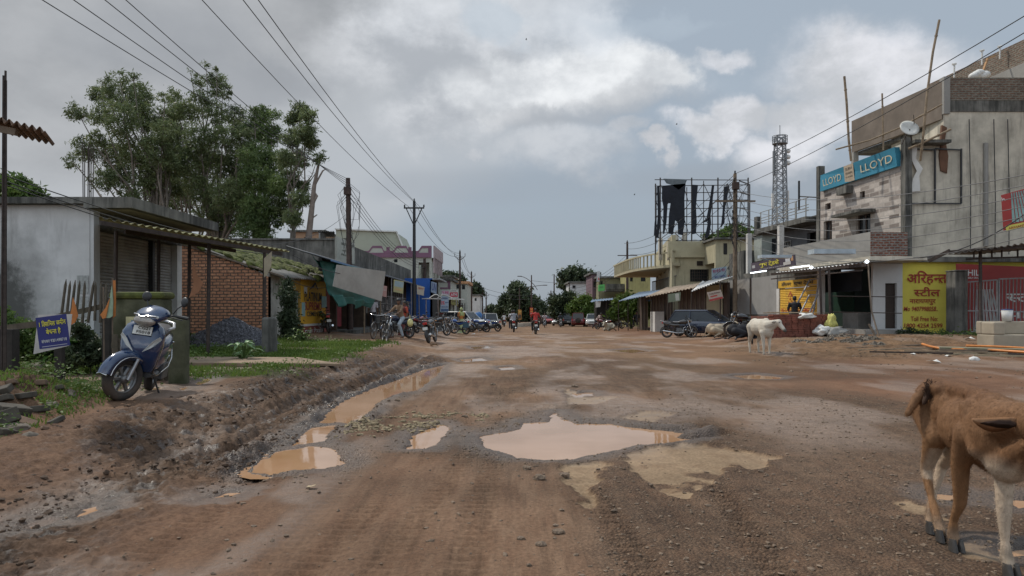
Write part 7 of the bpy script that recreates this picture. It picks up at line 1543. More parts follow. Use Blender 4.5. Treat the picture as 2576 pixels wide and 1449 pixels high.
# ------------------------------------------------------------------ cars
def car(label,name,paint_,loc,rz,L_=4.0,W_=1.72,H_=1.5,hood=.28,boot=.0,hb=.92,rake=.5,jeep=False,grille=True):
 e=T(name,label,'car',loc,group='cars parked in the distance',rot=(0,0,rz));h=L_/2;w=W_/2;r=.33
 mb=MB();st_=[(-h,.55,.80,.80),(-h+.08,.35,.92,hb-.04),(-h+.5,.22,1.,hb),(-.2,.20,1.,hb),(h-L_*hood,.20,1.,hb-.01),(h-.5,.22,.98,hb-.12),(h-.12,.28,.90,hb-.22),(h,.42,.78,hb-.34)]
 rg=[[Vector((x,w*q*c_,z0+(z1-z0)*h_)) for c_,h_ in ((-.9,0),(-1,.2),(-1,.62),(-.94,.92),(-.8,1),(.8,1),(.94,.92),(1,.62),(1,.2),(.9,0))] for (x,z0,q,z1) in st_]
 mb.loft(rg).build('body',paint_,e)
 xf,xb=h-L_*hood,-h+L_*boot+.1;xt,xr=xf-rake*1.1,xb+(.12 if jeep else .35)
 mb=MB();zt=H_-.05;gl=[[Vector((x,w*q*c_,z)) for c_ in (-1,1)] for x,q,z in ((xf,.86,hb-.02),(xt,.74,zt),(xr,.74,zt),(xb,.84,hb-.02))]
 vs=[p for g in gl for p in g];mb.add(vs,[(0,1,3,2),(2,3,5,4),(4,5,7,6),(0,2,4,6),(1,7,5,3),(0,6,7,1)]);mb.build('windows',M_glass,e)
 mb=MB();mb.loft([[Vector((x,w*.755*c_,zt+dz)) for c_,dz in ((-1,-.03),(-.98,.02),(-.7,.055),(.7,.055),(.98,.02),(1,-.03))] for x in (xt+.03,(xt+xr)/2,xr-.03)],True)
 for s in (-1,1):
  for (xa,xb2,q0,q1) in ((xf,xt,.865,.75),(xb,xr,.845,.75),((xt+xr)/2-.02,(xt+xr)/2,.87,.75)):mb.beam((xa,w*q0*s,hb-.02),(xb2,w*q1*s,zt),.06,.05)
 mb.build('roof',paint_,e)
 for x in (h-.78,-h+.72):
  for s in (-1,1):wheel(e,(x,(w-.09)*s,r),r,.2,spokes=7)
 for s in (-1,1):
  mb=MB();mb.ell((h-.14,w*.68*s,hb-.30),(.10,.20,.08),10);mb.build('headlight',M_lamp,e);mb=MB();mb.box((-h+.05,w*.80*s,hb-.15),(.06,.18,.26));mb.build('tail_light',M_tail,e);mb=MB();mb.ell((xf-.15,(w+.06)*s,hb+.03),(.07,.09,.06),8);mb.build('side_mirror',paint_,e)
 if grille:mb=MB();mb.box((h-.02,0,hb-.38),(.05,W_*.45,.14));mb.box((h-.06,0,.36),(.06,W_*.7,.12));mb.build('grille',M_plast,e)
 mb=MB();mb.box((-h-.0,0,.62),(.03,.5,.12));mb.build('number_plate',M_plate,e)
 if jeep:mb=MB();mb.lathe([(0,-.1),(.34,-.1),(.36,0),(.34,.1),(0,.1)],20,'x',(-h-.08,0,.85));mb.build('spare_wheel',M_tyre,e)
 return e
cwhite=paint('car_white',(.52,.52,.50));cdark=paint('car_navy',(.012,.018,.040))
car('white hatchback parked among the motorcycles on the left','parked_car',cwhite,onG(1172,56),math.radians(-28),3.9)
car('small white van beyond the hatchback near the left row end','parked_van',cwhite,onG(1232,80),math.radians(-80),3.8,1.6,1.65,.12)
car('dark navy blue sport utility car parked side on behind the right motorcycles','parked_car',cdark,onG(1785,38.8),math.radians(-34),4.3,1.8,1.45,.27,0,.86,.85)
car('white sport utility car facing the camera on the right roadside','parked_car',cwhite,onG(1492,90),math.radians(-98),4.3,1.8,1.62,.26,0,1.0)
car('maroon jeep seen from behind with a spare wheel, beside the white car','parked_jeep',pmar,onG(1456,92),math.radians(82),3.9,1.78,1.8,.3,0,1.05,.3,True)
car('black box backed jeep between the maroon one and the white hatch','parked_jeep',pb,onG(1431,100),math.radians(84),3.9,1.7,1.8,.3,0,1.0,.3)
car('white hatch partly hidden behind the black box backed jeep','parked_car',cwhite,onG(1413,104),math.radians(-120),3.8)
car('small red car far down the road, left of the black jeep','parked_car',pr,onG(1384,125),math.radians(-95),3.8)
# ------------------------------------------------------------------ people
M_skin=mat('brown_skin',(.135,.070,.042),.6,.12,6,.1);M_hair=mat('black_hair',(.012,.010,.009),.6,.2,30,.3,80);M_shoe=mat('sandal',(.05,.032,.022),.7)
POSE={'ride':dict(pel=(-.16,0,.90),che=(-.05,0,1.25),nek=(.0,0,1.43),hed=(.05,0,1.57),hip=.10,kne=[(.26,.21,.72)]*2,ank=[(.08,.20,.26)]*2,sho=.185,elb=[(.14,.30,1.12)]*2,han=[(.38,.33,1.05)]*2),'foot':dict(pel=(-.16,0,.90),che=(-.06,0,1.25),nek=(-.02,0,1.43),hed=(.03,.05,1.57),hip=.10,kne=[(.20,.25,.60),(.18,.24,.58)],ank=[(.02,.30,.10),(.04,.30,.10)],sho=.185,elb=[(.14,.30,1.15)]*2,han=[(.38,.32,1.06)]*2),'stand':dict(pel=(0,0,.92),che=(.0,0,1.28),nek=(.01,0,1.46),hed=(.03,0,1.60),hip=.09,kne=[(.03,.10,.50),(.02,.11,.50)],ank=[(-.01,.11,.08),(0,.12,.08)],sho=.19,elb=[(-.03,.24,1.12)]*2,han=[(.06,.25,.88)]*2),'walk':dict(pel=(0,0,.90),che=(.02,0,1.25),nek=(.03,0,1.42),hed=(.06,0,1.56),hip=.09,kne=[(.14,.09,.50),(-.02,.10,.48)],ank=[(.18,.09,.08),(-.24,.10,.12)],sho=.18,elb=[(-.08,.23,1.10),(.08,.23,1.10)],han=[(.06,.25,.88),(.20,.22,.92)]),'push':dict(pel=(-.2,0,.88),che=(.08,0,1.2),nek=(.2,0,1.34),hed=(.28,0,1.46),hip=.09,kne=[(-.15,.1,.46),(-.35,.1,.5)],ank=[(-.25,.1,.08),(-.62,.1,.12)],sho=.18,elb=[(.25,.25,1.05)]*2,han=[(.42,.28,1.0)]*2),'sit':dict(pel=(0,0,.42),che=(-.02,0,.78),nek=(.0,0,.96),hed=(.05,0,1.09),hip=.1,kne=[(.35,.15,.50)]*2,ank=[(.40,.15,.08)]*2,sho=.19,elb=[(.08,.27,.62)]*2,han=[(.28,.2,.52)]*2)}
def person(label,loc,rz,pose,shirt,trousers,hair=True,sari=None,helmet=None,cap=None,sc_=1.,beard=False,group=None):
 p=POSE[pose];e=T('person',label,'person',loc,rz,group);e.scale=(sc_,)*3
 V_=Vector;pel,che,nek,hed=V_(p['pel']),V_(p['che']),V_(p['nek']),V_(p['hed']);Sd=[]
 def side(t,s,i):q=p[t][i];return V_((q[0],q[1]*s,q[2]))
 body=[('e',pel,(.11,.15,.10)),('l',pel,che,.12,.13),('e',che+V_((0,0,.08)),(.11,.17,.11)),('l',nek-V_((0,0,.04)),hed-V_((0,0,.05)),.055,.05),('e',hed+V_((0,0,.02)),(.092,.074,.115)),('e',hed+V_((.045,0,-.06)),(.05,.05,.05)),('e',hed+V_((.095,0,-.005)),(.018,.014,.024)),('e',hed+V_((.0,.076,-.0)),(.02,.012,.03)),('e',hed+V_((.0,-.076,-.0)),(.02,.012,.03))]
 sh=[('e',pel+V_((0,0,.04)),(.135,.17,.10)),('l',pel,che,.135,.145),('e',che+V_((0,0,.08)),(.125,.19,.11)),('l',nek-V_((0,0,.07)),nek-V_((0,0,.03)),.08,.065)];tr=[('e',pel-V_((0,0,.02)),(.13,.165,.11))];hands=[]
 for i,s in enumerate((1,-1)):
  so=nek+V_((-.01,p['sho']*s,-.07));el=side('elb',s,i);ha=side('han',s,i);hp=pel+V_((0,p['hip']*s,-.03));kn=side('kne',s,i);an=side('ank',s,i)
  body+=[('l',so,el,.052,.040),('l',el,ha,.038,.026),('e',ha+(ha-el).normalized()*.06,(.045,.028,.035)),('l',hp,kn,.085,.056),('l',kn,an,.052,.034),('l',an-V_((.03,0,.03)),an+V_((.15,0,-.045)),.034,.026)]
  d=(ha-el).normalized();q=d.cross(V_((0,0,1))).normalized()
  for k in range(4):f0=ha+d*.08+q*(.024-.016*k);body.append(('l',f0,f0+d*(.06-.008*abs(k-1))-V_((0,0,.02)),.010,.009))
  body.append(('l',ha+d*.03+q*.03*s,ha+d*.08+q*.055*s,.011,.009))
  sh+=[('l',so,so.lerp(el,.8),.068,.060)];tr+=[('l',hp,kn,.100,.078),('l',kn,an+(kn-an)*.08,.076,.062)]
 link('body',fuse(body,.016,3),M_skin,e);link('shirt',fuse(sh,.02,3),mat('cloth_'+'%.2f_%.2f_%.2f'%shirt,shirt,.85,.15,5,.3,30),e)
 if sari is None:link('trousers',fuse(tr,.02,3),mat('cloth_'+'%.2f_%.2f_%.2f'%trousers,trousers,.85,.15,5,.3,30),e)
 else:
  mb=MB();rg=[]
  for k in range(9):
   t=k/8;z=(pel.z+.08)*(1-t)+.06*t;rr=.15+.13*t**.8-.02*math.sin(t*3)
   rg.append([V_((pel.x+rr*1.05*math.cos(a)*(1+.06*t*math.sin(9*a))+.06*t,rr*math.sin(a)*(1+.06*t*math.cos(7*a)),z)) for a in [2*PI*j/28 for j in range(28)]])
  mb.loft(rg).build('skirt',sari,e);mb=MB();mb.ell(che+V_((0,.02,.02)),(.15,.2,.22),14);mb.loft([[nek+V_((-.09,.14,0)),nek+V_((-.12,-.1,.0)),nek+V_((-.13,-.1,-.02))],[pel+V_((-.16,.16,.1)),pel+V_((-.18,-.12,.1)),pel+V_((-.2,-.12,.08))]]);mb.build('shawl',sari,e)
  if hair=='veil':mb=MB();mb.ell(hed+V_((-.02,0,.03)),(.115,.105,.14),12);mb.ell(nek+V_((-.05,0,.0)),(.12,.15,.10),12);mb.build('veil',sari,e)
 if helmet:mb=MB();mb.ell(hed+V_((0,0,.02)),(.145,.125,.15),16);mb.build('helmet',helmet,e)
 elif hair is True:mb=MB();mb.ell(hed+V_((-.018,0,.045)),(.102,.085,.105),14);mb.build('hair',M_hair,e)
 if cap:mb=MB();mb.ell(hed+V_((-.01,0,.06)),(.11,.095,.085),12);mb.ell(hed+V_((.11,0,.055)),(.07,.06,.012),10);mb.build('cap',cap,e)
 return e
def rider(label,bl,px,py,hd,shirt,trousers,helmet=None,sc_=1.,pm=None,passenger=None):
 b=bikeat(bl,pm or pb,px,py,hd,0.,proto,sc_,'motorcycles being ridden down the road');return person(label,b.location,math.radians(hd),'ride',shirt,trousers,helmet=helmet,sc_=sc_,group='riders on the road')
rider('rider in a red shirt riding away up the middle of the road','motorcycle ridden by the red shirt rider',1347,841,91,(.36,.03,.025),(.02,.02,.025))
rider('rider in a grey shirt riding away, left of the red shirt rider','motorcycle ridden by the grey shirt rider',1293,835.5,88,(.22,.235,.26),(.02,.022,.03),pm=pr)
person('passenger in white beyond the grey shirt rider',G(1291,834)+Vector((-.1,.7,0)),math.radians(88),'ride',(.5,.5,.52),(.03,.03,.04),group='riders on the road')
rider('oncoming rider in a pale shirt right of the red shirt rider','oncoming motorcycle under the pale shirt rider',1370,824,-92,(.42,.36,.36),(.03,.03,.035))
rider('oncoming rider wearing a dark helmet and jacket','oncoming motorcycle under the helmeted rider',1410,823.5,-90,(.03,.035,.045),(.02,.02,.02),helmet=M_plast)
rider('rider in a white shirt behind the left row of bikes','motorcycle ridden by the white shirt rider',1268,822,95,(.5,.5,.5),(.03,.03,.04))
rider('tiny distant rider near the road end','tiny distant motorcycle near the road end',1290,814,-90,(.25,.15,.15),(.03,.03,.04))
b0=G(1002,852);person('man in a tan shirt and dark cap astride the left motorcycle',b0,math.radians(-128),'foot',(.20,.125,.075),(.30,.34,.37),cap=M_plast,sc_=.98)
M_sr=mat('red_orange_sari',(.38,.055,.025),.8,.5,9,.4,20);M_sg=mat('green_yellow_sari',(.34,.38,.14),.8,.5,7,.4,20,dirt=.6,dirtcol=(.38,.42,.40),dscale=2.5)
person('woman in a red and orange sari standing behind the tan shirted man',G(1019,846),math.radians(-150),'stand',(.36,.06,.03),(.1,.02,.02),sari=mat('maroon_sari',(.10,.02,.02),.8,.4,9,.3),sc_=.95)
mb=MB();p=P(1032,812,28.5);mb.ell((0,0,0),(.12,.1,.16),12);mb.tube([(0,0,.12),(-.03,.02,.3)],.015,5);tag(mb.build('carry_bag',mat('bag_yellow_white',(.50,.46,.20),.5,.4,6),loc=p),'bulging yellow and white plastic bag hanging by the red sari','bag')
person('woman in a green and yellow sari walking along the parked bikes',G(1160,840),math.radians(-60),'walk',(.42,.16,.04),(.1,.1,.1),hair='veil',sari=M_sg,sc_=1.0)
mb=MB();p=P(1172,818,43);mb.box((0,0,0),(.36,.16,.3));mb.tube([(-.1,0,.14),(0,0,.32),(.1,0,.14)],.012,5);tag(bevel(mb.build('hand_bag',mat('teal_bag',(.02,.06,.09),.5),loc=p),.04),'dark teal hand bag beside the green sari','bag')
person('man in a white printed shirt standing at the shop posts',Vector((XX(938,38.5),38.5,.36)),math.radians(100),'stand',(.40,.38,.40),(.02,.022,.03))
person('person bending to push a motorcycle beside the white car',G(1506,828),math.radians(-30),'push',(.42,.33,.30),(.03,.03,.035))
person('person in black sitting behind the brick stack, back to the camera',Vector((XX(1999,31),31,.75)),math.radians(70),'sit',(.012,.012,.015),(.02,.02,.02))
person('figure sitting in the shade of the brown shacks',Vector((XX(1602,60),60,.1)),math.radians(-120),'sit',(.02,.02,.025),(.02,.02,.02))
# ------------------------------------------------------------------ cattle
M_hide=vcolmat('calf_hide',.75,22,.8,(1.4,1.4,.5),.45,.008);M_fur=vcolmat('calf_coat',.8,20,0.,(1,1,1),.2);M_hoof=mat('hoof',(.045,.040,.036),.5,.3,20,.3,60);M_hide2=vcolmat('cow_hide',.75,20,.25,(1,1,1),.12,.01)
def W3(px,py,Y):return P(px,py,Y)
def calf():
 V_=Vector;org=V_((2.5,3.95,0));r1,r2=V_((2.615,4.30,.755)),V_((2.475,3.62,.72));S=[]
 S+=[('e',V_((2.645,4.36,.68)),(.135,.15,.17)),('e',V_((2.615,4.20,.735)),(.15,.2,.16)),('e',V_((2.55,3.95,.665)),(.158,.24,.175)),('e',V_((2.505,3.76,.68)),(.148,.2,.195)),('e',V_((2.465,3.62,.69)),(.14,.15,.19)),('e',V_((2.475,3.56,.57)),(.115,.13,.12)),('e',V_((2.48,3.70,.83)),(.06,.11,.06)),('l',V_((2.60,4.36,.855)),V_((2.50,3.8,.845)),.05,.05)]
 S+=[('l',V_((2.46,3.60,.74)),V_((2.37,3.32,.80)),.120,.082),('l',V_((2.46,3.52,.58)),V_((2.37,3.26,.69)),.07,.05),('e',V_((2.335,3.19,.80)),(.082,.09,.092)),('l',V_((2.34,3.15,.77)),V_((2.42,2.98,.65)),.072,.050),('e',V_((2.43,2.965,.64)),(.053,.05,.045))]
 S+=[('e',V_((2.50,4.22,.845)),(.035,.06,.04)),('e',V_((2.67,4.20,.845)),(.035,.06,.04)),('e',V_((2.55,4.44,.80)),(.04,.05,.05)),('l',V_((2.385,3.76,.80)),V_((2.365,3.64,.60)),.035,.045)]+[('l',V_((2.405+.035*k,3.86+.085*k,.76)),V_((2.385+.04*k,3.90+.075*k,.60)),.018,.014) for k in range(4)]
 # dewlap and belly line
 S+=[('l',V_((2.475,3.5,.50)),V_((2.39,3.32,.61)),.035,.03),('l',V_((2.53,3.75,.50)),V_((2.58,4.1,.53)),.06,.05)]
 def leg(pts,rs):
  for a,b,i in zip(pts[:-1],pts[1:],range(9)):S.append(('l',V_(a),V_(b),rs[i],rs[i+1]))
 leg([(2.545,4.36,.70),(2.50,4.22,.56),(2.505,4.33,.345),(2.485,4.24,.20),(2.462,4.14,.095),(2.452,4.09,.045)],[.108,.070,.034,.021,.030,.031])
 leg([(2.70,4.36,.70),(2.66,4.22,.55),(2.645,4.40,.35),(2.57,4.36,.20),(2.505,4.29,.085),(2.488,4.25,.045)],[.105,.075,.035,.021,.029,.030])
 leg([(2.39,3.74,.66),(2.40,3.83,.48),(2.425,3.87,.27),(2.42,3.92,.16),(2.420,3.93,.085),(2.425,3.925,.045)],[.078,.048,.034,.021,.031,.031])
 leg([(2.53,3.66,.62),(2.49,3.62,.47),(2.466,3.585,.28),(2.460,3.57,.16),(2.456,3.555,.08),(2.458,3.54,.045)],[.072,.048,.034,.022,.031,.031])
 S+=[('l',V_((2.60,4.46,.84)),W3(2338,968,4.36),.042,.036),('l',W3(2338,968,4.36),W3(2306,1002,4.30),.036,.030),('l',W3(2306,1002,4.30),W3(2283,1042,4.28),.030,.020)]
 S+=[('e',(2.455,3.545,.0),(.001,)*3)][:0]
 me=fuse(S,.0115,5,'body')
 def col(c):
  x,y,z=c.T;n=fbm(x*14+z*3,y*14+z*9,3,5);br=np.array([.185,.094,.044]);dk=np.array([.095,.040,.018]);cr=np.array([.50,.40,.30]);o=np.tile(br,(len(c),1))
  m=sst(.76,.90,z+(n-.5)*.12)*sst(3.5,3.7,y);o=o*(1-m[:,None]*.6)+dk*m[:,None]*.6
  lt=sst(.70,.5,z+(n-.5)*.1)*0.5*sst(3.7,3.9,y);o=o*(1-lt[:,None])+np.array([.31,.165,.075])*lt[:,None]
  br_=sst(.62,.50,z)*sst(3.74,3.62,y)*sst(.38,.44,z);o=o*(1-br_[:,None])+cr*br_[:,None]
  fl=(y<3.70)*sst(.52,.44,z);o=o*(1-fl[:,None]*.85)+cr*fl[:,None]*.85
  hd=(y>4.0)*(z<.50)*sst(2.485,2.53,x+(n-.5)*.05+.04*(z>.3));o=o*(1-hd[:,None]*.8)+cr*hd[:,None]*.8
  fe=(z<.14)*sst(.14,.08,z);o=o*(1-fe[:,None]*.35)+cr*fe[:,None]*.35
  mz=(y<3.08)*1.;o=o*(1-mz[:,None]*.6)+cr*.5*mz[:,None]*.6;tl=sst(4.5,4.53,y)*(z>.72);o=o*(1-tl[:,None]*.5)
  kn=np.exp(-((z-.10)/.03)**2)*(x>0);o=o*(1-kn[:,None]*.4);return o
 vcol(me,col);me.transform(Matrix.Translation(-org));e=link('calf',me,M_hide,loc=org);tag(e,'brown calf with pale legs walking toward the camera at the right edge','calf')
 # short coat: tens of thousands of fine hairs lying back along the hide
 nv=len(me.vertices);co=np.empty(nv*3);me.vertices.foreach_get('co',co);co=co.reshape(-1,3);no=np.empty(nv*3);me.vertices.foreach_get('normal',no);no=no.reshape(-1,3);ca=np.empty(nv*4);me.color_attributes['col'].data.foreach_get('color',ca);ca=ca.reshape(-1,4)
 k=55000;i=rng.integers(0,nv,k);b=co[i]+rng.normal(size=(k,3))*.005;n_=no[i];lay=np.array([.12,.75,-.65])+rng.normal(size=(k,3))*.35;lay-=n_*(lay*n_).sum(1)[:,None];lay/=np.linalg.norm(lay,axis=1)[:,None]+1e-6
 ln=.013*rng.uniform(.5,1.5,k)[:,None];sd_=np.cross(lay,n_)*.0011;v=np.stack([b-sd_,b+sd_,b+lay*ln+n_*ln*.18],1).reshape(-1,3);fur=npmesh('coat',v,np.arange(k*3).reshape(k,3),M_fur,e);fa=fur.data.color_attributes.new('col','FLOAT_COLOR','POINT');cc_=ca[i]*rng.uniform(.65,1.2,k)[:,None];cc_[:,3]=1;fa.data.foreach_set('color',np.repeat(cc_,3,0).astype(np.float32).ravel());tag(fur,kind='stuff')
 for (x,y) in ((2.452,4.085),(2.488,4.245),(2.425,3.92),(2.458,3.535)):
  mb=MB(Matrix.Translation(-org))
  for s in (-1,1):rg=[[V_((x+s*.019+rr*.62*math.cos(a),y-.008+rr*1.25*math.sin(a)-(1-z/.06)*.012,z)) for a in [2*PI*k/10 for k in range(10)]] for z,rr in ((-.006,.030),(.02,.028),(.058,.022))];mb.loft(rg)
  mb.build('hoof',M_hoof,e)
 for s,tip in ((-1,W3(2446,1056,3.26)),(1,V_((2.60,3.24,.79)))):
  mb=MB(Matrix.Translation(-org));b=V_((2.335+.07*s,3.215,.805));d=tip-b;up=V_((0,-.35,1)).normalized();rg=[]
  for k in range(7):
   t=k/6;w_=.034*math.sin(PI*min(1,.18+t*.82))**.8+.004;c=b+d*t-up*.02*math.sin(PI*t);n2=d.cross(up).normalized()
   rg.append([c+up*w_,c+n2*.012,c-up*w_,c-n2*.006+up*0])
  ei=MB(Matrix.Translation(-org));n3=V_((0,-1,0));ei.loft([[b+d*t-up*.012+n3*.016+up*w2,b+d*t-up*.012+n3*.016-up*w2,b+d*t-up*.012+n3*.010] for t,w2 in ((.02,.008),(.2,.021),(.45,.020),(.7,.010),(.85,.003))]);ei.build('ear_inner',mat('ear_dark',(.045,.022,.014),.9),e)
  o=mb.loft(rg).build('ear',mat('ear_brown',(.24,.12,.055),.75,.3,20,.3,60),e)
 mb=MB(Matrix.Translation(-org));mb.ell((2.266,3.125,.775),(.016,.016,.013),10);mb.build('eye',M_black,e)
 mb=MB(Matrix.Translation(-org));p0=W3(2336,985,4.24);r_=random.Random(2)
 for k in range(90):q=p0+V_((r_.uniform(-.02,.02),r_.uniform(-.02,.02),r_.uniform(-.05,.03)));mb.tube([q,q+V_((r_.uniform(-.01,.01),0,.02)),q+V_((r_.uniform(-.02,.025),0,r_.uniform(.0,.055)))],.0022,3)
 mb.ell(p0+V_((-.005,.01,-.03)),(.016,.02,.055),10,Euler((0,.4,0)).to_matrix());mb.build('tail_tuft',mat('tail_dark',(.045,.022,.012),.9),e)
 return e
calf()
def cow(label,loc,rz,base,dark=None,lying=False,sc_=1.,horns=False,headturn=0.,hump=1.):
 V_=Vector;S=[];zb_=-.56 if lying else 0.
 S+=[('e',(-.52,0,1.0+zb_),(.22,.21,.25)),('e',(-.15,0,.93+zb_),(.40,.27,.30)),('e',(.28,0,.93+zb_),(.30,.22,.31)),('e',(.42,0,.86+zb_),(.2,.18,.26)),('e',(.32,0,1.19+zb_),(.18,.085,.075*hump)),('l',V_((-.6,0,1.17+zb_)),V_((.3,0,1.17+zb_)),.06,.07)]
 hx=Matrix.Rotation(headturn,3,'Z');nb=V_((.48,0,1.02+zb_));hz=nb+hx@V_((.36,0,.10 if not lying else .22));mz=hz+hx@V_((.26,0,-.27));S+=[('l',nb,hz,.17,.105),('l',nb-V_((0,0,.2)),hz-V_((0,0,.06)),.09,.06),('l',nb-V_((0,0,.3)),nb+hx@V_((.12,0,-.12)),.05,.04),('e',hz+hx@V_((.03,0,.0)),(.11,.105,.11)),('l',hz,mz,.092,.058),('e',mz,(.055,.06,.05))]
 hoof=[]
 if not lying:
  for s in (1,-1):
   kx=.06*s;hp=[(-.55,.13*s,.95),(-.46+kx,.14*s,.68),(-.62+kx,.13*s,.42),(-.58+kx,.13*s,.12),(-.56+kx,.13*s,.05)];rs=[.16,.10,.05,.036,.045]
   fp=[(.36,.13*s,.78),(.34-kx*.6,.13*s,.60),(.36-kx*.6,.12*s,.36),(.36-kx*.6,.12*s,.11),(.37-kx*.6,.12*s,.05)];rf=[.12,.07,.048,.035,.045]
   for pp,rr in ((hp,rs),(fp,rf)):
    for i in range(4):S.append(('l',V_(pp[i]),V_(pp[i+1]),rr[i],rr[i+1]))
    hoof.append(V_((pp[4][0]+.02,pp[4][1],.03)))
 else:
  for s in (1,-1):
   S+=[('l',V_((-.5,.18*s,.38)),V_((-.12,.30*s,.30)),.17,.10),('l',V_((-.12,.30*s,.26)),V_((-.5,.34*s,.10)),.07,.045),('l',V_((.36,.14*s,.25)),V_((.58,.18*s,.12)),.10,.06),('l',V_((.58,.18*s,.10)),V_((.34,.22*s,.06)),.05,.04)];hoof+=[V_((-.55,.35*s,.05)),V_((.30,.23*s,.05))]
 zt=1.08+zb_;S+=[('l',V_((-.74,0,zt)),V_((-.80,.02,zt-.25)),.03,.022)]+([('l',V_((-.80,.02,zt-.25)),V_((-.80,.03,.45)),.022,.016)] if not lying else [('l',V_((-.80,.02,zt-.25)),V_((-.75,.25,.06)),.022,.018)])
 me=fuse(S,.020,5,'body');base=np.array(base);dk=np.array(dark if dark is not None else base*.75)
 def col(c):
  x,y,z=c.T;n=fbm(x*4,z*4+y*3,3,4);m=sst(.35,.7,n)[:,None];o=base*(1-.16*m);q=(sst(.18,.05,z)*.5)[:,None];o=o*(1-q)+dk*q
  d=np.linalg.norm(c-np.array(mz),axis=1);q=sst(.10,.05,d)[:,None];return o*(1-q*.9)+np.array([.04,.035,.035])*q*.9
 vcol(me,col);e=link('cow',me,M_hide2,loc=loc);e.rotation_euler=(0,0,rz);e.scale=(sc_,)*3;tag(e,label,'cow','cattle resting and standing on the street')
 for h_ in hoof:
  mb=MB();mb.lathe([(0,-.035),(.046,-.03),(.038,.035),(0,.04)],10,'z',h_);mb.build('hoof',M_hoof,e)
 for s in (1,-1):
  mb=MB();b=hz+hx@V_((-.01,.09*s,.03));t_=b+hx@V_((-.04,.19*s,-.02));mb.loft([[b.lerp(t_,u)+V_((0,0,w_)),b.lerp(t_,u)+V_((.02,0,0)),b.lerp(t_,u)-V_((0,0,w_)),b.lerp(t_,u)-V_((.01,0,0))] for u,w_ in ((0,.025),(.4,.05),(.8,.035),(1,.006))]);mb.build('ear',mat('ear_%.2f'%base[0],tuple(base*.6),.8),e)
  mb=MB();mb.ell(hz+hx@V_((.10,.075*s,.0)),(.02,.016,.018),8);mb.build('eye',M_black,e)
  if horns:mb=MB();b=hz+hx@V_((-.02,.06*s,.09));mb.tube([b,b+hx@V_((0,.07*s,.04)),b+hx@V_((.02,.08*s,.12))],[.022,.018,.005],7);mb.build('horn',mat('horn',(.12,.10,.08),.5),e)
 mb=MB();q=V_((-.80,.03,.42)) if not lying else V_((-.72,.28,.05));mb.ell(q,(.035,.035,.11) if not lying else (.09,.05,.03),10);mb.build('tail_tuft',M_black,e);return e
cow('white cow standing on the right beside the brick stack',G(1916,893),math.radians(-84),(.52,.47,.39),(.30,.24,.17),sc_=.88,headturn=.55)
cow('cream cow lying with its back to the camera beside the parked motorcycles',G(1812,850),math.radians(18),(.44,.36,.26),lying=True,sc_=.92,headturn=.1)
cow('black cow lying on the sand beside the standing white cow',G(1872,855),math.radians(8),(.018,.018,.022),lying=True,sc_=.92,hump=.7)
cow('small tan cow lying behind the cream one',G(1812,842)+Vector((.6,1.2,0)),math.radians(150),(.34,.25,.17),lying=True,sc_=.75)
cow('distant cream cow lying on the road edge right of the white car',G(1532,833),math.radians(-125),(.44,.40,.31),lying=True,sc_=1.,horns=True)
# ------------------------------------------------------------------ left foreground: fence, banner, wall stub, flags, gravel, rubble
M_pick=mat('weathered_picket',(.085,.07,.05),.9,.4,5,.5,40,dirt=.5,dirtcol=(.04,.05,.02))
def plank(name,pts,w_,t_,m,label,cat,group=None,tip=False):
 a,b=Vector(pts[0]),Vector(pts[1]);c=a.copy();mb=MB()
 if tip:mb.tube([a-c,a.lerp(b,.9)-c,b-c],[w_/2,w_/2.2,.004],5)
 else:mb.beam(a-c,b-c,w_,t_)
 return tag(mb.build(name,m,loc=c),label,cat,group)
 # low picket fence: one fence, its pickets and rails are parts
f0=onG(200,11.6);e=T('picket_fence','rotten grey picket fence behind the scooter and the land sale banner','fence',f0);r_=random.Random(9)
def fp(px,py,Y):return P(px,py,Y)-f0
for k,px in enumerate((290,303,318,336,352,366,383,400,418,436,452)):
 Y=11.3+.03*k;mb=MB();t_=r_.uniform(-8,8);mb.beam(onG(px+2,Y,-.1)-f0,fp(px+t_,846+r_.uniform(-12,8),Y),.085,.025);mb.build('picket',M_pick,e)
mb=MB();mb.beam(fp(280,870,11.3),fp(460,872,11.6),.04,.07);mb.build('rail',M_pick,e)
for k,(px,yt,yb,dx) in enumerate(((163,702,790,12),(174,706,800,10),(186,704,800,12),(198,705,795,10),(212,706,800,6),(232,706,800,14),(240,708,795,2),(254,708,800,2),(267,710,800,2),(287,702,800,14))):
 mb=MB();a,b=fp(px-dx*.8,yb+12,12.),fp(px+dx*.3,yt,12.);mb.tube([a,a.lerp(b,.85),b],[.024,.022,.004],5);mb.build('stake',M_pick,e)
mb=MB();mb.beam(fp(145,796,12),fp(270,768,12.05),.05,.08);mb.beam(fp(-40,832,11.9),fp(165,806,12),.05,.10);mb.build('rail',M_pick,e)
for (px,yt,Y,w_) in ((22,828,11.2,.22),(150,835,11.4,.12),(270,796,11.6,.12),(386,790,11.4,.12)):mb=MB();mb.beam(onG(px,Y,-.1)-f0,fp(px,yt,Y),w_,w_*.8);mb.build('post',mat('dark_post',(.03,.026,.022),.9,.4,5,.5),e)
mb=MB();mb.beam(fp(405,905,11.3),fp(408,872,11.3),.05);mb.build('pvc_pipe',M_bone,e)
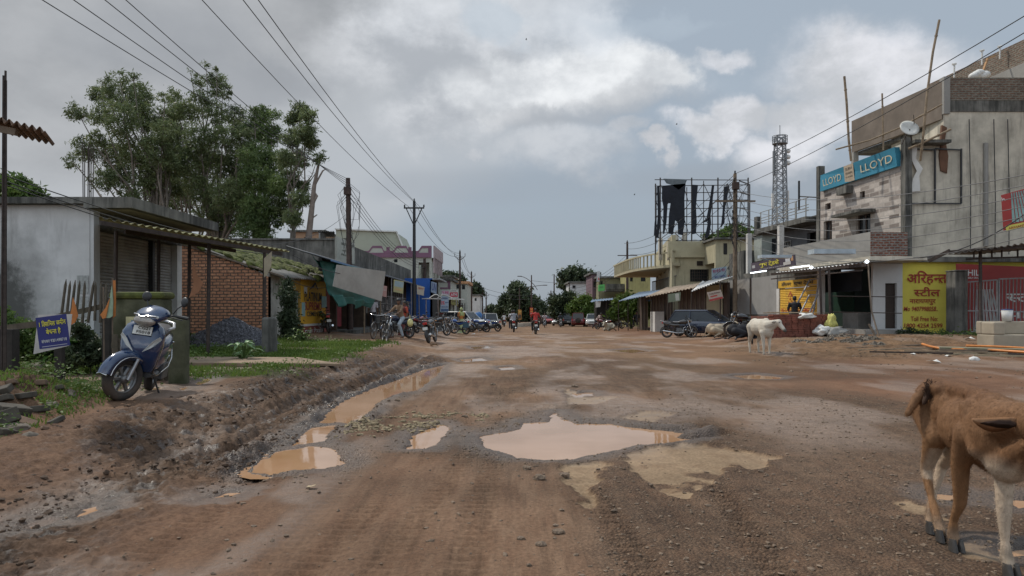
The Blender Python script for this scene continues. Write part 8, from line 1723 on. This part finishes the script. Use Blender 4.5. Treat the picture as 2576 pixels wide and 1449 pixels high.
# land sale banner
Yq=10.6;q=[P(98,795,Yq),P(180,792,Yq),P(171,868,Yq),P(84,886,Yq)]
e=sign('land_sale_banner','blue land sale banner with yellow Hindi lettering tied to the fence','banner',[P(96,792,Yq),P(181,790,Yq),P(173,870,Yq),P(84,891,Yq)],(.47,.44,.42),[('1 िडसिमल जमीन',(.62,.55,.05),.03,.27,.76,.17),('बेचना है',(.62,.55,.05),.03,.03,.42,.19),('संपकर 9201498718',(.5,.5,.5),.02,-.22,.72,.10)],t=.008,bands=[(0,.02,.88,.88,(.018,.022,.14)),(0,-.37,.72,.012,(.5,.5,.5))])
# mossy wall stub with a poster, stump, flags
M_ms=mat('mossy_concrete',(.085,.085,.05),.95,.4,2.5,.8,25,dirt=1.,dirtcol=(.035,.038,.015),dscale=2.2,dlo=.42)
p=onG(382,12.2);mb=MB();h=ZZ(735,12.2)-p.z;mb.bx(-.58,.26,-.2,.2,-.1,h-.12);e=T('mossy_wall','mossy concrete wall stub with a torn paper poster behind the scooter','wall',p);bevel(mb.build('block',M_ms,e),.03)
mb=MB();mb.bx(-.62,.30,-.24,.24,h-.12,h);bevel(mb.build('moss_cap',M_moss,e),.05)
mb=MB(frame((0,-.205,h*.5),(1,0,0),UPV));mb.bx(-.33,.10,-.10,.30,0,.006);po=mb.build('poster',mat('poster_cream',(.50,.46,.26),.8,.15,9,0),e);mb=MB(frame((0,-.205,h*.5),(1,0,0),UPV));mb.bx(-.24,.02,.15,.24,.006,.009);mb.bx(-.24,0,.06,.09,.006,.009);mb.bx(-.22,.02,-.04,.0,.006,.009);mb.build('print',mat('poster_blue',(.10,.20,.25),.8,.4,20,0),po)
def lump(c,r,n=2,j=.25,seed=0,flat=1.):
 bm=bmesh.new();bmesh.ops.create_icosphere(bm,subdivisions=n,radius=1);vs=[]
 for v in bm.verts:q_=v.co*(1+j*mnoise.noise(v.co*1.7+Vector((seed*3.1,0,0))));vs.append(Vector(c)+Vector((q_.x*r[0],q_.y*r[1],q_.z*r[2])))
 fs=[tuple(v.index for v in f.verts) for f in bm.faces];bm.free();return vs,fs
for (px,Y,yt,w_,lb) in ((450,11.2,796,.14,'dark mossy stump of a gate pillar right of the scooter'),(678,19.0,798,.18,'square black gate post among weeds before the gravel heap')):
 p=onG(px,Y);h=ZZ(yt,Y)-p.z;mb=MB();mb.bx(-w_,w_,-w_*.8,w_*.8,-.1,h);o=mb.build('gate_stump',M_ms if px<500 else M_conc_d,loc=p);bevel(o,.07,3);tag(o,lb,'pillar')
M_or=mat('faded_orange_cloth',(.42,.15,.04),.85,.25,4,.3,8);M_gw=mat('green_white_cloth',(.26,.34,.24),.85,.3,3,.3,8)
for (pts,m,lb,Y) in (([(183,748),(190,770),(196,795),(188,812),(178,818),(175,800),(180,775)],M_or,'orange flag cloth hanging from a fence stake beside the banner',11.5),([(281,718),(276,750),(265,775),(252,792),(258,800),(275,800),(283,795),(284,760)],M_gw,'pale green flag drooping on a thin stick',11.2),([(276,750),(265,775),(252,792),(258,802),(266,800),(270,780)],M_or,'orange border cloth folded over the pale green flag',11.18),([(284,705),(290,705),(291,760),(290,795),(284,800),(286,760)],M_or,'dull orange flag wrapped round a thin upright stick',11.25),([(486,655),(494,690),(512,712),(500,735),(475,750),(487,715),(484,690)],mat('dusty_orange',(.30,.14,.075),.85,.2),'dusty orange cloth tied between the porch posts',17.5),([(664,650),(684,632),(682,670),(672,692),(664,698)],mat('beige_rag',(.33,.28,.20),.85),'beige rag hanging from the last porch post',18.8)):
 c=P(*pts[0],Y);mb=MB(frame((0,0,0),(1,0,0),UPV));q_=[((x-pts[0][0])/F*Y,(pts[0][1]-y)/F*Y) for x,y in pts];ar=sum(q_[k][0]*q_[(k+1)%len(q_)][1]-q_[(k+1)%len(q_)][0]*q_[k][1] for k in range(len(q_)));mb.prism(q_ if ar>0 else q_[::-1],.012,0)
 o=mb.build('flag_cloth',m,loc=c);tag(o,lb,'flag')
for (a,b,lb) in (((283,858),(283,700),'thin stick carrying the pale green flag'),((262,858),(260,722),'bare thin rod standing left of the pale green flag')):mb=MB();c=P(*a,11.3);mb.tube([(0,0,-.4),P(*b,11.3)-c],.012,5);tag(mb.build('flag_stick',M_wood,loc=c),lb,'stick')
# gravel heap and verge slab
def heap(name,label,cat,ctr,rx,ry,h,m,seed=1,n=60,kind=None,chips=0,chipm=None,cs=.03):
 ctr=Vector(ctr);vs=[];fs=[];g=np.linspace(-1,1,n)
 for j in range(n):
  for i in range(n):
   x,y=g[i]*rx*1.1,g[j]*ry*1.1;d=math.hypot(g[i],g[j])*1.1;q_=mnoise.noise(Vector((x*1.3,y*1.3,seed)));zz_=h*max(0,1-d*(1+.25*q_))**.8+.02*mnoise.noise(Vector((x*9,y*9,seed)))
   vs.append(Vector((x,y,zb(ctr.x+x,ctr.y+y)-ctr.z-.04+zz_)))
 for j in range(n-1):
  for i in range(n-1):a_=j*n+i;fs.append((a_,a_+1,a_+n+1,a_+n))
 mb=MB();mb.add(vs,fs,True);r_=random.Random(seed)
 if chips:
  for k in range(chips):
   v=r_.choice(vs)
   if v.z<zb(ctr.x+v.x,ctr.y+v.y)-ctr.z+.0:continue
   s_=cs*r_.uniform(.5,1.3);mb.box(v+Vector((r_.uniform(-.05,.05),r_.uniform(-.05,.05),0)),(s_,s_*r_.uniform(.6,1.3),s_*.8),Euler((r_.random()*3,r_.random()*3,0)).to_matrix())
 o=mb.build(name,m,loc=ctr);tag(o,label,cat);
 if kind:tag(o,kind=kind)
 return o
heap('gravel_heap','grey heap of road gravel in front of the brick shed','gravel heap',onG(585,22.5),1.5,1.5,.92,mat('grey_chippings',(.125,.125,.14),.85,.75,16,1.,26,bd=.04),3,70,chips=5000,cs=.055)
p=onG(610,15);mb=MB();mb.add([(-1.5,-.8,0),(2.2,-.5,0),(1.0,.6,0),(-1.4,.8,0),(-1.5,-.8,.10),(2.2,-.5,.05),(1.0,.6,.11),(-1.4,.8,.11)],[(4,5,6,7),(0,1,5,4),(1,2,6,5),(2,3,7,6),(3,0,4,7)]);o=mb.build('concrete_slab',mat('earthy_slab',(.22,.155,.10),.9,.3,2,.5,30),loc=p);bevel(o,.02);tag(o,'earthy concrete slab bridging the ditch under the porch','slab')
# rubble: bricks and stones on the bottom-left bank
M_rub=[mat('rubble_brick',(.16,.10,.065),.9,.35,8,.7,40,dirt=.5,dirtcol=(.05,.045,.03)),mat('rubble_stone',(.14,.115,.09),.9,.35,8,.7,40,dirt=.5,dirtcol=(.05,.045,.03)),mat('rubble_dark',(.065,.055,.042),.9,.35,8,.7,40)]
pos=['at the far left edge','lowest at the far left','half buried near the bank top','beside the leafy edge','lying on the slope','close to the scooter wheel','in the middle of the bank','at the foot of the bank']
for k,(px,py,s,kind) in enumerate(((30,1045,.20,0),(10,1070,.26,0),(60,1072,.14,0),(95,1040,.13,0),(140,1065,.10,2),(40,1085,.13,1),(15,1095,.12,2),(95,925,.17,1),(70,935,.12,0),(120,912,.10,0),(60,960,.11,1),(20,940,.13,1),(105,985,.12,0),(150,990,.10,2),(30,985,.10,0),(180,1000,.10,2),(65,1015,.12,2),(130,1025,.09,1),(200,975,.08,0),(75,1098,.08,1),(112,1082,.07,0),(15,1020,.12,2),(0,1000,.14,0))):
 r_=random.Random(k);p=G(px,py);zf_,_=ground_fields(np.array([p.x]),np.array([p.y]));p.z=float(zf_[0])+s*.15
 if kind==1:vs,fs=lump((0,0,0),(s*.9,s*.7,s*.4),2,.5,k)
 else:vs=None
 mb=MB()
 if vs:mb.add(vs,fs)
 else:mb.box((0,0,0),(s*1.6,s*.8,s*.5),Euler((r_.uniform(-.4,.4),r_.uniform(-.4,.4),r_.uniform(0,3))).to_matrix())
 o=mb.build('brick_rubble' if not vs else 'rubble_stone',M_rub[kind if kind else r_.choice((0,2))],loc=p);bevel(o,.01,2)
 tag(o,'%s %s %s'%(['broken brick','flat stone','dark brick lump'][kind],pos[k%8],['of the rubble bank','by the weeds','under a larger piece'][k//8]),'rubble','rubble on the left bank')
 # loose stones on the carriageway
def stones(name,n,region,smin,smax,m,dens,seed):
 r_=np.random.default_rng(seed);x0,x1,y0,y1=region;x=r_.uniform(x0,x1,n);y=y0+(y1-y0)*r_.uniform(0,1,n)**1.6;z,f=ground_fields(x,y);k=dens(x,y,f)>r_.uniform(0,1,n);x,y,z=x[k],y[k],z[k];n=len(x)
 bm=bmesh.new();bmesh.ops.create_icosphere(bm,subdivisions=1,radius=1);bv=np.array([v.co for v in bm.verts]);bf=np.array([[v.index for v in q_.verts] for q_ in bm.faces]);bm.free()
 s=smin+(smax-smin)*r_.uniform(0,1,n)**4;an=r_.uniform(0,2*PI,n);sh=r_.uniform(.5,1.2,(n,1,3))*np.array([1,.8,.55])
 v=bv[None]*(1+.35*r_.uniform(-1,1,(n,len(bv),1)))*sh*s[:,None,None];c_,s_=np.cos(an)[:,None],np.sin(an)[:,None]
 v=np.stack([v[...,0]*c_-v[...,1]*s_+x[:,None],v[...,0]*s_+v[...,1]*c_+y[:,None],v[...,2]+z[:,None]+s[:,None]*.15],-1)
 fa=(bf[None]+(np.arange(n)*len(bv))[:,None,None]).reshape(-1,3);o=npmesh(name,v.reshape(-1,3),fa,m);tag(o,kind='stuff')
M_st=mat('road_stone',(.155,.110,.075),.9,.6,30,.4,60)
stones('loose_gravel',26000,(-3.2,6,3.3,12),.004,.022,M_st,lambda x,y,f:.12+.6*f['asph']+.5*np.exp(-((y-8.6)/.7)**2)*(x>-2)*(x<2.5),5)
stones('mud_clods',16000,(-5.,-1.2,3.6,20),.006,.034,mat('mud_clod',(.072,.044,.027),.9,.5,20,.5,50),lambda x,y,f:f['mud']*(fbm(x*1.5,y*1.5,3,31)>.47),6)
stones('loose_gravel',9000,(6,24,12,26),.01,.05,M_st,lambda x,y,f:sst(.45,.6,fbm(x*.6,y*.6,3,77))*(.3+.7*sst(16,20,y)),8)
stones('broken_chippings',7000,(-1.9,-.3,7,9.8),.01,.045,mat('yellow_chips',(.22,.17,.10),.9,.6,30,.4),lambda x,y,f:np.exp(-((y-8.6-.5*(x+1))/.45)**2)*(fbm(x*3,y*3,3,78)>.42),9)
for k,(px,py,s) in enumerate(((1357,1208,.05),(1325,1182,.04),(1418,1198,.045),(1270,1072,.035),(1446,975,.06),(1240,968,.05),(316,1143,.035),(178,1375,.03),(1404,1345,.035),(1360,1375,.03),(2450,908,.12),(1000,1010,.04),(1170,1048,.04),(1310,1358,.025))):
 p=G(px,py);zf_,_=ground_fields(np.array([p.x]),np.array([p.y]));p.z=float(zf_[0])+s*.2;vs,fs=lump((0,0,0),(s,s*.8,s*.6),2,.5,k+40);mb=MB();mb.add(vs,fs);tag(mb.build('road_stone',M_st if k!=10 else M_bone,loc=p),['brown stone just below the big puddle','small stone left of the pale patch','stone at the tip of the pale concrete patch','stone at the upper left rim of the big puddle','stone above the small concrete patch','stone on the far side of the big puddle','dark stone on the left mud flat','small dark stone at the bottom left','lone stone near the bottom centre','small pebble left of the lone bottom stone','pale flat rock on the far right dirt','stone on the yellow chippings','stone at the yellow chippings edge','tiny pebble at the bottom centre'][k],'stone','loose stones on the road')
 # litter
for k,(px,py,Y,s,c_) in enumerate(((1190,842,0,.25,0),(2350,915,0,.22,0),(2385,900,0,.12,0),(2298,899,0,.10,0),(783,1232,0,.05,1),(1092,873,0,.3,1),(2095,826,0,.14,0),(2440,860,0,.25,0),(1700,886,0,.12,1))):
 p=G(px,py);zf_,_=ground_fields(np.array([p.x]),np.array([p.y]));p.z=float(zf_[0])+.015;r_=random.Random(k);mb=MB();n=6;mb.add([Vector(((i%3-1)*s*.5+r_.uniform(-.1,.1)*s,(i//3-.5)*s+r_.uniform(-.1,.1)*s,r_.uniform(0,.35)*s)) for i in range(6)],[(0,1,4,3),(1,2,5,4)]);o=mb.build('litter',M_bone if c_==0 else mat('cardboard',(.38,.29,.18),.8),loc=p);o.modifiers.new('s','SOLIDIFY').thickness=.004
 tag(o,['crumpled white plastic bag on the road near the parked bikes','white paper scrap in the middle of the right dirt','small white scrap behind the larger one','white scrap nearest the standing cow','torn pale leaf plate below the left puddle','flat cardboard under the nearest black motorcycle','white scrap beside the brick stack','white polythene by the timber pile','brown scrap left of the lying cows'][k],'litter','litter on the ground')
 # ------------------------------------------------------------------ right side props
p=Vector((XX(1940,27.2),27.2,0));x1=XX(2082,27.2);e=T('brick_stack','long stack of red bricks with poles and sacking laid on top','brick stack',(p.x,27.2,zb(p.x,27.2)))
zt=ZZ(789,27.2);mb=MB();r_=random.Random(2);z=.22
while z<zt-.05:
 x=p.x+(0 if z>.45 else -.1)+r_.uniform(-.03,.03);xe=x1+(0 if z>.4 else .1)
 while x<xe:mb.box((x+.11,27.2+r_.uniform(-.02,.02),z+.04),(.215,.5,.075));x+=.23
 z+=.082
shift(mb,e.location).build('bricks',mat('stacked_brick',(.17,.055,.035),.9,.45,4.5,.5,40,dirt=.4,dirtcol=(.08,.05,.04)),e)
mb=MB();mb.bx(p.x,x1,27.5,29.5,0,zt-.1);shift(mb,e.location).build('bricks_behind',MC['stacked_brick'],e)
for k in range(6):plank('bamboo_pole',(Vector((p.x-.3+.2*k,27.2+.15*k,zt+.03+.02*(k%2))),Vector((x1+.2*(k%3),27.5+.12*k,zt+.02))),.035,.035,M_bam,'%s thin pole lying on the brick stack'%['first','second','third','fourth','fifth','last'][k],'pole','poles lying on the brick stack',True)
def sack(lb,px,py,Y,r,m,seed=1):vs,fs=lump((0,0,0),r,3,.7,seed);mb=MB();mb.add(vs,fs,True);q_=P(px,py,Y);return tag(mb.build('sack',m,loc=q_),lb,'sack')
sack('dirty white sacking draped over the brick stack end',2030,795,27.0,(.35,.25,.12),M_bone,3);sack('crumpled yellow sack standing against the awning post',2092,812,26.8,(.20,.18,.30),mat('yellow_sack',(.45,.42,.12),.7,.3,6,.6,12),4);sack('white sack lying beside the yellow sack',2070,832,26.6,(.28,.25,.2),M_bone,5);sack('grey cement sack right of the yellow sack',2105,836,26.5,(.38,.25,.2),M_conc_g,6)
for k,(px,py,s) in enumerate(((2115,852,.5),(2150,862,.45),(2080,860,.35),(2180,858,.5),(2050,866,.3),(2200,872,.35),(2010,862,.25))):
 q_=G(px,py);heap('rubble_heap','%s rubble heap before the tiled shop'%['largest','middle','small left','right hand','low','far right','tiny left'][k],'rubble heap',q_,s*1.4,s,s*.4,M_rub[1],k+2,18,chips=140,cs=.10)
for k in range(16):
 px,py=2130+29*k,876+(k%4)*4+k*.5;a,b=G(px,py,.04+.03*(k%3)),G(px+190+10*(k%3),py+(-8,-3,4)[k%3],.04+.03*(k%3));
 plank('timber',(a,b),.07,.04,(M_wood,M_bam,M_steel,mat('pale_timber',(.28,.23,.15),.85))[k%4],'weathered timber length %s in the pile before the gates'%['one','two','three','four','five','six','seven','eight','nine','ten','eleven','twelve','thirteen','fourteen','fifteen','sixteen'][k] if 0 else 'weathered length of timber or pipe lying before the gates','timber','timber lengths lying before the gates')
for k,(pts,lb) in enumerate((([(2320,866),(2340,872),(2365,877),(2400,878),(2480,880),(2580,886)],'orange pipe snaking over the timber, left one'),([(2430,870),(2500,872),(2600,877)],'orange pipe lying straight on the timber at the right'))):mb=MB();qs=[G(x,y,.12) for x,y in pts];c=qs[0].copy();mb.tube([q_-c for q_ in qs],.035,7);tag(mb.build('orange_pipe',mat('orange_pvc',(.55,.20,.05),.5),loc=c),lb,'pipe')
mb=MB();a=G(2360,886);c=a.copy();mb.beam((0,0,.08),G(2620,893)-a+Vector((0,0,.08)),.6,.14);o=mb.build('concrete_beam',mat('mossy_beam',(.25,.22,.15),.9,.3,3,.5,dirt=.6,dirtcol=(.06,.07,.03)),loc=c);tag(o,'long mossy concrete beam lying at the road edge on the right','beam')
e=T('concrete_bench','pale blocky concrete bench at the right edge before the gate','bench',G(2570,878));q_=e.location;mb=MB();w_=XX(2680,q_.y)-XX(2515,q_.y);mb.bx(-.9,w_-.9,-.1,.7,.0,.42);bevel(mb.build('base',mat('beige_plaster',(.33,.28,.21),.85,.15,2,.3,dirt=.3),e),.03);mb=MB();mb.bx(-.9,w_-.9,.5,.75,.421,.82);bevel(mb.build('backrest',MC['beige_plaster'],e),.04);mb=MB();mb.bx(-.9,-.55,-.1,.499,.421,.80);bevel(mb.build('armrest',MC['beige_plaster'],e),.04)
e=T('paint_bucket','white and blue paint bucket standing on the concrete bench','bucket',e.location+Vector((-.0+XX(2568,q_.y)-q_.x,.60,.82)));mb=MB();mb.lathe([(0,0),(.13,0),(.155,.34),(0,.34)],18,'z');mb.build('pail',M_bone,e);mb=MB();mb.lathe([(.14,.341),(.162,.345),(.165,.37),(0,.38)],18,'z');mb.build('lid',mat('blue_lid',(.05,.07,.2),.5),e)
# half-built corner of a structure at the far left edge
for k,(x0,x1) in enumerate(((10,14),(4,9),(14,15))):mb=MB();c=onG(x0,9.5);mb.tube([(0,0,0),P(x1,178+12*k,9.5)-c],.014,5);tag(mb.build('rebar',M_steel,loc=c),['tallest','leaning','thin'][k]+' rebar rod standing at the far left edge','rebar','rebar rods at the left edge')
mb=MB();a,b=P(-60,285,7.5),P(113,328,7.5);c=a.copy();mb.sheet(Vector((0,0,0)),b-a,b-a+Vector((-.6,1.1,.12)),Vector((-.6,1.1,.12)),9,.03,1);o=mb.build('roof_sheet_edge',mat('rust_tin',(.16,.10,.065),.8,.4,4,.4),loc=c);tag(o,'rusty corrugated sheet edge jutting in at the upper left','metal sheet')
plank('roof_batten',(P(-60,312,7.6),P(42,333,7.6)),.05,.07,M_wood,'wooden batten under the rusty sheet at the upper left','batten')
